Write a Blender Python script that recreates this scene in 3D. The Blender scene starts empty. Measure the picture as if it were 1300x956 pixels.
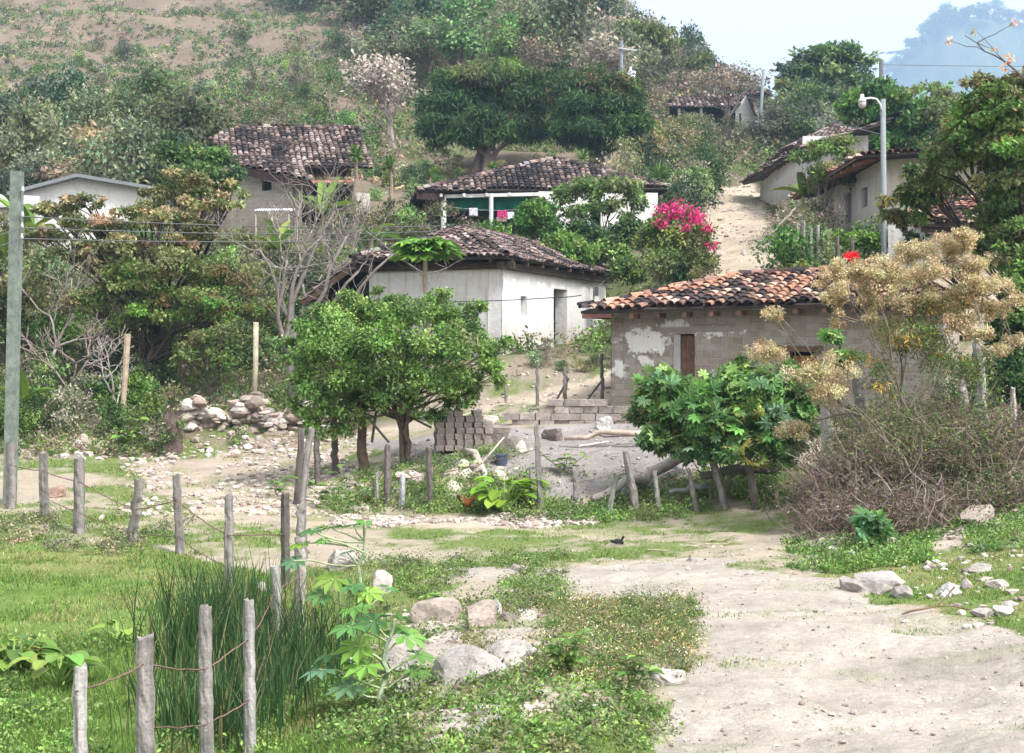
import bpy, math, random
import numpy as np
rng = np.random.default_rng(7)
random.seed(7)
R = math.radians
FPX, CX, HY, EYE = 1805.0, 650.0, 430.0, 3.3      # lens in photo pixels, centre column, horizon row, eye height
sc = bpy.context.scene
COL = sc.collection

def P(px, py, d):
    return np.array([(px-CX)*d/FPX, d, EYE-(py-HY)*d/FPX])

# ------------------------------------------------------------------ noise
def _h(ix, iy, s):
    ix = (np.asarray(ix, np.int64) & 0xffffffff).astype(np.uint64); iy = (np.asarray(iy, np.int64) & 0xffffffff).astype(np.uint64)
    n = (ix*np.uint64(374761393) + iy*np.uint64(668265263) + np.uint64(s*974711+13)) & np.uint64(0xffffffff)
    n = ((n ^ (n >> np.uint64(13)))*np.uint64(1274126177)) & np.uint64(0xffffffff)
    n = (n ^ (n >> np.uint64(16))) & np.uint64(0xffffff)
    return n.astype(np.float64)/0xffffff
def vn(x, y, s=0):
    x = np.asarray(x, float); y = np.asarray(y, float)
    ix = np.floor(x); iy = np.floor(y); fx = x-ix; fy = y-iy
    ix = ix.astype(np.int64); iy = iy.astype(np.int64)
    fx = fx*fx*(3-2*fx); fy = fy*fy*(3-2*fy)
    a = _h(ix, iy, s); b = _h(ix+1, iy, s); c = _h(ix, iy+1, s); d = _h(ix+1, iy+1, s)
    return (a*(1-fx)+b*fx)*(1-fy)+(c*(1-fx)+d*fx)*fy
def fbm(x, y, s=0, o=4):
    v = 0; a = .5; t = 0
    for i in range(o):
        v = v+a*vn(x, y, s+i*7); t += a; x = x*2.03+11.3; y = y*2.03+5.7; a *= .5
    return v/t

# ------------------------------------------------------------------ terrain
TPX = np.array([-300, 0, 150, 300, 450, 600, 700, 800, 900, 1000, 1100, 1200, 1300, 1600], float)
TT = """-60 1.7 1.7 1.7 1.7 1.7 1.7 1.7 1.7 1.7 1.7 1.7 1.7 1.7 1.7
4 1.7 1.7 1.7 1.7 1.7 1.7 1.7 1.7 1.7 1.7 1.7 1.7 1.7 1.7
6.5 1 .8 .7 .7 .8 .9 .9 .9 .9 .9 .9 .9 1 1.2
8.5 .3 .2 .1 .1 .3 .5 .5 .45 .4 .4 .4 .4 .5 .8
11 0 0 0 -.15 .1 .45 .4 .3 .25 .25 .25 .3 .4 .6
14 0 0 0 -.2 0 .3 .35 .3 .25 .25 .25 .3 .4 .7
17 0 0 0 -.2 -.05 .1 .2 .25 .25 .25 .25 .35 .5 .8
20 .05 .05 0 -.1 0 .05 .1 .1 .15 .2 .25 .4 .6 1
22.5 .05 .05 0 -.02 0 .03 .05 .05 .1 .15 .3 .5 .8 1.2
24 .1 .1 0 0 0 0 0 0 .05 .1 .6 1 1.2 1.6
27 .2 .15 .05 .05 .05 .05 .1 .05 .2 .4 1.1 1.4 1.6 2
29 .3 .2 .1 .1 .3 .85 .85 .8 .8 .9 1.25 1.5 1.8 2.3
32 .4 .25 .15 .15 .55 1.25 1.3 1.35 1.5 1.5 1.5 1.8 2 2.6
35 .5 .3 .25 .3 .8 1.35 1.5 1.5 1.5 1.5 1.5 1.9 2.3 3
38 1.2 .9 .9 1.4 1.1 1.6 1.9 2.1 2 2 2.2 2.8 3 3.6
41 1.9 1.7 1.8 1.9 1.8 2.7 2.8 2.5 3 3.2 3.5 4 4 4.5
45 2.7 2.6 2.6 2.7 2.8 3 3 3 5 5 5.2 5.2 5.2 5.5
50 4 4 4 4 3.5 3 3.1 3.4 5.8 6.2 6.6 7 7 7
56 6 6 5.8 5.8 5.5 4.5 4.3 4.8 6.6 7.3 7 7 7 8
62 6.6 6.5 6.5 7.5 7.3 7 7 7.2 7.8 8.3 7.5 7.5 8 9
70 8 8.5 8.5 9.2 9 8.6 8.4 8.4 9.2 9.5 9 9 9 10
80 11 11 11 11 11.5 11.5 11.5 11.5 10.6 11 11 11 11 12
92 14 14 14 14.5 14.5 14.5 14.5 14.5 13.5 13 13 13 13 14
110 18 18 18 18.5 19 19 19 18 18 17 16 16 15 16
135 25 25 25 25 26 26 26 24.5 23 21 19 18 17 17
170 36 36 36 36 37 37 36 34 29 26 22 20 19 18
220 55 55 55 54 54 53 50 46 39 31 25 22 20 18
300 88 88 86 82 80 78 72 64 50 38 28 22 20 18
420 130 130 125 118 112 108 100 84 62 44 30 22 18 15
700 200 200 190 175 160 150 135 105 70 45 30 20 15 12
1600 200 200 190 175 160 150 135 105 60 35 20 15 12 10"""
TT = np.array([[float(v) for v in r.split()] for r in TT.split('\n')])
TD, TZ = TT[:, 0], TT[:, 1:]
def _warp(d): return np.log(np.maximum(np.asarray(d, float), -55)+60.0)*0+np.where(np.asarray(d) > 8, np.log(np.maximum(d, 8)/8.0), (np.asarray(d, float)-8)/40.)
_fw = np.linspace(_warp(np.array(-60.)), _warp(np.array(1600.)), 700)
_fp = np.linspace(-300, 1600, 200)
_tmp = np.array([np.interp(_fw, _warp(TD), TZ[:, j]) for j in range(len(TPX))])          # (14,700)
_FZ = np.array([np.interp(_fp, TPX, _tmp[:, i]) for i in range(700)])                      # (700,200)
def _blur(A, r, ax):
    k = np.exp(-np.linspace(-2, 2, 2*r+1)**2); k /= k.sum()
    A = np.moveaxis(A, ax, 0); Pd = np.concatenate([np.repeat(A[:1], r, 0), A, np.repeat(A[-1:], r, 0)])
    out = sum(k[i]*Pd[i:i+len(A)] for i in range(2*r+1)); return np.moveaxis(out, 0, ax)
_FZ = _blur(_blur(_FZ, 3, 0), 5, 1)
def H(x, y, rough=True):
    x = np.asarray(x, float); y = np.asarray(y, float)
    px = CX+FPX*x/np.maximum(y, 8.0)
    a = np.clip((_warp(y)-_fw[0])/(_fw[1]-_fw[0]), 0, 698.99); b = np.clip((px+300)/(_fp[1]-_fp[0]), 0, 198.99)
    i = a.astype(int); j = b.astype(int); fa = a-i; fb = b-j
    z = (_FZ[i, j]*(1-fb)+_FZ[i, j+1]*fb)*(1-fa)+(_FZ[i+1, j]*(1-fb)+_FZ[i+1, j+1]*fb)*fa
    if rough:
        z = z+(fbm(x*.9, y*.9, 3, 4)-.5)*.16+(fbm(x*.12, y*.12, 9, 4)-.5)*np.clip((y-60)/60, 0, 1)*5.0
        bank = np.clip((px-1010)/60, 0, 1)*np.clip((y-21)/1.5, 0, 1)*np.clip((27-y)/3, 0, 1)
        z = z+bank*(fbm(x*2.2, y*2.2, 17, 4)-.45)*.8
    return z
def G(px, py, lo=8.5, hi=400):
    """ground point seen at this pixel, searched between two distances"""
    d = np.geomspace(lo, hi, 900); x = (px-CX)*d/FPX
    q = HY-(H(x, d)-EYE)*FPX/d
    k = np.where(q <= py)[0]
    k = k[0] if len(k) else len(d)-1
    return np.array([x[k], d[k], float(H(x[k], d[k]))])
def on(px, d, dz=0):
    x = (px-CX)*d/FPX
    return np.array([x, d, float(H(x, d))+dz])

# ------------------------------------------------------------------ meshes
def mk(name, V, F, C=None, mat=None, parent=None, origin=None, smooth=False, uv=None, midx=None, **props):
    V = np.asarray(V, np.float32).reshape(-1, 3)
    if origin is not None: V = V-np.asarray(origin, np.float32)
    me = bpy.data.meshes.new(name)
    Fs = [np.asarray(f, np.int32) for f in (F if isinstance(F, list) else [F]) if len(f)]
    nl = sum(f.size for f in Fs); nf = sum(len(f) for f in Fs)
    me.vertices.add(len(V)); me.vertices.foreach_set('co', V.ravel())
    me.loops.add(nl); me.loops.foreach_set('vertex_index', np.concatenate([f.ravel() for f in Fs]))
    tot = np.concatenate([np.full(len(f), f.shape[1], np.int32) for f in Fs])
    me.polygons.add(nf); me.polygons.foreach_set('loop_start', np.concatenate([[0], np.cumsum(tot)[:-1]]).astype(np.int32))
    me.polygons.foreach_set('loop_total', tot)
    me.polygons.foreach_set('use_smooth', np.full(nf, smooth, bool))
    if midx is not None: me.polygons.foreach_set('material_index', np.asarray(midx, np.int32))
    me.update(calc_edges=True); me.validate()
    if C is not None:
        C = np.asarray(C, np.float32)
        if C.ndim == 1: C = np.tile(C, (len(V), 1))
        at = me.color_attributes.new('Col', 'FLOAT_COLOR', 'POINT')
        at.data.foreach_set('color', np.concatenate([C[:, :3], np.ones((len(V), 1), np.float32)], 1).ravel())
    if uv is not None:
        at = me.attributes.new('wuv', 'FLOAT_VECTOR', 'POINT'); at.data.foreach_set('vector', np.asarray(uv, np.float32).ravel())
    for m in (mat if isinstance(mat, list) else [mat]):
        if m is not None: me.materials.append(m)
    o = bpy.data.objects.new(name, me); COL.objects.link(o)
    if origin is not None: o.location = [float(v) for v in origin]
    if parent is not None:
        o.parent = parent
        o.location = (0, 0, 0)
        if origin is None: o.location = [-v for v in parent.location]
        else: o.location = [float(a)-float(b) for a, b in zip(origin, parent.location)]
    for k, v in props.items(): o[k] = v
    return o
def thing(name, label, cat, loc, group=None):
    o = bpy.data.objects.new(name, None); COL.objects.link(o); o.location = [float(v) for v in loc]
    o.empty_display_size = .2
    o['label'] = label; o['category'] = cat
    if group: o['group'] = group
    return o
def copy_tree(o, loc, scale=1, rz=0, **props):
    r = o.copy(); COL.objects.link(r); r.location = [float(v) for v in loc]; r.rotation_euler = (0, 0, rz)
    r.scale = (scale,)*3 if np.isscalar(scale) else scale
    for k, v in props.items(): r[k] = v
    for ch in o.children:
        c = ch.copy(); COL.objects.link(c); c.parent = r
        for g in ch.children:
            e = g.copy(); COL.objects.link(e); e.parent = c
    return r

class MB:
    def __init__(s): s.V = []; s.F = {}; s.C = []; s.U = []; s.n = 0
    def add(s, V, F, C=(.5, .5, .5), U=None):
        V = np.asarray(V, float).reshape(-1, 3); C = np.asarray(C, float)
        if C.ndim == 1: C = np.tile(C[:3], (len(V), 1))
        for f in (F if isinstance(F, list) else [F]):
            f = np.asarray(f)
            if len(f): s.F.setdefault(f.shape[1], []).append(f+s.n)
        s.V.append(V); s.C.append(C[:, :3]); s.U.append(np.zeros((len(V), 3)) if U is None else np.asarray(U, float)); s.n += len(V)
        return s
    def box(s, c, size, rz=0, C=(.5, .5, .5), rx=0, ry=0, jit=0):
        v = np.array([[x, y, z] for z in (-.5, .5) for y in (-.5, .5) for x in (-.5, .5)])
        if jit: v = v+rng.normal(0, jit, v.shape)
        v = v*np.array(size); v = rot(v, rx, ry, rz)+np.array(c)
        return s.add(v, BOXF, C)
    def beam(s, a, b, w, h, C=(.5, .5, .5)):
        a = np.array(a, float); b = np.array(b, float); t = b-a; L = np.linalg.norm(t); t /= L
        up = np.array([0, 0, 1.]) if abs(t[2]) < .95 else np.array([1., 0, 0])
        n = np.cross(t, up); n /= np.linalg.norm(n); u = np.cross(n, t)
        v = [p+n*sx*w/2+u*sz*h/2 for p in (a, b) for sz in (-1, 1) for sx in (-1, 1)]
        return s.add(v, BOXF, C)
    def tube(s, path, r, n=7, C=(.5, .5, .5), cap=True):
        V, F = tube(path, r, n)
        s.add(V, F, C)
        if cap:
            k = len(V)//n
            base = s.n-len(V)
            for ring in (0, k-1):
                idx = np.arange(n)+base+ring*n
                s.F.setdefault(n, []).append((idx[::-1] if ring == 0 else idx)[None])
        return s
    def build(s, name, mat=None, parent=None, origin=None, smooth=False, **props):
        o = mk(name, np.concatenate(s.V), [np.concatenate(f) for f in s.F.values()], np.concatenate(s.C), mat, parent, origin, smooth, np.concatenate(s.U), **props)
        if getattr(s, 'ridge', None): adopt(s.ridge.build('ridge_tiles', mat, parent), o)
        return o
def adopt(child, sibling):
    """make one part of a thing a sub-part of another"""
    child.parent = sibling; child.location = (0, 0, 0); return child
BOXF = np.array([[0, 2, 3, 1], [4, 5, 7, 6], [0, 1, 5, 4], [2, 6, 7, 3], [0, 4, 6, 2], [1, 3, 7, 5]])
def rot(v, rx=0, ry=0, rz=0):
    v = np.asarray(v, float)
    if rx: c, q = math.cos(rx), math.sin(rx); v = v@np.array([[1, 0, 0], [0, c, q], [0, -q, c]])
    if ry: c, q = math.cos(ry), math.sin(ry); v = v@np.array([[c, 0, -q], [0, 1, 0], [q, 0, c]])
    if rz: c, q = math.cos(rz), math.sin(rz); v = v@np.array([[c, q, 0], [-q, c, 0], [0, 0, 1]])
    return v
def tube(path, r, n=7):
    path = np.asarray(path, float); k = len(path); r = np.broadcast_to(np.asarray(r, float), (k,))
    t = np.gradient(path, axis=0); t /= np.linalg.norm(t, axis=1)[:, None]+1e-9
    up = np.array([0, 0, 1.]) if abs(t[:, 2]).mean() < .8 else np.array([0, 1., 0])
    a = np.cross(t, up); a /= np.linalg.norm(a, axis=1)[:, None]+1e-9; b = np.cross(a, t)
    th = np.linspace(0, 2*np.pi, n, endpoint=False)
    V = path[:, None]+r[:, None, None]*(np.cos(th)[None, :, None]*a[:, None]+np.sin(th)[None, :, None]*b[:, None])
    i = np.arange(k-1)[:, None]*n; j = np.arange(n)[None]; j2 = (j+1) % n
    F = np.stack([i+j, i+j2, i+n+j2, i+n+j], -1).reshape(-1, 4)
    return V.reshape(-1, 3), F
def curve(a, b, bend=.15, n=7, droop=0):
    a = np.array(a, float); b = np.array(b, float); L = np.linalg.norm(b-a)
    m = (a+b)/2+rng.normal(0, bend*L, 3)+np.array([0, 0, droop*L]); t = np.linspace(0, 1, n)[:, None]
    p = (1-t)**2*a+2*t*(1-t)*m+t*t*b
    p[1:-1] += rng.normal(0, .018*L, (n-2, 3))
    return p
def unit(v): return v/(np.linalg.norm(v, axis=-1, keepdims=True)+1e-9)
def inst(tV, tF, pos, ax, nr, size, C):
    """template (x = axis, y = side, z = normal) copied to every pos"""
    ax = unit(ax); y = unit(np.cross(nr, ax)); z = np.cross(ax, y)
    size = np.broadcast_to(np.asarray(size, float).reshape(-1, 1) if np.ndim(size) < 2 else size, (len(pos), 3 if np.ndim(size) == 2 else 1))
    S = size if size.shape[1] == 3 else np.repeat(size, 3, 1)
    V = pos[:, None]+tV[None, :, 0:1]*S[:, None, 0:1]*ax[:, None]+tV[None, :, 1:2]*S[:, None, 1:2]*y[:, None]+tV[None, :, 2:3]*S[:, None, 2:3]*z[:, None]
    k = len(tV); F = (tF[None]+(np.arange(len(pos))*k)[:, None, None]).reshape(-1, tF.shape[1])
    Cc = np.repeat(C, k, 0) if np.ndim(C) == 2 else np.tile(C, (len(V)*k, 1))
    return V.reshape(-1, 3), F, Cc
LEAF = (np.array([[0, 0, 0], [.45, .26, .05], [1, 0, -.06], [.45, -.26, .05]]), np.array([[0, 3, 2, 1]]))
SLIM = (np.array([[0, 0, 0], [.4, .11, .03], [1, 0, -.1], [.4, -.11, .03]]), np.array([[0, 3, 2, 1]]))
BIGL = (np.array([[0, 0, 0], [.3, .2, .06], [.35, 0, 0], [.3, -.2, .06], [.7, .17, 0], [.72, 0, -.06], [.7, -.17, 0], [1, 0, -.2]]),
        np.array([[0, 2, 1], [0, 3, 2], [1, 2, 5], [1, 5, 4], [2, 3, 6], [2, 6, 5], [4, 5, 7], [5, 6, 7]]))
def _palm(n=7):
    v = [[0, 0, 0]]; f = []
    for i in range(n):
        a = -2.3+4.6*i/(n-1); L = 1-.25*abs(i-(n-1)/2)/((n-1)/2)
        for da, l, h in ((-.33, .6, 0), (0, L, -.16), (.33, .6, 0)):
            v.append([.1+l*math.cos(a+da), l*math.sin(a+da), h])
        k = 1+3*i; f += [[0, k, k+1, k+2]]
    return np.array(v), np.array(f)
PALM = _palm()
def pick(pal, n, w=None, jit=.16, hue=.06):
    pal = np.asarray(pal, float); i = rng.choice(len(pal), n, p=w)
    return pal[i]*(1+rng.normal(0, jit, (n, 1))).clip(.45, 1.7)*(1+rng.normal(0, hue, (n, 3)))
# ------------------------------------------------------------------ materials
def mat(name, rough=.9, spec=.25, bump=None, attr=True, color=None, var=None, translucent=0, objvar=0, metal=0, extra=None):
    m = bpy.data.materials.new(name); m.use_nodes = True; nt = m.node_tree; N = nt.nodes; L = nt.links
    b = N['Principled BSDF']; out = N['Material Output']
    b.inputs['Roughness'].default_value = rough; b.inputs['Specular IOR Level'].default_value = spec; b.inputs['Metallic'].default_value = metal
    tc = N.new('ShaderNodeTexCoord')
    if attr:
        a = N.new('ShaderNodeAttribute'); a.attribute_name = 'Col'; c = a.outputs['Color']
    else:
        r = N.new('ShaderNodeRGB'); r.outputs[0].default_value = (*color, 1); c = r.outputs[0]
    for (scale, amt, det) in (var or []):
        n = N.new('ShaderNodeTexNoise'); n.inputs['Scale'].default_value = scale; n.inputs['Detail'].default_value = det; n.inputs['Roughness'].default_value = .65
        L.new(tc.outputs['Object'], n.inputs['Vector'])
        mr = N.new('ShaderNodeMapRange'); mr.inputs[1].default_value = .3; mr.inputs[2].default_value = .7; mr.inputs[3].default_value = 1-amt; mr.inputs[4].default_value = 1+amt
        L.new(n.outputs[0], mr.inputs[0])
        v = N.new('ShaderNodeVectorMath'); v.operation = 'SCALE'; L.new(c, v.inputs[0]); L.new(mr.outputs[0], v.inputs['Scale']); c = v.outputs[0]
    if objvar:
        oi = N.new('ShaderNodeObjectInfo'); hs = N.new('ShaderNodeHueSaturation')
        for k, (lo, hi), mul in (('Hue', (.5-.03*objvar, .5+.03*objvar), 1), ('Value', (1-.45*objvar, 1+.45*objvar), 7.31), ('Saturation', (1-.4*objvar, 1+.2*objvar), 3.77)):
            mm = N.new('ShaderNodeMath'); mm.operation = 'MULTIPLY'; mm.inputs[1].default_value = mul; L.new(oi.outputs['Random'], mm.inputs[0])
            fr = N.new('ShaderNodeMath'); fr.operation = 'FRACT'; L.new(mm.outputs[0], fr.inputs[0])
            mr = N.new('ShaderNodeMapRange'); mr.inputs[3].default_value = lo; mr.inputs[4].default_value = hi; L.new(fr.outputs[0], mr.inputs[0]); L.new(mr.outputs[0], hs.inputs[k])
        L.new(c, hs.inputs['Color']); c = hs.outputs[0]
    if extra: c = extra(nt, c, tc)
    L.new(c, b.inputs['Base Color'])
    if bump:
        prev = None
        for (scale, dist, det) in bump:
            n = N.new('ShaderNodeTexNoise'); n.inputs['Scale'].default_value = scale; n.inputs['Detail'].default_value = det; n.inputs['Roughness'].default_value = .7
            L.new(tc.outputs['Object'], n.inputs['Vector'])
            bp = N.new('ShaderNodeBump'); bp.inputs['Distance'].default_value = dist; bp.inputs['Strength'].default_value = 1
            L.new(n.outputs[0], bp.inputs['Height'])
            if prev is not None: L.new(prev.outputs[0], bp.inputs['Normal'])
            prev = bp
        L.new(prev.outputs[0], b.inputs['Normal'])
    if translucent:
        tr = N.new('ShaderNodeBsdfTranslucent'); L.new(c, tr.inputs['Color'])
        mx = N.new('ShaderNodeMixShader'); mx.inputs[0].default_value = translucent
        L.new(b.outputs[0], mx.inputs[1]); L.new(tr.outputs[0], mx.inputs[2]); L.new(mx.outputs[0], out.inputs[0])
    return m
M_leaf = mat('foliage', .6, .3, translucent=.32)
M_leafv = mat('foliage_varied', .65, .2, translucent=.28, objvar=1)
M_bark = mat('bark', .95, .1, var=[(9, .3, 4)], bump=[(14, .02, 4)])
M_wood = mat('weathered_wood', .9, .15, var=[(6, .35, 5), (40, .2, 3)], bump=[(30, .012, 4)])
M_rock = mat('limestone', .95, .15, var=[(2.2, .22, 6), (14, .22, 5)], bump=[(5, .05, 8), (30, .01, 5)])
M_clay = mat('clay_tile', .9, .12, var=[(11, .28, 4)], bump=[(30, .006, 4)])
M_metal = mat('painted_metal', .5, .5, var=[(4, .1, 3)])
M_rust = mat('rusty_sheet', .8, .2, var=[(2.5, .3, 6), (18, .2, 4)])
M_cloth = mat('cloth', .9, .1)
M_conc = mat('concrete', .9, .2, var=[(5, .14, 5)], bump=[(40, .003, 3)])
M_dark = mat('interior_shade', .95, .05, attr=False, color=(.02, .018, .016))  # near-black colour stands in for the shade inside rooms and porches
M_petal = mat('petals', .6, .2, translucent=.3)

def wall_mat(name, base, stain, patch=None, brick=None):
    """plaster or adobe, coordinates along the wall and up (wuv): x metres along, y metres above floor, z a seed"""
    m = bpy.data.materials.new(name); m.use_nodes = True; nt = m.node_tree; N = nt.nodes; L = nt.links; b = N['Principled BSDF']
    b.inputs['Roughness'].default_value = .95; b.inputs['Specular IOR Level'].default_value = .12
    at = N.new('ShaderNodeAttribute'); at.attribute_name = 'wuv'; u = at.outputs['Vector']
    def noise(s, det=5, ro=.65, sc3=None):
        n = N.new('ShaderNodeTexNoise'); n.inputs['Scale'].default_value = s; n.inputs['Detail'].default_value = det; n.inputs['Roughness'].default_value = ro
        if sc3:
            mp = N.new('ShaderNodeMapping'); mp.inputs['Scale'].default_value = sc3; L.new(u, mp.inputs[0]); L.new(mp.outputs[0], n.inputs['Vector'])
        else: L.new(u, n.inputs['Vector'])
        return n.outputs[0]
    def ramp(v, lo, hi, a=0, c=1):
        r = N.new('ShaderNodeMapRange'); r.inputs[1].default_value = lo; r.inputs[2].default_value = hi; r.inputs[3].default_value = a; r.inputs[4].default_value = c; L.new(v, r.inputs[0]); return r.outputs[0]
    def mix(f, a, c):
        x = N.new('ShaderNodeMix'); x.data_type = 'RGBA'
        L.new(f, x.inputs[0])
        for s, v in ((6, a), (7, c)):
            if isinstance(v, tuple): x.inputs[s].default_value = (*v, 1)
            else: L.new(v, x.inputs[s])
        return x.outputs[2]
    def mul(a, c):
        x = N.new('ShaderNodeMath'); x.operation = 'MULTIPLY'; L.new(a, x.inputs[0])
        if isinstance(c, float): x.inputs[1].default_value = c
        else: L.new(c, x.inputs[1])
        return x.outputs[0]
    sep = N.new('ShaderNodeSeparateXYZ'); L.new(u, sep.inputs[0])
    c = mix(ramp(noise(1.3, 6), .35, .7), base, tuple(v*.86 for v in base))
    c = mix(ramp(noise(7, 6), .45, .75, 0, .5), c, tuple(v*.7 for v in base))
    height = None
    if brick:
        bt = N.new('ShaderNodeTexBrick'); dn = N.new('ShaderNodeTexNoise'); dn.inputs['Scale'].default_value = 1.7; dn.inputs['Detail'].default_value = 4; L.new(u, dn.inputs['Vector']); dm = N.new('ShaderNodeVectorMath'); dm.operation = 'MULTIPLY_ADD'; L.new(dn.outputs['Color'], dm.inputs[0]); dm.inputs[1].default_value = (.09, .07, 0); L.new(u, dm.inputs[2]); L.new(dm.outputs[0], bt.inputs['Vector'])
        bt.inputs['Scale'].default_value = 1; bt.inputs['Brick Width'].default_value = brick[0]; bt.inputs['Row Height'].default_value = brick[1]
        bt.inputs['Mortar Size'].default_value = .013; bt.inputs['Mortar Smooth'].default_value = .4
        bt.inputs['Color1'].default_value = (*brick[2], 1); bt.inputs['Color2'].default_value = (*brick[3], 1); bt.inputs['Mortar'].default_value = (*brick[4], 1); bt.inputs['Bias'].default_value = -.05
        bc = mix(ramp(noise(9, 6), .3, .75, 0, .55), bt.outputs[0], tuple(v*.55 for v in brick[2]))
        bc = mix(ramp(noise(.9, 4), .5, .7, 0, .5), bc, brick[5])
        height = ramp(bt.outputs[1], 0, 1, 1, 0)
        if patch:   # plaster left only in patches
            mk_ = patch(nt, u, sep, noise, ramp, mul)
            c = mix(mk_, bc, (.78, .76, .74))
            hh = N.new('ShaderNodeMath'); hh.operation = 'MAXIMUM'; L.new(height, hh.inputs[0]); L.new(mul(mk_, 1.6), hh.inputs[1]); height = hh.outputs[0]
        else: c = bc
    # dirt splashed up from the ground, and rain streaks under the eaves
    low = mul(ramp(sep.outputs[1], .05, 1.15, 1, 0), ramp(noise(2.2, 6), .33, .62))
    c = mix(mul(low, .85), c, stain)
    st = mul(ramp(noise(3.0, 4, .6, (2.2, .25, 1)), .52, .78), .5)
    c = mix(st, c, tuple(v*.75 for v in stain))
    L.new(c, b.inputs['Base Color'])
    bp = N.new('ShaderNodeBump'); bp.inputs['Distance'].default_value = .03; L.new(noise(6, 8), bp.inputs['Height'])
    if height is not None:
        b2 = N.new('ShaderNodeBump'); b2.inputs['Distance'].default_value = .02; L.new(height, b2.inputs['Height']); L.new(bp.outputs[0], b2.inputs['Normal']); bp = b2
    L.new(bp.outputs[0], b.inputs['Normal'])
    return m
M_white = wall_mat('whitewash', (.72, .7, .69), (.36, .27, .2))
M_whitegrey = wall_mat('worn_or_shaded_whitewash', (.68, .66, .66), (.33, .26, .2))
M_cream = wall_mat('cream_plaster', (.72, .66, .59), (.4, .3, .2))
M_pale = wall_mat('pale_adobe', (.6, .54, .48), (.3, .23, .17), brick=(.4, .16, (.6, .54, .48), (.52, .46, .4), (.64, .6, .54), (.57, .52, .46)))
def _patch(nt, u, sep, noise, ramp, mul):
    # plaster left high on the wall beside its left corner, and flakes of it to the right of the door
    N = nt.nodes; L = nt.links
    def blob(cx, cy, rx, ry):
        mp = N.new('ShaderNodeMapping'); mp.inputs['Location'].default_value = (-cx/rx, -cy/ry, 0); mp.inputs['Scale'].default_value = (1/rx, 1/ry, 0)
        L.new(u, mp.inputs[0]); le = N.new('ShaderNodeVectorMath'); le.operation = 'LENGTH'; L.new(mp.outputs[0], le.inputs[0]); return le.outputs['Value']
    def mx(a, c):
        x = N.new('ShaderNodeMath'); x.operation = 'MAXIMUM'; L.new(a, x.inputs[0]); L.new(c, x.inputs[1]); return x.outputs[0]
    def test(bl, k):
        s = N.new('ShaderNodeMath'); s.operation = 'MULTIPLY_ADD'; L.new(noise(4.5, 7, .7), s.inputs[0]); s.inputs[1].default_value = -3.2
        s.inputs[2].default_value = 0; a = N.new('ShaderNodeMath'); a.operation = 'ADD'; L.new(s.outputs[0], a.inputs[0]); L.new(bl, a.inputs[1])
        return ramp(a.outputs[0], -k, -k-.12)
    big = mx(test(blob(.85, 1.75, .62, .34), .62), test(blob(.85, 1.3, .3, .3), .95))
    fl = mx(test(blob(2.6, 2.0, 1.0, .3), 1.15), test(blob(1.6, 2.1, .5, .3), .9))
    return mx(big, mx(fl, test(blob(.2, 1.1, .35, .4), 1.0)))
M_adobe = wall_mat('adobe_block_wall', (.3, .26, .22), (.28, .23, .19), patch=_patch,
                   brick=(.25, .158, (.43, .385, .36), (.25, .18, .125), (.47, .43, .41), (.4, .365, .35)))
M_block = wall_mat('mud_blocks', (.3, .26, .22), (.25, .2, .17), brick=(.36, .15, (.27, .24, .225), (.22, .19, .17), (.2, .175, .16), (.29, .26, .25)))

# ------------------------------------------------------------------ ground sheet
def pip(px, py, poly):
    poly = np.array(poly, float); r = np.zeros(np.shape(px), bool); n = len(poly)
    for i in range(n):
        x1, y1 = poly[i]; x2, y2 = poly[(i+1) % n]
        c = ((y1 > py) != (y2 > py)) & (px < (x2-x1)*(py-y1)/((y2-y1) if y2 != y1 else 1e-9)+x1); r ^= c
    return r
# outlines on the ground sheet: (distance range, colour, outline)
ZONES = [
 ('field', 8, 24, (.12, .19, .045), [(-400, 696), (0, 690), (150, 694), (300, 715), (440, 760), (520, 800), (560, 1100), (-400, 1100)]),
 ('track', 21, 44, (.36, .3, .24), [(160, 600), (300, 575), (420, 562), (450, 548), (540, 540), (600, 536), (560, 558), (450, 572), (405, 588), (345, 615), (385, 640), (480, 636), (600, 655), (700, 668), (800, 676), (760, 690), (560, 668), (430, 664), (330, 668), (240, 652), (215, 625)]),
 ('yard', 26, 36, (.25, .225, .215), [(430, 560), (560, 556), (640, 540), (900, 530), (1000, 560), (850, 610), (720, 632), (640, 622), (560, 592)]),
 ('lane', 34, 46, (.38, .32, .25), [(560, 532), (640, 510), (720, 486), (772, 472), (860, 468), (860, 515), (640, 517)]),
 ('road', 8, 24, (.345, .305, .268), [(690, 722), (745, 712), (870, 716), (1000, 716), (1060, 738), (1180, 785), (1330, 820), (1500, 1200), (700, 1200), (880, 880), (920, 835), (870, 785), (770, 752), (640, 738), (560, 722), (600, 716)]),
 ('lane', 42, 130, (.36, .3, .23), [(880, 400), (895, 300), (888, 262), (925, 234), (955, 228), (968, 250), (975, 285), (1000, 330), (1020, 380), (1000, 400)]),
 ('bank', 18, 30, (.36, .3, .255), [(1020, 655), (1100, 560), (1300, 500), (1600, 480), (1600, 720), (1300, 690), (1180, 696), (1080, 700), (1030, 690)]),
 ('field', 13, 21.5, (.14, .2, .06), [(1040, 722), (1085, 706), (1200, 700), (1500, 690), (1500, 850), (1330, 812), (1240, 792), (1190, 778), (1100, 752)]),
 ('outcrop', 9, 17, (.4, .35, .31), [(500, 900), (540, 800), (590, 760), (680, 770), (640, 830), (720, 880), (600, 1000)]),
]
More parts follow.
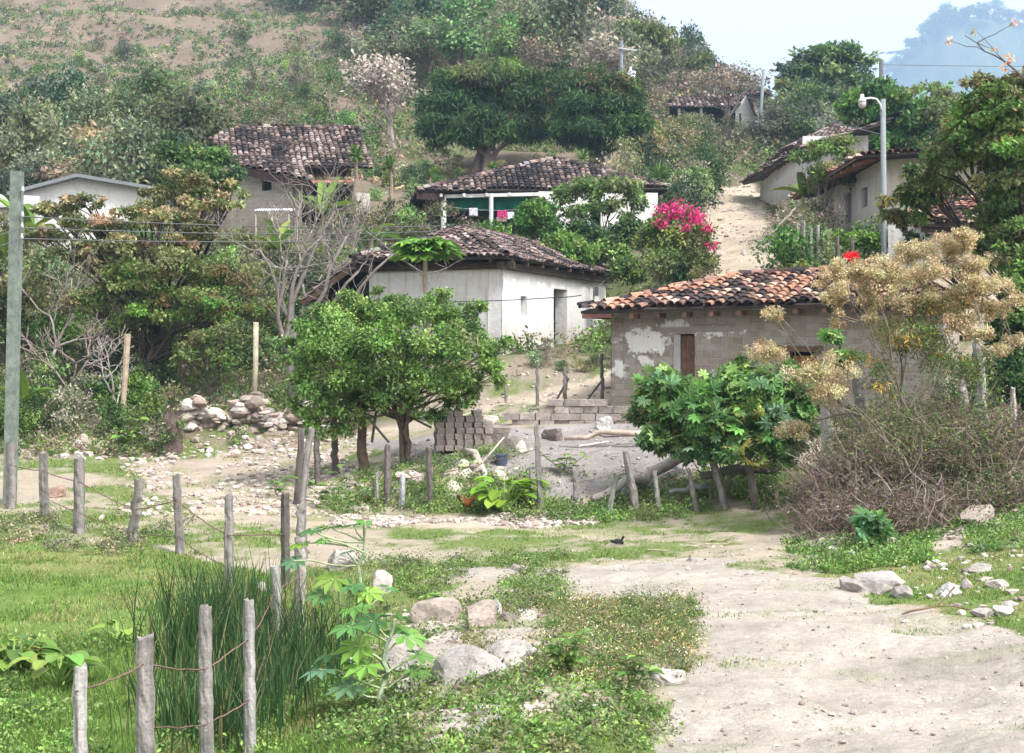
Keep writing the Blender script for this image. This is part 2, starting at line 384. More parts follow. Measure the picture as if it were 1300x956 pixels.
def zone_cover(x, y):
    """colour and grass density of the ground at each point"""
    px = CX+FPX*x/np.maximum(y, 8.0); z = H(x, y, False); py = HY-(z-EYE)*FPX/np.maximum(y, 1)
    k = np.clip(14/np.maximum(y, 8), .2, 1.2)
    wx = px+(fbm(x*.8, y*.8, 21)-.5)*110*k; wy = py+(fbm(x*.8, y*.8, 22)-.5)*46*k
    n1 = fbm(x*.7, y*.7, 31); n2 = fbm(x*3.1, y*3.1, 32, 3)
    g = np.clip((n1-.42)*5+(n2-.5)*2.5, 0, 1)[..., None]
    dirt = np.array([.33, .28, .22]); green = np.array([.13, .17, .055])
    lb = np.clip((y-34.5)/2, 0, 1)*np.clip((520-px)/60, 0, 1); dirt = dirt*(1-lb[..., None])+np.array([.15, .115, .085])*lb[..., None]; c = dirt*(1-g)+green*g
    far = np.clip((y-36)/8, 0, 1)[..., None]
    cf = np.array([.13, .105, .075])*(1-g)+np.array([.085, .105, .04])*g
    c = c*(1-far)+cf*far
    grass = g[..., 0].copy()
    grass *= (1-far[..., 0])
    # ploughed upper slope: bare reddish soil
    soil = np.clip((y-86)/14, 0, 1)*np.clip((505-(y-100)*.30-px+(n1-.5)*200)/40, 0, 1)*np.clip((400-y)/20, 0, 1)
    soil = np.maximum(soil, np.clip((y-70)/5, 0, 1)*np.clip((96-y)/5, 0, 1)*np.clip((px-220)/40, 0, 1)*np.clip((860-px)/40, 0, 1)*.8)[..., None]
    sc_ = np.array([.18, .138, .105])*(.6+.8*fbm(x*.25, y*.25, 33, 5)[..., None])
    c = c*(1-soil)+sc_*soil
    for nm, lo, hi, col, poly in ZONES:
        m = pip(wx, wy, poly) & (y > lo) & (y < hi)
        if not m.any(): continue
        cc = np.array(col)*(1+(n2[m]-.5)[:, None]*.3+(fbm(x[m]*.5, y[m]*1.6, 44, 4)-.5)[:, None]*.45)
        if nm == 'field':
            gg = np.clip((n1[m]-.3)*4, 0, 1)[:, None]; cc = np.array([.2, .2, .08])*(1-gg)+cc*gg; grass[m] = 1
        elif nm in ('track', 'road', 'bank', 'outcrop'):
            t = np.clip((fbm(x[m]*.9, y[m]*2.2, 41)-(.6 if nm == 'road' else .52))*12, 0, 1)*(1 if nm != 'bank' else .4)
            k_ = .22 if nm == 'road' else .55; cc = cc*(1-t[:, None]*k_)+np.array([.2, .22, .09])*t[:, None]*k_; grass[m] = t*(.4 if nm == 'road' else .55)
        else: grass[m] = 0
        c[m] = cc
    return c, grass, px, py
def build_ground():
    d = np.concatenate([np.linspace(-60, 6, 30), np.arange(6.3, 10, .25), 10*np.exp(np.arange(0, math.log(30/10), .0055)), 30*np.exp(np.arange(.006, math.log(110/30), .009)), 110*np.exp(np.arange(.01, math.log(2700/110), .025))])
    px = np.concatenate([np.linspace(-6000, -400, 24)[:-1], np.arange(-400, 1700, 6.0), np.linspace(1700, 7300, 24)])
    PX, D = np.meshgrid(px, d); X = (PX-CX)/FPX*np.maximum(D, 8); Y = D
    Z = H(X, Y)
    c, g, qx, qy = zone_cover(X, Y)
    near = (Y > 9) & (Y < 30)
    Z = Z+np.where(near, (fbm(X*5, Y*5, 51, 3)-.5)*.05, 0)
    n, m = X.shape; i = np.arange(n-1)[:, None]*m; j = np.arange(m-1)[None]
    F = np.stack([i+j, i+j+1, i+m+j+1, i+m+j], -1).reshape(-1, 4)
    mg = mat('earth', .97, .1, var=[(.9, .1, 5), (9, .16, 6), (60, .2, 4)], bump=[(4, .05, 6), (35, .012, 5)])
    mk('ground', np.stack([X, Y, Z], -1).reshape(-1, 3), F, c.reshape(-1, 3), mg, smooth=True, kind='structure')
build_ground()

# hazy mountain far behind, right
def build_mountain():
    PXs = np.linspace(900, 2300, 260); Ds = np.linspace(1900, 2680, 90)
    ridge = np.interp(PXs, [900, 1080, 1112, 1130, 1150, 1165, 1185, 1220, 1262, 1290, 1330, 1450, 1700, 2300], [240, 150, 122, 98, 64, 52, 30, 24, 20, 26, 34, 10, 60, 240])
    zr = EYE+(HY-ridge)*2300/FPX
    X = (PXs[None]-CX)/FPX*2300*np.ones((90, 1)); Y = np.repeat(Ds[:, None], 260, 1)
    t = np.clip(1-np.abs(Y-2300)/np.where(Y < 2300, 400., 380.), 0, 1)
    Z = zr[None]*t**.8-(1-t)*6+(fbm(X*.009, Y*.009, 61, 5)-.5)*60*np.minimum(1, t*1.5)*np.clip((1-t)*5, .12, 1)+(fbm(X*.05, Y*.05, 62, 3)-.5)*24
    n, m = X.shape; i = np.arange(n-1)[:, None]*m; j = np.arange(m-1)[None]
    F = np.stack([i+j, i+j+1, i+m+j+1, i+m+j], -1).reshape(-1, 4)
    g = fbm(X*.05, Y*.05, 63)[..., None]
    C = np.array([.05, .085, .045])*(1-g)+np.array([.12, .13, .07])*g
    mk('mountain', np.stack([X, Y, Z], -1).reshape(-1, 3), F, C.reshape(-1, 3), mat('mountain_forest', .95, .1, var=[(.05, .3, 6)], bump=[(.2, 3, 5)]), smooth=True, kind='structure')
    return lambda px: (((px-CX)/FPX*2300), 2300., float(np.interp(px, PXs, zr)))
mount_top = build_mountain()

# ------------------------------------------------------------------ camera, light, air
cam = bpy.data.cameras.new('camera'); co = bpy.data.objects.new('camera', cam); COL.objects.link(co); sc.camera = co
co.location = (0, 0, EYE); co.rotation_euler = (R(90), 0, 0); cam.sensor_width = 36; cam.lens = 36*FPX/1300; cam.shift_y = -(956/2-HY)/1300; cam.clip_end = 12000
SUN_EL, SUN_AZ = 55, 132      # elevation; azimuth clockwise from the view direction (+Y)
w = bpy.data.worlds.new('World'); sc.world = w; w.use_nodes = True; nt = w.node_tree
sky = nt.nodes.new('ShaderNodeTexSky'); sky.sky_type = 'NISHITA'; sky.sun_disc = False
sky.sun_elevation = R(SUN_EL); sky.sun_rotation = R(SUN_AZ); sky.dust_density = 4; sky.air_density = 1.0; sky.ozone_density = 1
hs = nt.nodes.new('ShaderNodeHueSaturation'); hs.inputs['Saturation'].default_value = .08; nt.links.new(sky.outputs[0], hs.inputs['Color'])
nt.links.new(hs.outputs[0], nt.nodes['Background'].inputs[0]); nt.nodes['Background'].inputs[1].default_value = .15
sl = bpy.data.lights.new('sun', 'SUN'); so = bpy.data.objects.new('sun', sl); COL.objects.link(so); sl.energy = 1.9; sl.angle = R(10); sl.color = (1, .97, .93)
from mathutils import Vector
sd = Vector((math.cos(R(SUN_EL))*math.sin(R(SUN_AZ)), math.cos(R(SUN_EL))*math.cos(R(SUN_AZ)), math.sin(R(SUN_EL))))
so.rotation_euler = sd.to_track_quat('Z', 'Y').to_euler()
sc.view_settings.view_transform = 'Standard'; sc.view_settings.look = 'None'; sc.view_settings.gamma = 1; sc.view_settings.exposure = 1.3
hb = MB(); hb.box((800, 1340, 255), (12000, 2900, 570))
hz = hb.build('haze', None, kind='stuff', label='pale blue haze lying over the valley')
hm = bpy.data.materials.new('haze'); hm.use_nodes = True; hn = hm.node_tree; hn.nodes.remove(hn.nodes['Principled BSDF'])
pv = hn.nodes.new('ShaderNodeVolumePrincipled'); pv.inputs['Color'].default_value = (.5, .71, 1, 1); pv.inputs['Density'].default_value = .00036; pv.inputs['Anisotropy'].default_value = 0
hn.links.new(pv.outputs[0], hn.nodes['Material Output'].inputs['Volume']); hz.data.materials.clear(); hz.data.materials.append(hm)
sc.cycles.max_bounces = 6; sc.cycles.diffuse_bounces = 3; sc.cycles.glossy_bounces = 2; sc.cycles.transmission_bounces = 4; sc.cycles.transparent_max_bounces = 6; sc.cycles.volume_bounces = 1
# ------------------------------------------------------------------ buildings
def plane_pts(a, b, c, pix):
    n = np.cross(b-a, c-a); o = np.array([0, 0, EYE]); out = []
    for (px, py) in pix:
        r = np.array([(px-CX)/FPX, 1, -(py-HY)/FPX]); out.append(o+r*(n@(a-o))/(n@r))
    return out
CLAY_DARK = [(.03, .026, .03), (.045, .037, .04), (.075, .06, .06), (.15, .11, .1), (.22, .165, .145), (.1, .07, .062), (.28, .23, .215)]
CLAY_RED = [(.34, .18, .125), (.28, .15, .11), (.4, .26, .195), (.07, .05, .048), (.04, .034, .036), (.24, .14, .11), (.44, .33, .27), (.16, .1, .085), (.05, .04, .042)]
def tiles(mb, poly, pal, w=.21, l=.27, sag=.07, seed=0, grad=None, rad=.098):
    """clay barrel tiles laid in columns down the slope of a planar polygon, on a thin deck"""
    poly = np.array(poly, float); n = np.cross(poly[1]-poly[0], poly[2]-poly[0]); n = unit(n); n = n if n[2] > 0 else -n
    o = poly[0]; up = np.array([0, 0, 1.])-n*n[2]; u = unit(up); e = np.cross(u, n)
    q = np.stack([(poly-o)@e, (poly-o)@u], 1)
    f = lambda p: (fbm(p[:, 0]*.45+seed, p[:, 1]*.45+p[:, 2], 71+seed, 3)-.5)*sag*2
    # deck (channel tiles), sunk a little, as a fan polygon with thickness
    top = poly-n*.02; bot = poly-n*.09; k = len(poly)
    mb.add(np.concatenate([top, bot]), [np.arange(k)[None] if True else None, (np.arange(k)[::-1]+k)[None], np.array([[i, (i+1) % k, (i+1) % k+k, i+k] for i in range(k)])], np.array([.05, .04, .035]))
    a0, a1 = q[:, 0].min()-w, q[:, 0].max()+w; b0, b1 = q[:, 1].min(), q[:, 1].max()
    A = np.arange(a0, a1, w); B = np.arange(b0-.04, b1, l)
    AA, BB = np.meshgrid(A, B, indexing='ij'); AA = AA+rng.normal(0, .008, AA.shape)+(fbm(AA*.5, BB*.3, 75+seed)-.5)*.12; BB = BB+rng.normal(0, .015, AA.shape)+rng.normal(0, .03, (len(A), 1))
    cq = q.mean(0); qs = cq+(q-cq)*1.0
    m = pip(AA.ravel(), BB.ravel()+l*.5, qs)
    a = AA.ravel()[m]; b = BB.ravel()[m]; N_ = len(a)
    th = np.linspace(.12, np.pi-.12, 6)
    L = l*1.3; prof = []
    for (bb, r, hh) in ((0, rad, .035), (L, rad*.8, .0)):
        prof += [[math.cos(t)*r, bb, math.sin(t)*r*.85+hh] for t in th]
    for t in th: prof.append([math.cos(t)*rad*.84, .002, math.sin(t)*rad*.66+.035])   # inner lip so the clay has thickness
    prof = np.array(prof)
    F = [[i, i+1, i+7, i+6] for i in range(5)]+[[i, i+12, i+13, i+1] for i in range(5)]
    an = rng.normal(0, .05, N_); s = 1+rng.normal(0, .05, N_)
    X = prof[None, :, 0]*s[:, None]; Y = np.repeat(prof[None, :, 1], N_, 0)
    X2 = a[:, None]+X*np.cos(an)[:, None]-Y*np.sin(an)[:, None]; Y2 = b[:, None]+X*np.sin(an)[:, None]+Y*np.cos(an)[:, None]
    Z2 = prof[None, :, 2]+rng.normal(0, .008, (N_, 1))
    V = o+X2[..., None]*e+Y2[..., None]*u+Z2[..., None]*n
    V = V.reshape(-1, 3); V = V+n*f(V)[:, None]
    p = np.asarray(pal); pn = fbm(a*1.3+seed*3, b*.5, 77+seed, 3)
    idx = np.clip((pn*len(p)*1.7-len(p)*.35+rng.normal(0, 1.25, N_)), 0, len(p)-1).astype(int)
    C = p[idx]*(1+rng.normal(0, .15, (N_, 1))).clip(.5, 1.5)
    if grad is not None: C = C*grad
    C = np.repeat(C, 18, 0)
    mb.add(V, (np.array(F)[None]+(np.arange(N_)*18)[:, None, None]).reshape(-1, 4), C)
def ridge_caps(mb, a, b, pal, step=.32, r=.12):
    if not hasattr(mb, 'ridge'): mb.ridge = MB()
    mb = mb.ridge; a, b = np.array(a), np.array(b); n = max(1, int(np.linalg.norm(b-a)/step)); t = unit(b-a); side = unit(np.cross(t, [0, 0, 1])); up = np.cross(side, t)
    th = np.linspace(0, np.pi, 6); C = pick(pal, n)
    for i in range(n):
        p = a+(b-a)*i/n; q = a+(b-a)*(i+1.25)/n; j = rng.normal(0, .012, 3)
        V = [p+j+side*math.cos(x)*r+up*(math.sin(x)*r+.045) for x in th]+[q+j+side*math.cos(x)*r*.85+up*(math.sin(x)*r*.85+.03) for x in th]
        mb.add(V, np.array([[k, k+1, k+7, k+6] for k in range(5)]), np.abs(C[i]))
def wall(mb, p0, p1, z0, z1, th=.3, holes=(), z1b=None, seed=0, cell=.4, rough=.025, floor=None, C=(.5, .5, .5)):
    """wall face from p0 to p1 (x, y), outside on the right-hand side walking p0 -> p1; holes (s0, s1, za, zb) with reveals"""
    p0 = np.array(p0[:2], float); p1 = np.array(p1[:2], float); L = np.linalg.norm(p1-p0); t = (p1-p0)/L; nin = np.array([-t[1], t[0]])
    z1b = z1 if z1b is None else z1b; floor = z0 if floor is None else floor
    S = sorted({0, L, *[v for h in holes for v in h[:2]]}); Zs = sorted({0., 1., *[(v-z0)/(z1-z0) for h in holes for v in h[2:4]]})
    def fill(a, c, tol=1e-6):
        out = []
        for i in range(len(a)-1):
            k = max(1, int(math.ceil((a[i+1]-a[i])/c))); out += list(np.linspace(a[i], a[i+1], k+1)[:-1])
        return np.array(out+[a[-1]])
    s = fill(S, cell); q = fill(Zs, cell/(z1-z0)); ns, nz = len(s), len(q)
    SS, QQ = np.meshgrid(s, q, indexing='ij'); top = z1+(z1b-z1)*SS/L; ZZ = z0+QQ*(z1-z0)
    qh = max([(h[3]-z0)/(z1-z0) for h in holes]+[0.]); ZZ = np.where(QQ > qh, z0+(z1-z0)*qh+(QQ-qh)/(1-qh+1e-9)*(top-z0-(z1-z0)*qh), ZZ)
    keep = np.ones((ns-1, nz-1), bool); sm = (s[:-1]+s[1:])/2; zm = z0+(q[:-1]+q[1:])/2*(z1-z0)
    for h in holes: keep &= ~((sm[:, None] > h[0]) & (sm[:, None] < h[1]) & (zm[None] > h[2]) & (zm[None] < h[3]))
    def layer(off, jit):
        x = p0[0]+t[0]*SS+nin[0]*off; y = p0[1]+t[1]*SS+nin[1]*off
        if jit: d = (fbm(SS*1.1+seed*9, ZZ*1.1, 81+seed, 3)-.5)*2*rough; x = x+nin[0]*d; y = y+nin[1]*d
        return np.stack([x, y, ZZ], -1).reshape(-1, 3)
    idx = np.arange(ns*nz).reshape(ns, nz)
    fq = np.stack([idx[:-1, :-1], idx[1:, :-1], idx[1:, 1:], idx[:-1, 1:]], -1)
    U = np.stack([SS, ZZ-floor, np.full_like(SS, seed*3.7)], -1).reshape(-1, 3)
    mb.add(layer(0, True), fq[keep].reshape(-1, 4), C, U); mb.add(layer(th, False), fq[keep][:, ::-1].reshape(-1, 4), C, U)
    for (a, b, za, zb) in holes:
        def pt(ss, zz, off): return [p0[0]+t[0]*ss+nin[0]*off, p0[1]+t[1]*ss+nin[1]*off, zz]
        for (c1, c2) in (((a, za), (a, zb)), ((a, zb), (b, zb)), ((b, zb), (b, za)), ((b, za), (a, za))):
            V = [pt(*c1, .0), pt(*c2, .0), pt(*c2, th), pt(*c1, th)]
            mb.add(V, np.array([[0, 1, 2, 3]]), C, [[c[0]+o, c[1]-floor, seed*3.7] for c, o in ((c1, 0), (c2, 0), (c2, th), (c1, th))])
    V = [[p0[0]+nin[0]*o, p0[1]+nin[1]*o, z1] for o in (0, th)]+[[p1[0]+nin[0]*o, p1[1]+nin[1]*o, z1b] for o in (th, 0)]
    mb.add(V, np.array([[0, 3, 2, 1]]), C, [[0, z1-floor, 0]]*4)
def leaf_panel(name, parent, p0, p1, s0, s1, za, zb, inset, color, boards=4, m=None, origin=None):
    """a door leaf or shutter of upright boards standing in a wall opening"""
    p0 = np.array(p0[:2], float); p1 = np.array(p1[:2], float); t = (p1-p0)/np.linalg.norm(p1-p0); nin = np.array([-t[1], t[0]]); mb = MB()
    rz = math.atan2(t[1], t[0]); wd = (s1-s0)/boards
    for i in range(boards):
        c = p0+t*(s0+wd*(i+.5))+nin*(inset+rng.normal(0, .004))
        mb.box((c[0], c[1], (za+zb)/2), (wd*.95, .035, (zb-za)*.99), rz, np.array(color)*(1+rng.normal(0, .15)))
    return mb.build(name, m or M_wood, parent)
def rafters(parent, eave_a, eave_b, n, inward, length, color, w=.09, drop=.14, off=.04):
    a, b = np.array(eave_a), np.array(eave_b); iv = np.array(inward, float)
    for i in range(n):
        p = a+(b-a)*(i+.5)/n+np.array([0, 0, -drop]); mb = MB()
        mb.beam(p+iv*off, p+iv*length, w, w*1.1, np.array(color)*(1+rng.normal(0, .12))); mb.build('rafter', M_wood, parent)
def lerp(a, b, t): return np.array(a)+(np.array(b)-np.array(a))*t
def holes_px(p0, p1, lst):
    """openings given as pixel columns and heights, found along the wall p0 -> p1"""
    out = []; p0 = np.array(p0[:2], float); p1 = np.array(p1[:2], float); L = np.linalg.norm(p1-p0); t = (p1-p0)/L
    for (a, b, ya, yb) in lst:
        s = []
        for px in (a, b):
            k = (px-CX)/FPX; s.append((k*p0[1]-p0[0])/(t[0]-k*t[1]))
        d = p0[1]+t[1]*(s[0]+s[1])/2
        out.append((s[0], s[1], EYE-(yb-HY)*d/FPX, EYE-(ya-HY)*d/FPX))
    return out
def dark_room(parent, pts, z0, z1):  # closed box behind the openings, the room's shade painted near-black
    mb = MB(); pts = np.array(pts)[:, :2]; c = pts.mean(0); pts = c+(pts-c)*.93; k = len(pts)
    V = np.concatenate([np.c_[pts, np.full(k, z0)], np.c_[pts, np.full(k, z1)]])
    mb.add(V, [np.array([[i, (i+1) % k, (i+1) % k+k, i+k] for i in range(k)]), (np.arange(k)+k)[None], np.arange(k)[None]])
    return mb.build('shade_box', M_dark, parent)

# --- the white house in the middle
def house_white():
    c0 = P(637, 338, 42); c1 = P(769, 357, 53); c2 = P(469, 342, 43.9); z0 = 2.3
    zt = c0[2]; c3 = c1+(c2-c0)
    root = thing('adobe_house', 'whitewashed house with dark tiled hip roof and tall narrow doorway, centre of the village', 'house', (c0[0], c0[1], 2.9))
    h = holes_px(c0, c1, [(661, 668.5, 376, 400), (703, 720, 367, 444)])
    mb = MB(); wall(mb, c0, c1, z0, zt, .42, h, z1b=c1[2], seed=1, floor=2.9); wall(mb, c1, c3, z0, c1[2], .3, seed=3, floor=2.9); wall(mb, c3, c2, z0, zt, .3, seed=4, floor=2.9)
    mb.build('wall', M_white, root)
    mb = MB(); wall(mb, c2, c0, z0, c2[2], .3, z1b=zt, seed=2, floor=2.6); mb.build('wall', M_whitegrey, root, label='rougher plastered side wall, its shade put into a greyer whitewash')  # wall turned from the sun: its shade is painted as greyer whitewash
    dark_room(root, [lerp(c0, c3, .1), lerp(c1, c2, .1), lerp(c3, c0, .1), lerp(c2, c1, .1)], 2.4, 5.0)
    d = leaf_panel('door', root, c0, c1, h[1][0]+.02, h[1][0]+(h[1][1]-h[1][0])*.42, h[1][2]+.02, h[1][3]-.04, .3, (.1, .07, .055), 2)
    E0, E1, E2 = P(642, 325, 41.3), P(446, 329, 43.4), P(791, 348, 54); E3 = E1+(E2-E0)
    R0, R1 = P(588, 291, 45.6), P(672, 308, 52)
    mb = MB()
    tiles(mb, [E1, E0, R0], CLAY_DARK, seed=1, sag=.12); 
    tiles(mb, [E0, E2, plane_pts(E0, E2, R0, [(672, 308)])[0], R0], CLAY_DARK, seed=2, sag=.12)
    tiles(mb, [E3, E1, R0, R1], CLAY_DARK, seed=3); tiles(mb, [E2, E3, R1], CLAY_DARK, seed=4)
    ridge_caps(mb, E0, R0, CLAY_DARK); ridge_caps(mb, R1, R0, CLAY_DARK); ridge_caps(mb, E1, R0, CLAY_DARK); ridge_caps(mb, E2, R1, CLAY_DARK)
    mb.build('roof', M_clay, root)
    # wall plate beams under the eaves
    for a, b, q in ((c0, c1, .15), (c2, c0, .12)):
        m2 = MB(); t = unit(b-a); n = np.cross(t, [0, 0, 1]); m2.beam(a-t*.45+n*.08+[0, 0, .02], b+t*.45+n*.08+[0, 0, .02], .16, .2, (.06, .045, .035)); m2.build('eave_beam', M_wood, root)
    n = unit(np.array([(c1-c0)[1], -(c1-c0)[0], 0])); rafters(root, E0-[0, 0, .02], E2, 9, -n, .8, (.16, .12, .09), .09, .12)
    n = unit(np.array([(c0-c2)[1], -(c0-c2)[0], 0])); rafters(root, E1, E0, 5, -n, .8, (.06, .045, .035), .08, .12)
    # electricity bracket by the far corner
    mb = MB(); q = lerp(c0, c1, .86); n = unit(np.array([(c1-c0)[1], -(c1-c0)[0], 0])); q = q+n*.1; q[2] = EYE+60*q[1]/FPX; mb.box(q, (.14, .12, .34), 0, (.08, .08, .085)); mb.tube([q+[0, 0, .15], q+[.2, .1, .3], q+[.5, .5, .55]], .015, 5, (.1, .1, .1)); mb.build('meter_box', M_metal, root)
    # lean-to: low tiled rake on the left, dark inside
    r2 = thing('lean_to', 'low tiled lean-to with a dark open inside against the left end of the white house', 'shed', (c2[0]-1, c2[1]+.4, 2.6))
    a, b = P(452, 331, 44.2), P(384, 382, 44.6); a2, b2 = a+[.5, 3.5, 0], b+[.5, 3.5, 0]
    mb = MB(); tiles(mb, [b, b2, a2, a], CLAY_DARK, seed=6, sag=.1); mb.build('roof', M_clay, r2)
    mb = MB(); mb.beam(a-[0, 0, .14], b-[0, 0, .12], .1, .16, (.09, .06, .045)); mb.build('beam', M_wood, r2)
    mb = MB(); q = P(385, 388, 45); wall(mb, P(383, 386, 44.9), P(416, 390, 44.9), 2.2, q[2], .3, seed=5, floor=2.4); mb.build('wall', M_whitegrey, r2)
    mb = MB(); wall(mb, P(400, 386, 46.6), P(480, 390, 46.6), 2.2, 5.2, .1, seed=5); mb.build('back_wall', M_dark, r2)  # shade inside the lean-to is put into this wall's near-black colour
    for px in (420, 436): mb = MB(); p = P(px, 380, 44.7); mb.tube([[p[0], p[1], 2.2], [p[0]+.05, p[1], 5.1 if px > 430 else 4.7]], .05, 6, (.08, .06, .05)); mb.build('post', M_wood, r2)
house_white()

# --- the bare adobe house at the front right
def house_adobe():
    z0 = 1.15; f = 1.45
    a = P(776, 0, 34.0); b = P(1186, 0, 31.0); zt = 3.93; zb = 4.06
    t = unit(np.array([b[0]-a[0], b[1]-a[1], 0])); n = np.array([-t[1], t[0], 0]); W = 4.8
    c = b+n*W; d = a+n*W
    root = thing('adobe_house', 'bare adobe block house with white plaster patches, red tiled roof and a plank door', 'house', (a[0], a[1], f))
    h = holes_px(a, b, [(854.5, 882, 424, 492), (1003, 1036, 446, 476)])
    mb = MB(); wall(mb, a, b, z0, zt, .35, h, z1b=zb, seed=0, floor=f+.02, rough=.04, cell=.3); wall(mb, d, a, z0, zt, .3, seed=2, floor=f); wall(mb, c, d, z0, zt, .3, seed=3, floor=f); wall(mb, b, c, z0, zb, .3, seed=4, floor=f)
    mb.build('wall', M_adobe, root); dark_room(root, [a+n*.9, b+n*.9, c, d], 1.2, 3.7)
    dr = leaf_panel('door', root, a, b, h[0][0]+.1, h[0][1]-.02, h[0][2], h[0][3]-.03, .2, (.17, .095, .075), 5)
    mb = MB(); p = lerp(a, b, 0); s = h[0]
    def at(ss, off, z): q = a+t*ss+n*off; return np.array([q[0], q[1], z])
    mb.beam(at(s[0]+.04, .1, s[2]), at(s[0]+.04, .1, s[3]), .09, .2, (.42, .41, .42)); mb.build('door_frame', M_conc, root)
    lt = MB(); lt.beam(at(s[0]-.28, -.012, s[3]+.09), at(s[1]+.9, -.012, s[3]+.12), .03, .13, (.3, .27, .25)); lt.build('lintel', M_conc, root)
    s = h[1]; lt = MB(); lt.beam(at(s[0]-.3, -.03, s[3]+.07), at(s[1]+.14, -.03, s[3]+.04), .12, .13, (.13, .085, .06)); lt.build('lintel', M_wood, root)
    leaf_panel('window_shutter', root, a, b, s[0]+.02, s[1]-.02, s[2], s[3]-.1, .16, (.3, .15, .06), 3)
    EL, ER = P(737, 394, 33.4), P(1203, 380, 30.2); BL, BR = EL+n*5.8, ER+n*5.8
    RL, RR = P(938, 351, 35.1), P(1112, 341, 33.6)
    pf = plane_pts(EL, ER, RL, [(1112, 341)])[0]
    mb = MB(); kw = dict(w=.235, rad=.112, l=.3, sag=.1)
    tiles(mb, [EL, ER, pf, RL], CLAY_RED, seed=5, **kw); tiles(mb, [BL, EL, RL], CLAY_RED, seed=6, **kw); tiles(mb, [BR, BL, RL, pf], CLAY_RED, seed=7, **kw); tiles(mb, [ER, BR, pf], CLAY_RED, seed=8, **kw)
    ridge_caps(mb, EL, RL, CLAY_RED); ridge_caps(mb, RL, pf, CLAY_RED); ridge_caps(mb, ER, pf, CLAY_RED)
    mb.build('roof', M_clay, root)
    m2 = MB(); m2.beam(EL+t*.05+n*.06-[0, 0, .14], EL+t*.75+n*.1-[0, 0, .13], .1, .1, (.2, .1, .08)); m2.build('eave_board', M_wood, root)
    m2 = MB(); m2.beam(EL+n*.1+t*.05-[0, 0, .14], BL-[0, 0, .14], .1, .1, (.2, .1, .08)); m2.build('eave_board', M_wood, root)
    rafters(root, EL+t*.9, ER-t*.4, 11, n, .6, (.2, .12, .09), .1, .15, .08)
house_adobe()

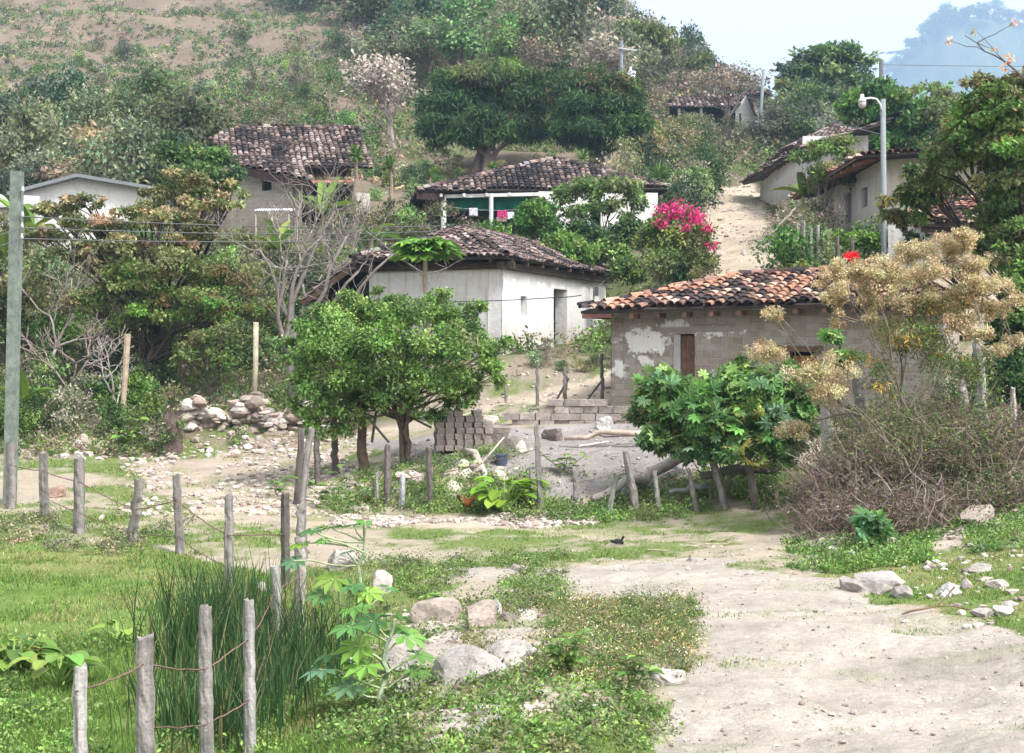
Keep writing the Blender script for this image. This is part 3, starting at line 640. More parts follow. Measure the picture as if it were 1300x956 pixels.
# --- porch house with green awning, uphill in the middle
def house_porch():
    z0 = 7.0; f = 7.7
    EL, ER = P(529, 242, 66), P(853, 239, 67.5); t = unit((ER-EL)*[1, 1, 0]); n = np.array([-t[1], t[0], 0]); BL, BR = EL+n*9, ER+n*9
    RL, RR = P(699, 203, 70.4), P(711, 203, 70.4); zt = 10.2
    root = thing('porch_house', 'white house with dark tiled roof, green porch awning and washing hung out', 'house', (P(683, 0, 66.6)[0], 66.6, f))
    a, b = P(684, 0, 66.6), P(835, 0, 67.3); c, d = b+n*7.6, a+n*7.6; L = P(548, 0, 66.5)+n*7.6
    mb = MB(); hw = holes_px(a, b, [(750, 763, 270, 286)]); wall(mb, a, b, z0, zt, .3, hw, seed=6, floor=f); wall(mb, b, c, z0, zt, .3, seed=7, floor=f)
    wall(mb, d, a, z0, zt, .3, seed=8, floor=f); mb.build('wall', M_white, root)
    dark_room(root, [a+n*.6, b+n*.6, c, d], z0, 10)
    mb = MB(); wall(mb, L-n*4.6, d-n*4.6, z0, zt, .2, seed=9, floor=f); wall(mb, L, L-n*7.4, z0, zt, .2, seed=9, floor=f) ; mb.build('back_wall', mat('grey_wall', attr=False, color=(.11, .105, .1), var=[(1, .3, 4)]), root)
    mb = MB(); mb.tube([P(623.5, 247, 66.5), [P(623.5, 0, 66.5)[0], 66.5, z0]], .1, 8, (.62, .62, .65)); mb.build('post', M_conc, root)
    mb = MB(); mb.tube([P(563, 250, 66.5), [P(563, 0, 66.5)[0], 66.5, z0]], .13, 8, (.62, .62, .62)); mb.build('post', M_conc, root)
    mb = MB(); mb.beam(P(562, 249.5, 66.5), P(684, 246.5, 66.6), .14, .16, (.55, .55, .55)); mb.build('beam', M_conc, root)
    mb = MB()
    g0, g1 = P(566, 252, 66.9), P(683, 249, 67.0); k = 24
    V = []
    for i in range(k+1):
        for j in range(4):
            p = lerp(g0, g1, i/k); V.append(p+[0, .12*math.sin(i*1.3)*j/3+.02*j, -.62*j/3-.02*math.sin(i*.9)])
    V = np.array(V); F = [[i*4+j, (i+1)*4+j, (i+1)*4+j+1, i*4+j+1] for i in range(k) for j in range(3)]
    mb.add(V, np.array(F), (.01, .1, .065)); mb.add(V+[0, .02, 0], np.array(F)[:, ::-1], (.01, .1, .065)); mb.build('awning', M_cloth, root)
    mb = MB(); kw = dict(w=.26, rad=.125, l=.33, sag=.12)
    tiles(mb, [EL, ER, RR, RL], CLAY_DARK, seed=9, **kw); tiles(mb, [BL, EL, RL], CLAY_DARK, seed=10, **kw); tiles(mb, [ER, BR, RR], CLAY_DARK, seed=11, **kw); tiles(mb, [BR, BL, RL, RR], CLAY_DARK, seed=12, **kw)
    ridge_caps(mb, EL, RL, CLAY_DARK, r=.16); ridge_caps(mb, ER, RR, CLAY_DARK, r=.16); mb.build('roof', M_clay, root)
    rafters(root, EL+t*.6, P(690, 240, 66.7), 5, n, .9, (.55, .53, .5), .13, .22, -.04)
    m2 = MB(); m2.beam(EL+n*.1-[0, 0, .25], EL+t*1.3+n*.1-[0, 0, .25], .15, .3, (.05, .035, .03)); m2.build('eave_board', M_wood, root)
    for (px, py, w, hh, col, lab) in ((601, 264, 11, 9.5, (.62, .6, .72), 'white'), (637.5, 267, 13, 9, (.45, .05, .16), 'magenta'), (648.5, 269, 9, 9, (.68, .7, .8), 'pale blue'), (637, 276, 14, 5, (.6, .42, .42), 'pink')):
        mb = MB(); p = P(px, py, 66.3+(.15 if lab == 'pink' else 0)); k = 6; ww = w*66.3/FPX; hz_ = hh*66.3/FPX
        V = np.array([[p[0]-ww/2+ww*i/k, p[1]+.05*math.sin(i*1.7+j), p[2]-hz_*j/3] for i in range(k+1) for j in range(4)]); F = np.array([[i*4+j, (i+1)*4+j, (i+1)*4+j+1, i*4+j+1] for i in range(k) for j in range(3)])
        mb.add(V, F, col); mb.add(V+[0, .012, 0], F[:, ::-1], col)
        mb.build('laundry', M_cloth, None, p, label='%s cloth hanging on the washing line under the green awning' % lab, category='cloth', group='washing hung in the porch')
    mb = MB(); a1, b1 = P(566, 262, 66.3), P(683, 264, 66.3); mb.tube([lerp(a1, b1, s)-[0, 0, .15*math.sin(s*3.14)] for s in np.linspace(0, 1, 9)], .008, 4, (.4, .4, .4)); mb.build('washing_line', M_cloth, None, a1, label='thin washing line strung across the porch with the green awning', category='line')
house_porch()

# --- upper left house, tiled roof running down to the right, rusty lean-to
def house_left_up():
    A, B, C = P(299, 162, 70), P(453, 163.5, 71.8), P(397, 230, 63)
    D, E, F, G_ = plane_pts(A, B, C, [(473, 212), (385, 211), (293, 207), (266, 177)])
    root = thing('tiled_house', 'pale adobe house with broad dark tiled roof and rusty sheet lean-to, upper left', 'house', on(340, 66))
    kw = dict(w=.27, rad=.125, l=.34, sag=.14); mb = MB()
    tiles(mb, [G_, F, C, E, D, B, A], CLAY_DARK, seed=13, grad=1.15, **kw)
    n = np.cross(B-A, C-A); back = unit((A-C)*[1, 1, 0]); Bb, Ab = B+back*3.5-[0, 0, 1.5], A+back*3.5-[0, 0, 1.5]; Gb = G_+back*1.5-[0, 0, .4]
    tiles(mb, [Bb, Ab, A, B], CLAY_DARK, seed=14, **kw)
    ridge_caps(mb, A, B, CLAY_DARK, r=.15); mb.build('roof', M_clay, root)
    # walls: left face follows the rake, front faces under the eaves
    w0, w1 = P(282, 0, 65.6), P(378.5, 0, 63.9); z0 = 7.4; za, zb = EYE+(HY-209)*65.6/FPX, EYE+(HY-232)*63.9/FPX
    h = holes_px(w0, w1, [(332.5, 345, 227, 242)])
    mb = MB(); wall(mb, w0, w1, z0, za, .3, h, z1b=zb, seed=10, floor=8.3); wall(mb, w1, w1+unit(B-A)*.01+back*2.5, z0, zb, .25, seed=11, floor=8.3); wall(mb, w0+back*6, w0, z0, za, .3, seed=12, floor=8.3)
    q0 = w1+back*2.4; q1 = P(470, 0, 69.5); wall(mb, q0, q1, z0, 10.4, .3, seed=12, floor=8.3)
    mb.build('wall', M_pale, root)
    m2 = MB(); m2.beam(F-[0, 0, .25], C-[0, 0, .25], .18, .34, (.05, .03, .028)); m2.build('eave_beam', M_wood, root)
    leaf_panel('window', root, w0, w1, h[0][0], h[0][1], h[0][2], h[0][3], .2, (.03, .035, .05), 2)
    dark_room(root, [w0+back*1, w1+back*1.2+[-.2, 0, 0], w1+back*5, w0+back*5], z0, 9.6)
    mb = MB(); a, b = P(386, 212, 67.3), P(446, 212, 68.3); c, d = P(446, 224, 66.2), P(388, 224, 65.6); e, g = P(452, 231, 65.4), P(392, 233, 64.8)
    def sheet(p, q, r, s, k=22):
        V = []; 
        for i in range(k+1):
            z = .03*(i % 2); V += [lerp(p, q, i/k)+[0, 0, z], lerp(s, r, i/k)+[0, 0, z]]
        F = [[2*i, 2*i+1, 2*i+3, 2*i+2] for i in range(k)]; C_ = np.repeat(pick([(.36, .15, .1), (.42, .22, .17), (.3, .12, .08)], k+1, jit=.1), 2, 0)
        mb.add(V, np.array(F), C_); mb.add(np.array(V)-[0, 0, .02], np.array(F)[:, ::-1], C_)
    sheet(a, b, c, d); sheet(lerp(d, c, 0)-[0, 0, .14], c-[0, 0, .14], e, g); mb.build('lean_to_roof', M_rust, root)
    for px, d_ in ((393, 65), (420, 65.3), (447, 65.6)): mb = MB(); p = P(px, 232, d_); mb.tube([p, [p[0], p[1], 7.5]], .08, 6, (.09, .07, .06)); mb.build('post', M_wood, root)
    mb = MB(); wall(mb, P(380, 0, 66.5), P(452, 0, 67.4), z0, 10.6, .1, seed=4); mb.build('back_wall', M_dark, root)  # near-black wall, painted as the shade under the sheet roof
    # corrugated awning on posts in front
    r2 = thing('awning', 'small white corrugated awning on poles in front of the upper left house', 'awning', on(345, 60))
    mb = MB(); k = 30; a, b = P(321, 268, 60), P(369, 267.5, 60); V = []
    for i in range(k+1): z = .045*(i % 2); V += [lerp(a, b, i/k)+[0, 0, z], lerp(a, b, i/k)+[0, 1.3, z+.18]]
    F = np.array([[2*i, 2*i+2, 2*i+3, 2*i+1] for i in range(k)]); mb.add(V, F, (.62, .62, .68)); mb.add(np.array(V)-[0, 0, .025], F[:, ::-1], (.5, .5, .55)); mb.build('roof_sheet', M_metal, r2)
    for px in (324, 345, 366): p = P(px, 270, 60); mb = MB(); mb.tube([p+[0, .1, 0], [p[0], p[1]+.1, float(H(p[0], p[1]))-.1]], .04, 6, (.4, .36, .3)); mb.build('pole', M_wood, r2)
house_left_up()

# --- white gabled building behind the trees at the left
def house_gable():
    d = 58; a, b = P(20, 0, d), P(196, 0, d+1); z0 = 5.0; pk = P(102, 225, d+.5); ze = P(18, 246, d)[2]; zr = P(190, 238, d)[2]
    root = thing('gabled_building', 'white gabled building with grey sheet roof, behind the rust-tinged trees at far left', 'building', (a[0], a[1], 6.2))
    mb = MB(); hh = holes_px(a, b, [(60, 70, 285, 300), (130, 141, 288, 303)]); wall(mb, a, b, z0, ze, .25, hh, z1b=zr, seed=13, floor=6.3); n = np.array([0, 1, 0.]); wall(mb, b, b+n*8, z0, zr, .25, seed=14, floor=6.3); wall(mb, a+n*8, a, z0, ze, .25, seed=14, floor=6.3)
    g = [np.array([a[0], a[1], ze]), np.array([b[0], b[1], zr]), pk+[0, .5, 0]]; g = [np.array(p) for p in g]; g[2][1] = d+.5
    U = [[0, 3, 0], [5, 3, 0], [2.5, 4, 0]]; mb.add(g, np.array([[0, 1, 2]]), (.5, .5, .5), U); mb.add([p+[0, .2, 0] for p in g], np.array([[0, 2, 1]]), (.5, .5, .5), U)
    mb.build('wall', M_white, root); dark_room(root, [a+n*.5, b+n*.5, b+n*7.5, a+n*7.5], z0, ze-.1)
    mb = MB(); pk2 = pk+[0, -.5, .1]
    for q in (P(14, 245, d)-[0, .5, 0], P(205, 239, d+1)-[0, .5, 0]): 
        s = [q, pk2, pk2+[0, 9, 0], q+[0, 9, 0]]; s = np.array(s); V = np.concatenate([s, s-[0, 0, .14]])
        mb.add(V, [np.array([[0, 1, 2, 3], [7, 6, 5, 4], [0, 4, 5, 1], [2, 6, 7, 3], [0, 3, 7, 4]])], (.17, .18, .2))
    mb.build('roof', M_metal, root)
    r2 = thing('side_shed', 'low shed with a thin white-edged sheet roof behind the wooden utility pole', 'shed', on(20, 54))
    mb = MB(); V = np.array([P(-60, 262, 54), P(50, 258, 54), P(50, 249, 57), P(-60, 244, 57)]); V = np.concatenate([V, V-[0, 0, .1]]); mb.add(V, [np.array([[0, 1, 2, 3], [7, 6, 5, 4], [0, 4, 5, 1], [1, 5, 6, 2]])], (.45, .46, .5)); mb.build('roof', M_metal, r2)
    mb = MB(); wall(mb, P(-60, 0, 54.4), P(46, 0, 54.4), 5, P(0, 262, 54.4)[2], .2, seed=15, floor=6); mb.build('wall', M_whitegrey, r2)
house_gable()

# --- long cream house on the right, roof rising towards us
def house_long():
    q = 407*50/FPX
    def pt(y, off=0, z=0): return np.array([11.275+y*.0266+off, y, z])
    ze = 9.62; z0 = 5.2; root = thing('long_house', 'long cream house with broad timber-lined eaves, seen along its side behind the street lamp', 'house', (11.5, 52, 7))
    a, b = pt(62.5, .62), pt(50.8, .62); holes = []; v = np.array([.86, -.5, 0])
    hs_ = holes_px(a, b, [(1052.5, 1058.5, 263, 282), (1073, 1081, 245, 284), (1094, 1101.5, 238, 263)])
    mb = MB(); wall(mb, a, b, z0, ze+.25, .3, hs_, seed=16, floor=7, cell=.6, rough=.015); c, d = b+v*8, a+[7, 0, 0]; wall(mb, b, c, z0, ze+.25, .3, seed=17, floor=7); wall(mb, d, a, z0, ze+.25, .3, seed=17, floor=7); mb.build('wall', M_cream, root)
    dark_room(root, [a+[.5, -.2, 0], b+[.5, .2, 0], c, d], z0, 9.5)
    for s in hs_: leaf_panel('door' if s[3]-s[2] > 1.1 else 'window', root, a, b, s[0], s[1], s[2], s[3], .12, (.19, .17, .19), 3)
    e0, e1 = pt(63.5, -.55, ze), pt(49.8, -.55, ze+.1); e2 = e1+v*9.5; r0, r1 = e0+[9, -1.0, .62], e2+[.5, 9, .45]
    mb = MB(); kw = dict(w=.24, rad=.115, l=.32, sag=.08); tiles(mb, [e0, e1, r0], CLAY_RED, seed=18, **kw); tiles(mb, [e1, e2, r0], CLAY_RED, seed=19, **kw); mb.build('roof', M_clay, root)
    mb = MB(); V = np.array([e0, e1, e1+[1.1, 0, .385], e0+[1.1, 0, .385]])-[0, 0, .13]; V = np.concatenate([V, V+[0, 0, .03]]); mb.add(V, [np.array([[3, 2, 1, 0], [4, 5, 6, 7], [0, 1, 5, 4]])], (.3, .17, .11)); mb.build('soffit', M_wood, root)
    for i in range(12):
        y = 62.9-i*1.13; m2 = MB(); p = pt(y, -.5, ze-.17); m2.beam(p, p+[1.05, 0, .3], .12, .12, np.array((.28, .14, .085))*(1+rng.normal(0, .12))); m2.build('rafter', M_wood, root)
house_long()

# --- white house further up the lane
def house_upper():
    z0 = 9.0; zt = 12.15; root = thing('lane_house', 'old white house with a sagging grey eave beside the top of the dirt lane', 'house', (14, 78, 10.5))
    a, b = P(965, 0, 83), P(1019, 0, 66); x = unit(np.array([(a-b)[1], -(a-b)[0], 0]))*[1, 1, 0]; x = -x if x[0] < 0 else x
    mb = MB(); wall(mb, a, b, z0, 12.0, .3, holes_px(a, b, [(985, 990, 213, 228)]), z1b=12.7, seed=18, floor=10.3, rough=.08); c, d = b+x*3, a+x*3; wall(mb, b, c, z0, 12.7, .3, seed=19, floor=10); wall(mb, d, a, z0, 12, .3, seed=19, floor=10); mb.build('wall', M_whitegrey, root)
    dark_room(root, [a+x*.6-[0, .6, 0], b+x*.6+[0, .6, 0], c, d], z0, 11.8)
    e0, e1 = P(941, 231, 84), P(1017, 187, 64.5); r0, r1 = e0+x*4+[0, 0, 1.1], e1+x*4+[0, 0, 1.2]
    mb = MB(); kw = dict(w=.27, rad=.12, l=.36, sag=.16); tiles(mb, [e0, e1, plane_pts(e0, e1, r0, [(1060, 178)])[0]*0+r1, r0], CLAY_DARK, seed=21, **kw); mb.build('roof', M_clay, root)
    mb = MB(); V = np.array([e0, e1, e1+x*1.2+[0, 0, .35], e0+x*1.2+[0, 0, .33]])-[0, 0, .14]; mb.add(V, np.array([[3, 2, 1, 0]]), (.3, .26, .24)); mb.add(V+[0, 0, .03], np.array([[0, 1, 2, 3]]), (.2, .17, .15)); mb.build('soffit', M_wood, root)
    for i in range(12): m2 = MB(); p = lerp(e0, e1, (i+.5)/12)-[0, 0, .2]; m2.beam(p, p+x*1.2+[0, 0, .3], .12, .12, (.16, .13, .11)); m2.build('rafter', M_wood, root)
    # the tiled one behind it
    r2 = thing('tiled_house', 'house with a dark tiled roof showing above the sagging eave of the lane house', 'house', on(1050, 92))
    a, b = P(1010, 0, 92), P(1106, 0, 90); zz = P(1050, 182, 91)[2]; mb = MB(); wall(mb, a, b, 11, zz, .3, seed=20, floor=13); wall(mb, b, b+[0, 7, 0], 11, zz, .3, seed=21, floor=13); mb.build('wall', M_pale, r2)
    EL, ER = P(1000, 187, 91), P(1112, 180, 89); RL, RR = P(1068, 154, 95), P(1092, 151, 95); mb = MB(); tiles(mb, [EL, ER, plane_pts(EL, ER, RL, [(1094, 152)])[0], RL], CLAY_DARK, seed=22, w=.3, rad=.14, l=.4, sag=.12); n = np.array([0, 8, 0.])
    tiles(mb, [EL+n, EL, RL], CLAY_DARK, seed=23, w=.3, rad=.14, l=.4); mb.build('roof', M_clay, r2)
house_upper()

# --- white house with the long porch at the top of the lane
def house_top():
    d = 132; z0 = 21; root = thing('hilltop_house', 'white gabled house with long dark tiled porch at the top of the lane', 'house', on(945, d))
    a, b = P(934, 0, d), P(958, 0, d); pk = P(947, 121, d)
    mb = MB(); zt = P(0, 138, d)[2]; hh = holes_px(a, b, [(938.5, 941, 144, 162)]); wall(mb, a, b, z0, zt, .3, hh, z1b=P(0, 144, d)[2], seed=22, floor=23, cell=1)
    U = [[0, 3, 0]]*3; g = [[a[0], d, zt], [b[0], d, P(0, 144, d)[2]], pk]; mb.add(g, np.array([[0, 1, 2]]), U=U)
    a2, b2 = P(950, 0, d+3), P(975.5, 0, d+3); wall(mb, a2, b2, z0, P(0, 121, d+3)[2], .3, seed=23, floor=23, cell=1); wall(mb, b2, b2+[0, 6, 0], z0, P(0, 121, d+3)[2], .3, seed=23, floor=23, cell=1); mb.build('wall', M_white, root)
    leaf_panel('window', root, a, b, hh[0][0], hh[0][1], hh[0][2], hh[0][3], .1, (.05, .06, .16), 1)
    kw = dict(w=.4, rad=.19, l=.5, sag=.2); mb = MB()
    EL, ER = P(846, 136, d-1), P(936, 135, d-1); RL, RR = P(862, 122, d+3), P(948, 121, d+3); tiles(mb, [EL, ER, RR, RL], CLAY_DARK, seed=24, grad=1.2, **kw)
    q = [P(950, 120, d-1), P(947, 121, d+2), P(957, 152, d+2), P(961, 150, d-1)]; tiles(mb, [q[3], q[2], q[1], q[0]], CLAY_DARK, seed=25, w=.4, rad=.2, l=.4)
    mb.build('roof', M_clay, root)
    mb = MB(); tiles(mb, [P(945, 121, d+2), P(981, 121, d+2), P(978, 114, d+6), P(948, 114, d+6)], CLAY_DARK, seed=26, grad=1.3, **kw); mb.build('roof', M_clay, root)
    mb = MB(); wall(mb, P(850, 0, d+2.5), P(936, 0, d+2.5), z0, P(0, 126, d+2.5)[2], .2, seed=24, cell=2); mb.build('back_wall', M_dark, root)  # porch shade painted into the wall as near-black
    mb = MB(); wall(mb, P(848, 0, d-.6), P(922, 0, d-.6), z0, P(0, 161, d-.6)[2], .3, seed=25, cell=2); mb.build('porch_wall', M_pale, root)
    for px in (862, 890, 925): mb = MB(); p = P(px, 136, d-.8); mb.tube([p, [p[0], p[1], z0]], .14, 6, (.3, .27, .25)); mb.build('post', M_wood, root)
house_top()

# --- low house at the right, mostly behind the big tree
def house_right():
    d = 38.5; EL, ER = P(1170, 283, d), P(1345, 287, d-.5); RL, RR = P(1186, 243, d+3.8), P(1340, 243, d+3.8); z0 = 3.4
    root = thing('low_house', 'low tiled house with small dark window, half hidden by the tree at right edge', 'house', (P(1190, 0, d)[0], d, 4.2))
    a, b = P(1180, 0, d+.5), P(1335, 0, d+.2); zt = EL[2]-.08; hh = holes_px(a, b, [(1203, 1215, 292, 305)]); mb = MB(); wall(mb, a, b, z0, zt, .3, hh, seed=26, floor=4.4); wall(mb, a+[0.3, 6, 0], a, z0, zt, .3, seed=27, floor=4.4); mb.build('wall', M_cream, root)
    dark_room(root, [a+[.6, .6, 0], b+[0, .6, 0], b+[0, 5, 0], a+[.8, 5, 0]], z0, zt-.2)
    mb = MB(); kw = dict(w=.22, rad=.105, l=.28, sag=.1); tiles(mb, [EL, ER, plane_pts(EL, ER, RL, [(1340, 243)])[0], RL], CLAY_RED, seed=27, **kw); tiles(mb, [EL+[.4, 7.2, 0], EL, RL], CLAY_RED, seed=28, **kw); mb.build('roof', M_clay, root)
    m2 = MB(); m2.beam(EL+[0.05, .2, -.16], ER+[0, .2, -.16], .12, .16, (.06, .045, .04)); m2.build('eave_beam', M_wood, root)
    r2 = thing('garden_wall', 'whitewashed yard wall standing left of the low house, under the branches of the big tree', 'wall', on(1150, d+1))
    mb = MB(); wall(mb, P(1128, 0, d+1.4), P(1183, 0, d+.8), z0, P(0, 284, d+1)[2], .25, seed=28, floor=4.6, rough=.05); mb.build('wall', M_white, r2)
house_right()
# ------------------------------------------------------------------ plants
LIME = [(.14, .24, .05), (.11, .2, .04), (.08, .155, .035), (.19, .28, .08)]
MID = [(.07, .13, .03), (.1, .16, .045), (.05, .09, .025), (.13, .18, .06)]
DARK = [(.025, .06, .02), (.04, .085, .025), (.018, .042, .018), (.06, .1, .03)]
OLIVE = [(.13, .14, .055), (.1, .12, .045), (.16, .15, .07), (.07, .09, .035)]
RUST = [(.28, .2, .11), (.2, .21, .09), (.33, .24, .15), (.15, .19, .08), (.24, .23, .11)]
DRY = [(.24, .18, .14), (.17, .14, .11), (.13, .13, .08), (.3, .24, .18)]
BLUEG = [(.06, .1, .06), (.09, .13, .08), (.04, .075, .045)]
BARK = (.17, .135, .11); PALEB = (.36, .32, .3); DARKB = (.07, .055, .045)
GAIN = 1.5
def crown_arrays(clumps, n, leaf, pal, sub=12, shape=LEAF, flat=.75, spread=.3, w=None, up=.55, droop=.3, shell=.45, colmix=.22):
    """leaves gathered in tufts through each clump's volume"""
    vol = np.array([(c[3]*c[4]*c[5])**.62 for c in clumps]); vol /= vol.sum()
    P_, C_, O_ = [], [], []
    for c, f in zip(clumps, vol):
        m = max(3, int(sub)); cc = np.array(c[:3]); r = np.array(c[3:6])
        dirs = unit(rng.normal(0, 1, (m, 3))); dirs[:, 2] = np.abs(dirs[:, 2])*np.where(rng.random(m) < .72, 1, -1); dirs = unit(dirs)
        s = cc+dirs*r*(rng.random((m, 1))**shell)*(.75+.5*rng.random((m, 1)))
        wt = rng.random(m)+.35; k = rng.multinomial(max(6, int(n*f)), wt/wt.sum())
        base = pick(c[6] if len(c) > 6 else pal, m, w if len(c) <= 6 else None, jit=colmix)
        i = np.repeat(np.arange(m), k); q = rng.normal(0, 1, (len(i), 3)); q = q/np.linalg.norm(q, axis=1)[:, None]*(rng.random((len(i), 1))**.4)
        ss = spread*r.mean()*(1.0+.5*rng.random(m))*1.5
        P_.append(s[i]+q*ss[i][:, None]*[1, 1, flat]); lc = base[i]; sw = rng.random(len(i)) < .22; lc[sw] = pick(c[6] if len(c) > 6 else pal, int(sw.sum())); C_.append(GAIN*lc*(1+rng.normal(0, .18, (len(i), 1))).clip(.45, 1.7)); O_.append(unit(q+.6*dirs[i]))
    P_, C_, O_ = map(np.concatenate, (P_, C_, O_)); k = len(P_)
    nr = unit(rng.normal(0, .55, (k, 3))+O_*.45+[0, 0, up]); ax = unit(rng.normal(0, 1, (k, 3))+O_*.5-[0, 0, droop]); 
    sz = leaf*(1+rng.normal(0, .22, k)).clip(.5, 1.6)
    return inst(shape[0], shape[1], P_, ax, nr, sz, np.abs(C_))
def limb_mesh(base, clumps, r0, fork=.35, col=BARK, twigs=3, stems=1, lean=(0, 0), n=7, bend=.1):
    mb = MB(); base = np.array(base, float); cs = np.array([c[:3] for c in clumps]); cen = cs.mean(0)
    for s_ in range(stems):
        b = base+np.array([rng.normal(0, r0*1.3), rng.normal(0, r0), 0])*(stems > 1)
        mine = [c for i, c in enumerate(clumps) if i % stems == s_]
        if not mine: continue
        tgt = np.array([c[:3] for c in mine]).mean(0) if stems > 1 else cen
        fk = b+(tgt-b)*fork; fk[2] = b[2]+(tgt[2]-b[2])*fork*1.1
        fk[:2] = b[:2]+(tgt[:2]-b[:2])*fork*.6+np.array(lean)*r0
        p = curve(b-[0, 0, .15], fk, bend*.6, 7); rr = np.linspace(1.25, .8, 7)*r0/(stems**.5); rr[0] *= 1.3
        mb.tube(p, rr, n, col)
        for c in mine:
            cc = np.array(c[:3]); rad = np.array(c[3:6]); st = p[rng.integers(4, 7)]
            q = curve(st, cc-[0, 0, rad[2]*.3], bend, 8, droop=.06); r1 = r0*.5/(stems**.4)*(.75+.5*rng.random()); mb.tube(q, np.linspace(r1, r1*.3, 8), max(5, n-2), col)
            for _ in range(twigs):
                e = cc+unit(rng.normal(0, 1, 3)+[0, 0, .5])*rad*.8; k = rng.integers(3, 7); mb.tube(curve(q[k], e, .12, 5), np.linspace(r1*.42, r1*.1, 5), 4, col)
    return mb
def tree(name, label, cat, base, clumps, pal, leaf=.1, n=20000, r0=.12, bark=BARK, fork=.35, twigs=4, stems=1, group=None, leafm=None, trunk='trunk', **kw):
    root = thing(name, label, cat, base, group)
    limb_mesh(base, clumps, r0, fork, bark, twigs, stems).build(trunk, M_bark, root, smooth=True)
    V, F, C = crown_arrays(clumps, n, leaf, pal, **kw); mk('crown', V, F, C, leafm or M_leaf, root)
    return root
def bush(name, label, cat, base, clumps, pal, leaf=.08, n=6000, group=None, stem=.02, **kw):
    root = thing(name, label, cat, base, group)
    limb_mesh(base, clumps, stem, .15, BARK, 2, min(4, len(clumps)), n=5).build('stem', M_bark, root)
    V, F, C = crown_arrays(clumps, n, leaf, pal, **kw); mk('foliage', V, F, C, M_leaf, root)
    return root
def CP(px, py, d, rx, ry, pal=None, deep=None):
    p = P(px, py, d); a, b = rx*d/FPX, ry*d/FPX
    c = [*p, a, (deep or a*.9), b]
    return c+[pal] if pal is not None else c

# --- the leafy little tree in the centre
tree('tree', 'bushy bright green tree with several thin trunks in front of the white house', 'tree', on(520, 30.3),
     [CP(395, 425, 30, 30, 22), CP(430, 405, 30.3, 32, 20), CP(470, 400, 30.6, 34, 18), CP(515, 400, 30, 34, 20), CP(560, 405, 30.4, 34, 20), CP(598, 418, 30.2, 26, 20), CP(618, 445, 29.8, 22, 22), CP(625, 470, 29.6, 16, 16), CP(382, 455, 29.8, 22, 22), CP(378, 485, 29.6, 16, 18),
      CP(420, 445, 29.4, 34, 26), CP(465, 440, 29.2, 34, 26), CP(515, 440, 29.2, 36, 26), CP(565, 445, 29.3, 34, 26), CP(410, 485, 29.4, 30, 22), CP(450, 485, 29.2, 28, 22), CP(505, 478, 29.2, 30, 22), CP(550, 482, 29.3, 30, 20), CP(590, 482, 29.6, 24, 20), CP(405, 520, 29.5, 24, 16), CP(440, 525, 29.6, 24, 16), CP(600, 505, 29.8, 14, 12), CP(575, 510, 30.2, 16, 12), CP(545, 385, 30.6, 20, 10), CP(450, 385, 30.4, 18, 9), CP(600, 395, 30.6, 14, 8), CP(500, 380, 30.8, 14, 8), CP(478, 508, 29.4, 20, 13), CP(525, 512, 29.6, 18, 12), CP(556, 528, 30, 14, 10), CP(398, 542, 29.6, 18, 11), CP(430, 548, 29.7, 16, 9), CP(364, 436, 30, 9, 8), CP(440, 374, 30.5, 9, 6), CP(562, 374, 30.6, 11, 6), CP(641, 436, 29.8, 10, 9), CP(478, 370, 30.6, 8, 5), CP(636, 486, 29.7, 9, 7), CP(372, 512, 29.6, 10, 8), CP(612, 388, 30.5, 9, 6), CP(402, 392, 30.3, 10, 7)],
     LIME+LIME+MID+[(.2, .26, .09), (.07, .13, .035)], leaf=.088, n=42000, r0=.1, fork=.58, twigs=3, stems=4, bark=(.15, .11, .085), sub=14, spread=.3, up=.8)
# second trunk set further left under the same canopy
tree('tree', 'slender tree with a single dark trunk, left of the adobe brick pile', 'tree', on(463, 30.2), [CP(460, 500, 30.2, 22, 18), CP(440, 485, 30.5, 26, 20), CP(480, 480, 30.3, 22, 22)], LIME+MID, leaf=.12, n=3600, r0=.1, fork=.7, bark=(.13, .09, .07))
# --- big trees at the left with rust coloured new leaves
tree('tree', 'wide rust and green tree with dark forking trunk, in front of the gabled building', 'tree', on(215, 41),
     [CP(70, 268, 42, 36, 14), CP(105, 255, 41.5, 26, 10), CP(130, 285, 41, 50, 16), CP(170, 272, 41, 36, 14), CP(60, 300, 42, 40, 14), CP(205, 250, 42, 32, 16), CP(245, 232, 41.5, 36, 18), CP(262, 262, 40.5, 40, 22), CP(215, 285, 40, 44, 22), CP(290, 250, 41, 24, 22), CP(165, 310, 40, 46, 16), CP(110, 320, 41, 40, 14), CP(255, 300, 40.6, 36, 18)],
     RUST+OLIVE+[(.09, .13, .04)], leaf=.13, n=19000, r0=.15, fork=.42, bark=DARKB, sub=15, spread=.19, flat=.35, twigs=6, up=.9)
tree('tree', 'olive tree with orange-tipped leaves filling the slope below the rust and green tree', 'tree', on(165, 40),
     [CP(150, 350, 40, 44, 26), CP(205, 345, 39.6, 48, 30), CP(260, 350, 40, 46, 30), CP(300, 360, 40.4, 40, 28), CP(235, 390, 39.5, 46, 26), CP(180, 400, 40, 40, 24), CP(290, 400, 39.8, 40, 26), CP(120, 385, 40.5, 30, 24), CP(335, 390, 41, 30, 26), CP(330, 350, 42, 30, 22)],
     OLIVE+LIME[1:3]+[(.25, .19, .08), (.12, .17, .05), (.16, .18, .07)], leaf=.12, n=17000, r0=.11, fork=.45, bark=DARKB, stems=2, sub=14, spread=.24, flat=.5, twigs=6, up=.8)
tree('tree', 'dark green dense shrubby tree beside the tiled house wall, upper left', 'tree', on(245, 58),
     [CP(235, 200, 60, 26, 20), CP(270, 205, 60, 26, 20), CP(250, 225, 59, 36, 18), CP(285, 225, 59, 22, 20), CP(215, 225, 60, 20, 18)], DARK+MID, leaf=.2, n=7500, r0=.15)
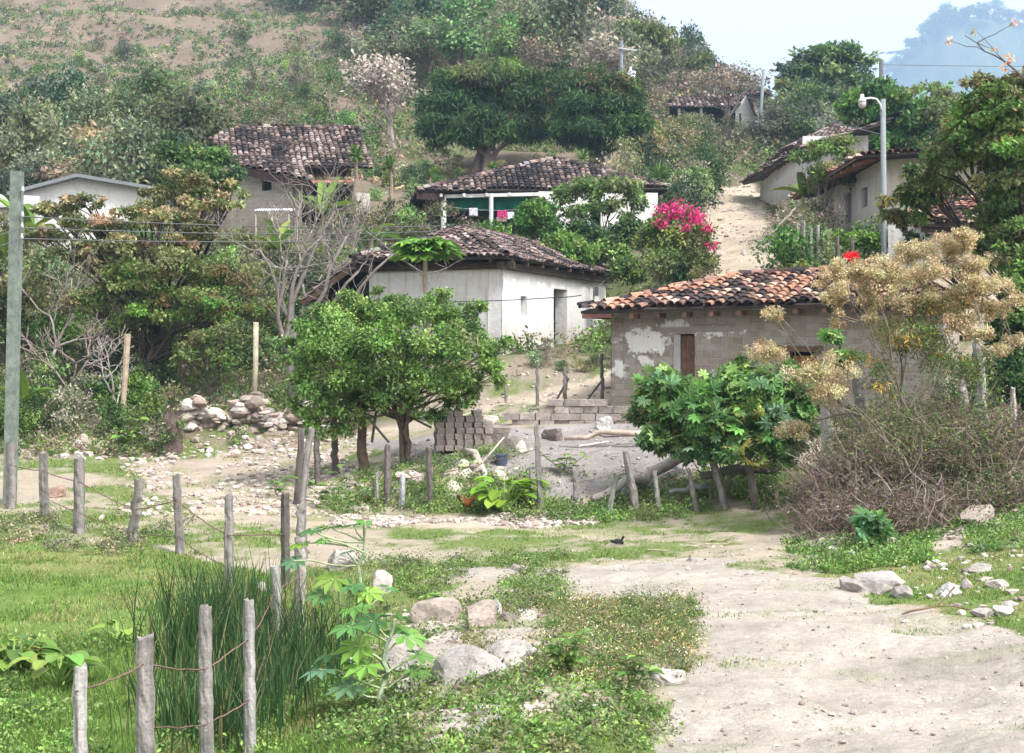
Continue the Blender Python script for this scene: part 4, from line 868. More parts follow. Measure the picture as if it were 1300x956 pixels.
tree('tree', 'small thorny tree with dark S-shaped branches above the stone bank', 'tree', on(270, 38.8), [CP(258, 430, 39, 26, 18), CP(300, 425, 39.2, 26, 18), CP(280, 450, 38.8, 30, 16), CP(235, 452, 38.8, 20, 14)], OLIVE+MID, leaf=.11, n=3500, r0=.055, bark=DARKB, fork=.3)

# --- mangoes behind the porch house
MANGO = DARK+DARK+[(.05, .09, .025)]
tree('mango_tree', 'broad dark mango tree with yellow-green top and several bare trunks, above the porch house', 'tree', on(615, 86),
     [CP(560, 165, 86, 30, 24), CP(590, 128, 87, 44, 34), CP(640, 118, 88, 50, 32), CP(610, 102, 87, 48, 14, LIME[:2]+OLIVE), CP(680, 130, 87, 36, 34), CP(620, 160, 85, 44, 20), CP(665, 165, 86, 36, 16), CP(560, 140, 86.5, 28, 28), CP(640, 92, 88, 40, 8, LIME+OLIVE), CP(595, 170, 84.5, 30, 14), CP(700, 110, 88, 28, 24)],
     MANGO, leaf=.42, n=30000, r0=.42, fork=.34, bark=(.15, .115, .1), stems=3, sub=22, shape=SLIM, droop=.8, spread=.25)
tree('mango_tree', 'round dark mango tree tinged orange-red on top, right of the broader mango', 'tree', on(770, 83),
     [CP(740, 150, 83, 40, 34), CP(785, 140, 83.5, 34, 34), CP(760, 118, 84, 40, 24), CP(720, 120, 84, 26, 24, DARK+[(.09, .08, .035)]), CP(800, 160, 83, 24, 24), CP(760, 170, 82.5, 40, 20), CP(735, 106, 84, 28, 10, [(.16, .11, .05), (.08, .1, .04), (.05, .09, .03)]), CP(775, 110, 84, 32, 10, [(.17, .11, .055), (.06, .1, .04), (.05, .09, .03)]), CP(720, 165, 83.5, 24, 20), CP(785, 120, 83, 24, 14, [(.13, .1, .045), (.06, .1, .03)])],
     MANGO+[(.05, .1, .03)], leaf=.4, n=26000, r0=.4, fork=.3, bark=(.13, .1, .09), stems=2, sub=22, shape=SLIM, droop=.8, spread=.25)
# --- greenery round the porch house
tree('tree', 'airy green tree leaning over the white front wall of the porch house', 'tree', on(760, 56.5), [CP(720, 248, 58, 18, 12), CP(750, 240, 58, 26, 14), CP(785, 238, 58, 28, 13), CP(808, 252, 58, 16, 16), CP(735, 268, 57.5, 22, 10), CP(770, 262, 57.5, 22, 10), CP(795, 280, 57.5, 12, 10)], MID+[(.13, .15, .06)], leaf=.17, n=5200, r0=.09, bark=DARKB, spread=.3)
tree('orange_tree', 'rounded glossy green citrus tree at the left corner of the porch wall', 'tree', on(680, 57), [CP(678, 268, 57, 24, 18), CP(690, 285, 56.5, 26, 18), CP(665, 288, 57, 18, 14), CP(700, 296, 56, 18, 12)], [(.05, .12, .025), (.08, .17, .03), (.035, .08, .02)], leaf=.17, n=5500, r0=.08)
for px, py, d, rx, ry, pal, lab in ((715, 312, 52, 24, 14, LIME, 'bright yellow-green bush just behind the roof of the white house'), (745, 300, 54, 30, 18, DARK+MID, 'dark green bush below the airy tree at the porch house'), (775, 322, 52, 28, 18, LIME+MID, 'mixed green bush above the right end of the white house roof'), (800, 300, 54, 22, 20, DARK, 'dark bluish bush against the porch house wall'), (795, 345, 50, 22, 16, MID, 'green bush behind the eave corner of the white house'), (735, 322, 51, 24, 12, MID+LIME, 'low green bush along the back roof edge of the white house')):
    bush('bush', lab, 'bush', on(px, d), [CP(px-rx*.4, py, d, rx*.6, ry), CP(px+rx*.4, py+3, d, rx*.6, ry*.9), CP(px, py-ry*.4, d, rx*.6, ry*.7)], pal, leaf=.15, n=3400, group='bushes behind the white house')
# bougainvillea
bg = bush('bougainvillea', 'magenta flowering bougainvillea over a rounded green shrub below the lane', 'shrub', on(858, 47), [CP(855, 310, 47, 36, 24), CP(830, 300, 47.2, 24, 20), CP(880, 305, 47, 24, 20), CP(850, 338, 46.5, 40, 18), CP(885, 335, 46.5, 22, 18)], MID+OLIVE+[(.16, .2, .05)], leaf=.13, n=9500, sub=20)
V, F, C = crown_arrays([CP(845, 272, 47, 18, 8), CP(868, 265, 47, 18, 9), CP(885, 278, 46.8, 18, 10), CP(838, 285, 46.6, 10, 5), CP(900, 292, 46.6, 11, 6), CP(903, 312, 46.4, 8, 4), CP(872, 290, 46.2, 10, 4)], 1300, .12, [(.4, .02, .12), (.5, .05, .2), (.3, .01, .07), (.1, .14, .04)], sub=10, spread=.42); mk('flowers', V, F, C, M_petal, bg)
# --- right-hand trees
tree('tree', 'large spreading tree with small green and yellow leaves at the right edge', 'tree', on(1335, 31),
     [CP(1265, 130, 31, 46, 26), CP(1230, 165, 31.5, 44, 26), CP(1290, 150, 30.5, 50, 34), CP(1200, 205, 32, 40, 24), CP(1165, 255, 33, 34, 20), CP(1140, 275, 33.5, 24, 12), CP(1250, 200, 31, 50, 30), CP(1300, 200, 30, 50, 40), CP(1280, 240, 30.5, 44, 26), CP(1190, 240, 33, 30, 18), CP(1310, 110, 31, 40, 22, OLIVE+[(.45, .28, .06)]), CP(1275, 275, 31, 40, 22), CP(1300, 320, 30, 40, 34), CP(1170, 225, 33, 26, 14), CP(1250, 110, 31.5, 28, 12, OLIVE), CP(1240, 310, 31, 26, 20), CP(1160, 310, 32, 18, 14, DARK)],
     MID+LIME[:3]+OLIVE+[(.2, .16, .04), (.07, .13, .04)], leaf=.12, n=36000, r0=.15, fork=.35, sub=18, spread=.24, twigs=4, flat=.5, bark=DARKB, up=.8)
tree('bush_tree', 'fresh lime green shrubby tree at the extreme right edge above the fence', 'tree', on(1310, 28), [CP(1290, 365, 28, 30, 26), CP(1310, 340, 28, 24, 24), CP(1285, 400, 28, 26, 20), CP(1310, 420, 28, 28, 30), CP(1275, 430, 28, 20, 26, DARK), CP(1290, 460, 27.6, 26, 22, DARK)], LIME+MID, leaf=.12, n=8000, r0=.08, stems=2)
tree('tree', 'dense green tree behind the street lamp, above the long cream house', 'tree', on(1130, 78), [CP(1095, 140, 78, 24, 24), CP(1120, 120, 78, 26, 22), CP(1150, 140, 77, 28, 28), CP(1115, 165, 77, 30, 22), CP(1160, 165, 76, 30, 24), CP(1185, 150, 76, 22, 24, OLIVE+MID), CP(1125, 185, 76, 26, 12), CP(1200, 130, 78, 20, 20, OLIVE), CP(1215, 155, 77, 22, 22, OLIVE+MID)], [(.04, .11, .02), (.06, .14, .03), (.03, .075, .02), (.1, .17, .03)], leaf=.3, n=15000, r0=.22)
tree('tree', 'thin pale-stemmed feathery tree growing against the long cream house', 'tree', on(1048, 56), [CP(1040, 190, 56, 26, 10), CP(1065, 182, 56, 22, 9), CP(1020, 200, 56, 18, 9), CP(1078, 196, 56, 20, 10), CP(1050, 215, 55.5, 28, 14), CP(1075, 228, 55.5, 16, 16), CP(1035, 232, 56, 14, 10)], OLIVE+MID+LIME[:2], leaf=.16, n=3600, r0=.06, bark=PALEB, fork=.3, flat=.45, stems=2, twigs=6)
tree('tree', 'tall flat-topped green tree on the skyline right of the hilltop house', 'tree', on(1060, 128), [CP(1025, 80, 128, 30, 14), CP(1060, 72, 128, 34, 12), CP(1085, 80, 128, 26, 12), CP(1000, 100, 127, 26, 14), CP(1045, 100, 127, 34, 14), CP(1085, 102, 127, 26, 14), CP(1060, 62, 128, 26, 7)], MID+BLUEG, leaf=.45, n=7500, r0=.32, fork=.45, flat=.45, bark=DARKB)
tree('tree', 'hazy olive tree standing between the hilltop house and the skyline tree', 'tree', on(1000, 118), [CP(1002, 118, 118, 20, 16), CP(1018, 140, 117, 30, 20), CP(1045, 135, 117, 28, 20), CP(1070, 130, 118, 24, 18), CP(1030, 160, 115, 24, 14)], OLIVE+BLUEG, leaf=.42, n=8500, r0=.26)
tree('dry_tree', 'grey-brown leafless-looking tree standing over the hilltop porch', 'tree', on(925, 124), [CP(905, 100, 124, 36, 14), CP(940, 92, 125, 30, 14), CP(880, 112, 124, 28, 12), CP(925, 112, 123, 30, 10), CP(955, 100, 125, 18, 12)], DRY, leaf=.3, n=1500, r0=.3, fork=.5, twigs=9, bark=(.17, .14, .13), flat=.5)
# two-part bare tree at the left of the white house, and other leafless ones
def bare_tree(label, base, col, r0, levels, H0, spread=.75, lean=(0, 0), seed=0, group=None, name='bare_tree', targets=None):
    st = np.random.default_rng(seed); mb = MB()
    def grow(p, d, L, r, lv):
        k = 5; pts = [p]; dd = d
        for i in range(k-1): dd = unit(dd+st.normal(0, .13, 3)+[0, 0, .04]); pts.append(pts[-1]+dd*L/(k-1))
        mb.tube(pts, np.linspace(r, r*.62, k), 7 if lv > 2 else 4, np.array(col)*(.8+.4*st.random()))
        if lv <= 0: return
        for i in range(3 if lv > 1 else 4):
            q = pts[-1] if i < 2 else pts[st.integers(2, k)]
            nd = unit(dd*.75+st.normal(0, spread, 3)*[1, .8, .65]+[0, 0, .12]); grow(q, nd, L*(.62+.25*st.random()), r*(.55+.1*st.random()), lv-1)
    base = np.array(base)
    if targets is None: grow(base-[0, 0, .1], unit(np.array([lean[0], lean[1], 1.])), H0, r0, levels)
    else:
        fk = base+[0, 0, H0]; mb.tube(np.array([base-[0, 0, .2], (base+fk)/2+[.03, 0, 0], fk]), [r0*1.3, r0, r0*.9], 9, np.array(col)*.6)
        for t in targets:
            q = curve(fk, t, .1, 8); mb.tube(q, np.linspace(r0*.62, r0*.2, 8), 6, col)
            for _ in range(3):
                i = st.integers(3, 8); grow(q[i], unit(q[-1]-q[0]+st.normal(0, .9, 3)*np.linalg.norm(q[-1]-q[0])*.8), 1.0, r0*.17, levels-2)
    root = mb.build(name, M_bark, None, base, smooth=True, label=label, category='tree')
    if group: root['group'] = group
    return root
bare_tree('bare grey tree with crooked pale limbs at the left end of the white house', [*P(370, 0, 38.5)[:2], float(H(P(370, 0, 38.5)[0], 38.5))], (.2, .175, .165), .14, 4, 1.25, seed=3,
          targets=[P(330, 318, 38.6), P(365, 330, 38.2), P(410, 300, 38.4), P(440, 300, 38.8), P(455, 345, 37.8), P(425, 268, 39), P(500, 322, 37.6)])
bare_tree('pale many-stemmed leafless tree left of the olive tree', on(60, 40.5), (.3, .26, .24), .07, 4, 1.6, seed=5, spread=.4, lean=(.25, 0))
bare_tree('leafless grey brush tree on the left bank behind the fence', on(108, 38.6), (.34, .27, .25), .05, 4, 1.1, seed=8, spread=.5)
bare_tree('dead twisted grey branches on the left bank beside the tan cut stump', on(150, 38.4), (.4, .36, .33), .05, 4, .9, seed=12, spread=.6, lean=(-.3, 0))
bare_tree('bare twiggy thicket tree rising behind the lean-to', on(475, 49), (.24, .2, .18), .07, 5, 1.3, seed=21, spread=.65)
bare_tree('sprawling bare thicket tree above the lean-to roof', on(430, 52), (.22, .19, .16), .07, 5, 1.5, seed=31, spread=.65)
bare_tree('bare grey tree in the hedge below the upper left house', on(390, 50), (.33, .29, .26), .08, 4, 1.8, seed=35, spread=.55)

# --- spiky, broad and tall-leaved plants
def strip(p0, d, L, w, droop, k=6, fold=.2, side=None):
    """one long arching blade, returned as vertices and faces"""
    d = unit(np.array(d, float)); side = unit(np.cross(d, [0, 0, 1])) if side is None else side; V = []
    p = np.array(p0, float); dd = d.copy()
    for i in range(k+1):
        t = i/k; ww = w*(math.sin(math.pi*min(1, .12+t*.88))**.6 if t < 1 else .02)
        up = np.cross(side, dd); V += [p-side*ww/2+up*ww*fold, p, p+side*ww/2+up*ww*fold]
        dd = unit(dd+np.array([0, 0, -droop/k])); p = p+dd*L/k
    F = [[3*i+a, 3*i+a+1, 3*i+a+4, 3*i+a+3] for i in range(k) for a in (0, 1)]
    return np.array(V), np.array(F)
def rosette(mb, c, n, L, w, pal, lo=-.1, hi=1.4, droop=.6):
    for i in range(n):
        a = rng.random()*6.283; e = lo+(hi-lo)*rng.random()**.8
        V, F = strip(c, [math.cos(a)*math.cos(e), math.sin(a)*math.cos(e), math.sin(e)], L*(.75+.4*rng.random()), w, droop*rng.random(), 4); mb.add(V, F, np.abs(pick(pal, 1)[0]))
YUC = [(.12, .22, .05), (.17, .28, .07), (.08, .15, .035)]
def yucca(label, px, py, d, size, trunk=True):
    c = P(px, py, d)
    if not trunk: c = G(px, py+size*.45, 50)+[0, 0, .15]; d = c[1]
    g = float(H(c[0], c[1])); root = thing('yucca', label, 'plant', (c[0], c[1], g), 'spiky yucca plants')
    mb = MB(); mb.tube(curve([c[0], c[1], g-.1], c, .04, 5), [.12, .1, .1, .09, .09], 7, (.25, .2, .15)); mb.build('trunk', M_bark, root)
    mb = MB(); rosette(mb, c, 90, size*d/FPX, .07, YUC, -.5); mb.build('leaves', M_leaf, root)
for args in (('spiky yucca on a short trunk at the right end of the upper left house', 452, 198, 62, 17), ('spiky yucca rosette peeping over the porch house roof', 740, 203, 74, 18), ('low spiky plant left of the porch house, nearest the upper left house', 495, 212, 68, 18), ('small spiky plant on the bare slope below the mangoes', 583, 222, 74, 10), ('tiny spiky plant left of the mango trunks', 545, 224, 76, 8), ('large spiky plant right of the porch house ridge', 838, 225, 72, 24), ('second spiky plant beside the large one right of the porch house', 860, 232, 70, 16), ('dark spiky agave high on the slope', 420, 102, 120, 22), ('small spiky plant beside the mango trunks', 625, 213, 78, 9)): yucca(*args)
def banana(label, px, d, h, n, L, seed=0, py=None, pal=((.2, .3, .05), (.14, .24, .04))):
    b = on(px, d); root = thing('banana_plant', label, 'plant', b, 'banana plants'); mb = MB(); top = b+[.05, 0, h]; mb.tube(curve(b-[0, 0, .1], top, .03, 5), np.linspace(.13, .07, 5), 8, (.28, .26, .12)); mb.build('stem', M_bark, root)
    mb = MB()
    for i in range(n):
        a = i*2.4+seed; e = .5+.75*rng.random(); V, F = strip(top, [math.cos(a)*math.cos(e), math.sin(a)*math.cos(e), math.sin(e)], L*(.8+.35*rng.random()), L*.26, 1.3*rng.random()+.3, 8, .3); mb.add(V, F, np.abs(pick(pal, 1)[0]))
    mb.build('leaves', M_leaf, root)
banana('tall banana plant in front of the rusty lean-to of the upper left house', 410, 57, 2.4, 7, 1.8)
banana('banana plant with pale trunk left of the long cream house', 1018, 57, 1.6, 6, 1.5, 1)
banana('banana plant just right of the wooden utility pole', 34, 50, 2.9, 6, 2.0, 2)
banana('young banana plant at the foot of the left slope by the utility pole', 27, 38.5, .5, 5, 1.1, 4)
banana('banana plant below the white corrugated awning', 350, 53, 1.8, 8, 1.7, 5)
banana('banana plant with torn leaves right of the rusty lean-to', 470, 57, 1.5, 6, 1.5, 7)
banana('banana plant at the left edge behind the utility pole', 5, 49, 2.2, 6, 1.8, 8)
def papaya(label, px, base_d, top_py, crown_px, n):
    b = on(px, base_d); top = P(px-4, top_py, base_d); root = thing('papaya_tree', label, 'tree', b); mb = MB(); mb.tube(curve(b-[0, 0, .1], top, .02, 6), np.linspace(.09, .055, 6), 8, (.3, .26, .2)); mb.build('trunk', M_bark, root)
    mb = MB(); R_ = crown_px*base_d/FPX; pos, ax, nr = [], [], []
    for i in range(n):
        a = i*2.4; e = .35+.7*rng.random()-(.7 if i > n*.6 else 0); q = top+np.array([math.cos(a)*math.cos(e), math.sin(a)*math.cos(e), math.sin(e)*.55])*R_*(.7+.3*rng.random()); mb.tube(curve(top, q, .06, 4), [.018, .015, .012, .01], 4, (.2, .28, .08))
        for k in range(3): pos.append(q+rng.normal(0, .06, 3)); ax.append(np.array([math.cos(a+k-1), math.sin(a+k-1), -.15])); nr.append(np.array([0, 0, 1])+rng.normal(0, .2, 3))
    V, F, C = inst(PALM[0], PALM[1], np.array(pos), np.array(ax), np.array(nr), .48+.12*rng.random(len(pos)), pick([(.17, .33, .06), (.13, .26, .05)], len(pos))); mb.add(V, F, C); mb.build('leaves', M_leaf, root)
papaya('slim papaya tree with a single tuft of leaves before the grey wall', 544, 36, 318, 26, 18)
# palmate castor bushes
def castor(label, base, clumps, n, leaf, pal, group=None, stems=4):
    root = thing('castor_bush', label, 'shrub', base, group); limb_mesh(base, clumps, .04, .2, (.2, .22, .14), 3, stems, n=5).build('stem', M_bark, root)
    V, F, C = crown_arrays(clumps, n, leaf, pal, shape=PALM, up=1.1, droop=.15, spread=.5, flat=.6, sub=12); mk('leaves', V, F, C, M_leaf, root)
CAS = [(.09, .2, .05), (.1, .22, .05), (.05, .12, .035), (.14, .27, .07), (.09, .17, .08)]
castor('large leafy castor bush in front of the adobe house door', on(905, 26.6),
       [CP(845, 492, 27, 28, 16), CP(897, 503, 27, 28, 16), CP(930, 500, 26.6, 40, 24), CP(980, 495, 26.6, 36, 22), CP(860, 530, 26.6, 36, 22), CP(830, 510, 27, 20, 18), CP(905, 535, 26.2, 40, 24), CP(1010, 490, 26.5, 22, 16), CP(1020, 545, 26, 16, 20), CP(960, 535, 26, 40, 24), CP(1005, 520, 26.2, 26, 26), CP(840, 560, 26.4, 24, 16), CP(890, 570, 26.2, 30, 16), CP(985, 565, 25.8, 30, 18), CP(940, 575, 25.8, 34, 16), CP(938, 468, 26.8, 10, 8), CP(1002, 470, 26.7, 9, 9), CP(812, 528, 26.9, 9, 8), CP(1036, 520, 26.4, 8, 8), CP(1070, 455, 27, 16, 12), CP(1060, 430, 27, 10, 8)], 3300, .16, CAS+MID+[(.2, .28, .1), (.3, .3, .08)])
castor('small castor plant in the verge at the foot of the scrub bank', on(1105, 20.5), [CP(1108, 672, 20.5, 14, 20)], 60, .2, CAS, stems=1)
# foreground castor plants, bottom centre left
def castor_stem(label, px, d, tops, base_px=None):
    b = on(base_px or px, d); root = thing('castor_plant', label, 'plant', b, 'castor plants by the reeds'); mb = MB(); pos, ax, nr, sz = [], [], [], []
    main = max(tops, key=lambda t: -t[1]); mt = P(main[0], main[1]+6, d); spine = curve(b-[0, 0, .05], mt, .03, 12); mb.tube(spine, np.linspace(.028, .012, 12), 6, (.25, .32, .2))
    for (tx, ty, rp, up_) in tops:
        q = P(tx, ty, d+rng.normal(0, .12)); k = int(np.argmin(np.abs(spine[:, 2]-(q[2]-.15)))); mb.tube(curve(spine[min(k, 10)], q, .08, 5), [.012, .01, .009, .008, .007], 4, (.3, .35, .2))
        a = math.atan2(q[1]-spine[k][1], q[0]-spine[k][0]); pos.append(q-np.array([math.cos(a), math.sin(a), 0])*rp*d/FPX*.2); ax.append([math.cos(a), math.sin(a), -.2]); nr.append([.2*rng.normal(), -.35*up_+.1*rng.normal(), 1]); sz.append(rp*d/FPX)
    V, F, C = inst(PALM[0], PALM[1], np.array(pos), np.array(ax), np.array(nr), np.array(sz), pick([(.08, .2, .06), (.12, .26, .06), (.17, .3, .05), (.1, .2, .1)], len(pos))); mb.build('stem', M_bark, root); mk('leaves', V, F, C, M_leaf, root)
castor_stem('tall castor plant behind the front fence with bluish-green lobed leaves', 440, 14.2, [(395, 672, 22, .2), (420, 668, 20, .3), (448, 665, 18, 0), (462, 662, 16, .2), (410, 685, 16, .6), (372, 712, 22, 1), (420, 735, 30, 1.2), (445, 742, 26, 1.4), (470, 752, 26, 1.4), (450, 772, 28, 1.6), (405, 755, 24, 1), (495, 745, 18, .7), (380, 690, 20, .3), (440, 700, 14, .6)], 445)
castor_stem('castor plant with long horizontal leaves at the bottom edge, between reeds and rocks', 470, 12.2, [(440, 795, 32, .8), (470, 788, 30, .6), (500, 800, 30, .7), (520, 805, 34, 1), (450, 820, 36, .4), (420, 830, 34, .3), (535, 830, 28, .8), (460, 845, 34, .4), (405, 850, 32, .5), (530, 850, 24, .9), (440, 870, 34, .5), (500, 780, 30, .3)], 478)
# broad elephant-ear plants
def broad(label, px, d, n, L, hgt, pal, w=.62, group='broad-leaved arum plants'):
    b = on(px, d); root = thing('arum_plant', label, 'plant', b, group); ms, mb = MB(), MB()
    for i in range(n):
        a = rng.random()*6.283; r = L*(.25+.9*rng.random()); q = b+[math.cos(a)*r, math.sin(a)*r, hgt*(.35+.65*rng.random())]; ms.tube(curve(b, q, .08, 5), [.02, .018, .015, .012, .01], 5, (.2, .3, .08))
        V, F = strip(q, [math.cos(a), math.sin(a), .15+.3*rng.random()], L*(.7+.4*rng.random()), L*w, .9, 6, .12); mb.add(V, F, np.abs(pick(pal, 1)[0]))
    ms.build('stem', M_bark, root); mb.build('leaves', M_leaf, root)
broad('clump of big lime-green arum leaves in front of the yard, behind the pink rubble', 640, 26.3, 34, .42, .62, [(.2, .36, .03), (.16, .3, .03), (.26, .4, .05)])
broad('yellowish broad-leaved plant in the grass at the left edge', 20, 14.2, 34, .24, .3, [(.2, .28, .05), (.14, .25, .05), (.26, .3, .07), (.09, .18, .04)])
broad('broad-leaved plant with one dark upright leaf, left of the front posts', 75, 13.6, 20, .24, .34, [(.12, .23, .05), (.2, .28, .06)])
broad('broad green leaves just behind the nearest post, left bottom', 150, 15.5, 8, .22, .22, [(.2, .32, .06)])
# --- reeds round the front fence
def reeds(label, spots, n, hmin, hmax, group='dark rush clumps'):
    c = on(*spots[0]); mb = MB(); k = n
    i = rng.integers(0, len(spots), k); ctr = np.array([on(*s) for s in spots]); pos = ctr[i]+np.c_[rng.normal(0, .23, k), rng.normal(0, .4, k), np.zeros(k)]
    pos[:, 2] = H(pos[:, 0], pos[:, 1])-.05; h = hmin+(hmax-hmin)*rng.random(k)**.6; ln = rng.normal(0, .13, (k, 2)); w_ = .006+.004*rng.random(k); col = pick([(.03, .075, .025), (.055, .12, .035), (.025, .06, .02), (.2, .19, .09)], k, [.3, .38, .2, .12])
    V = []; th = rng.random(k)*3.14; sx = np.c_[np.cos(th), np.sin(th)*.3, np.zeros(k)]
    for t, ww in ((0, 1), (.5, .9), (1, .2)):
        p = pos+np.c_[ln*h[:, None]*t*t*1.5, h*t]; V += [p-sx*w_[:, None]*ww, p+sx*w_[:, None]*ww]
    V = np.stack(V, 1); F = np.array([[0, 1, 3, 2], [2, 3, 5, 4]])[None]+(np.arange(k)*6)[:, None, None]
    mk('reed_clump', V.reshape(-1, 3), F.reshape(-1, 4), np.repeat(np.abs(col), 6, 0), M_leaf, None, c, label=label, category='reeds', group=group)
reeds('tall dark green reed clump behind the two tallest front posts', [(255, 14.6), (275, 14.9), (300, 15.2), (325, 15), (270, 15.8), (300, 16.2), (235, 14.9)], 1000, .4, 1.12)
reeds('dark reeds standing right among the front fence posts', [(330, 13.6), (350, 13.9), (385, 14.2), (400, 14.8), (370, 13.2)], 430, .4, .95)
reeds('thinner reeds filling the gap between the front posts at the bottom', [(235, 12.3), (262, 12.3), (285, 12.2), (222, 12.5), (308, 12.5), (332, 12.4)], 520, .3, .7)
# --- dry seed-head shrub at the right
def seed_shrub():
    root = thing('seedhead_shrub', 'tall straggly shrub with big fluffy straw-coloured seed heads at the right', 'shrub', on(1170, 23.5)); b = on(1165, 23.5); mb = MB(); sp = []; limbs = []
    heads = [(982, 400, 16, 9), (975, 448, 24, 14), (1042, 478, 36, 26), (1055, 498, 28, 14), (1060, 350, 22, 24), (1090, 345, 20, 16), (1125, 352, 26, 28), (1110, 385, 20, 20), (1160, 325, 28, 24), (1180, 350, 26, 24), (1205, 318, 28, 20), (1235, 335, 24, 18), (1240, 370, 26, 20), (1225, 300, 18, 12), (1190, 385, 26, 18), (1150, 390, 22, 18), (1260, 395, 24, 14), (1215, 410, 24, 14), (1105, 405, 10, 9), (1065, 400, 8, 6), (1062, 412, 10, 8), (1245, 425, 18, 10), (1290, 380, 14, 9), (1285, 435, 18, 10), (1265, 445, 16, 8), (1005, 545, 20, 12), (1180, 430, 18, 12), (1145, 430, 12, 10), (1060, 378, 20, 14), (1100, 365, 16, 14), (1275, 365, 14, 10)]
    for (px, py, rx, ry) in heads:
        d = 23.5+rng.normal(0, .35); sp.append([*P(px, py, d), rx*d/FPX*1.05, rx*d/FPX*.85, ry*d/FPX]); prev = [h for h in limbs if np.linalg.norm(h[-1]-P(px, py, d)) < .9]; q = curve(b+[rng.normal(0, .25), 0, 0] if not prev or len(limbs) < 5 else prev[rng.integers(len(prev))][rng.integers(3, 7)], P(px, py+ry*.6, d), .12, 8, droop=.04); limbs.append(q); mb.tube(q, np.linspace(.02, .007, 8), 5, (.17, .14, .11))
        for _ in range(3): k = rng.integers(3, 7); mb.tube(curve(q[k], P(px+rng.normal(0, rx*.5), py+rng.normal(0, ry*.4), d), .1, 4), [.01, .008, .006, .004], 4, (.25, .21, .16))
    mb.build('stem', M_bark, root)
    V, F, C = crown_arrays(sp, 70000, .04, [(.4, .33, .2), (.46, .39, .25), (.36, .29, .17), (.26, .2, .11), (.38, .33, .2)], sub=34, spread=.2, shape=LEAF, up=.4, shell=.55, flat=.8, colmix=.1); mk('seed_heads', V, F, C, M_leaf, root)
    V, F, C = crown_arrays([CP(1190, 395, 23.8, 50, 26), CP(1150, 440, 23.6, 40, 30), CP(1200, 460, 23.6, 40, 30), CP(1120, 480, 23.4, 22, 30), CP(1090, 455, 23.5, 14, 18), CP(1240, 470, 23.6, 30, 22), CP(1230, 340, 24, 26, 20), CP(1130, 420, 24, 20, 18), CP(1010, 480, 24, 14, 12)], 6500, .09, MID+OLIVE+[(.4, .25, .05), (.2, .24, .07)], sub=16, shape=SLIM); mk('foliage', V, F, C, M_leaf, root)
seed_shrub()
# --- thorny dry scrub on the bank at the right
def scrub(label, px, d, spread_px, h, n, col, leafn, pal, name='scrub_bush', group='dry scrub on the right bank'):
    b = on(px, d); root = thing(name, label, 'bush', b, group); mb = MB(); w_ = spread_px*d/FPX; ends = []
    for i in range(n):
        s = on(px+rng.normal(0, spread_px*.45), d+rng.normal(0, w_*.3)); e = s+unit(np.array([rng.normal(0, .7), rng.normal(0, .7), .9]))*h*(.5+.7*rng.random()); c_ = np.array(col)*(.6+.8*rng.random())
        q = curve(s, e, .22, 5, droop=.1); mb.tube(q, np.linspace(.009, .003, 5), 3, c_, cap=False); ends.append(q[rng.integers(2, 5)])
        for _ in range(2): k = rng.integers(1, 4); e2 = q[k]+unit(rng.normal(0, 1, 3))*h*.35; mb.tube(np.array([q[k], (q[k]+e2)/2+rng.normal(0, .03, 3), e2]), [.005, .004, .002], 3, c_, cap=False)
    mb.build('twigs', M_bark, root)
    E = np.array(ends); k = leafn; pos = E[rng.integers(0, len(E), k)]+rng.normal(0, .14, (k, 3)); V, F, C = inst(LEAF[0], LEAF[1], pos, rng.normal(0, 1, (k, 3)), rng.normal(0, .6, (k, 3))+[0, 0, .7], .055*(.6+.8*rng.random(k)), pick(pal, k)); mk('foliage', V, F, np.abs(C), M_leaf, root)
BR = (.22, .165, .14)
for a in (('dense purplish-brown thorn scrub beneath the pale lichened post', 1065, 23.3, 44, .95, 600, BR, 1500, DRY+OLIVE), ('tangled brown scrub in the middle of the right bank', 1120, 23, 60, 1.15, 800, BR, 3200, DRY+OLIVE), ('olive-topped scrub under the seed-head shrub', 1165, 23.4, 64, 1.5, 800, (.23, .19, .14), 14000, OLIVE+LIME+LIME[:2]+[(.26, .24, .08)]), ('scrub with yellow-green shoots right of the seed-head shrub', 1225, 23.2, 64, 1.25, 800, BR, 8400, OLIVE+LIME[:2]+MID), ('low brown scrub spilling to the foot of the right bank', 1160, 21.7, 84, .6, 800, BR, 2600, DRY+OLIVE[:2]), ('sparse brown scrub at the right edge above the pale rubble', 1285, 23.6, 60, 1.1, 600, BR, 2400, DRY+OLIVE), ('matted dead stems between the reddish boulder and the scrub', 1085, 21.9, 60, .6, 520, BR, 1500, DRY+OLIVE), ('grey-brown scrub against the fence at the back of the right bank', 1130, 25.2, 90, 1.2, 700, BR, 7000, OLIVE+DRY+MID), ('low scrub with green leaves at the right edge of the verge', 1270, 21.6, 50, .5, 420, BR, 2600, OLIVE+MID)): scrub(*a)

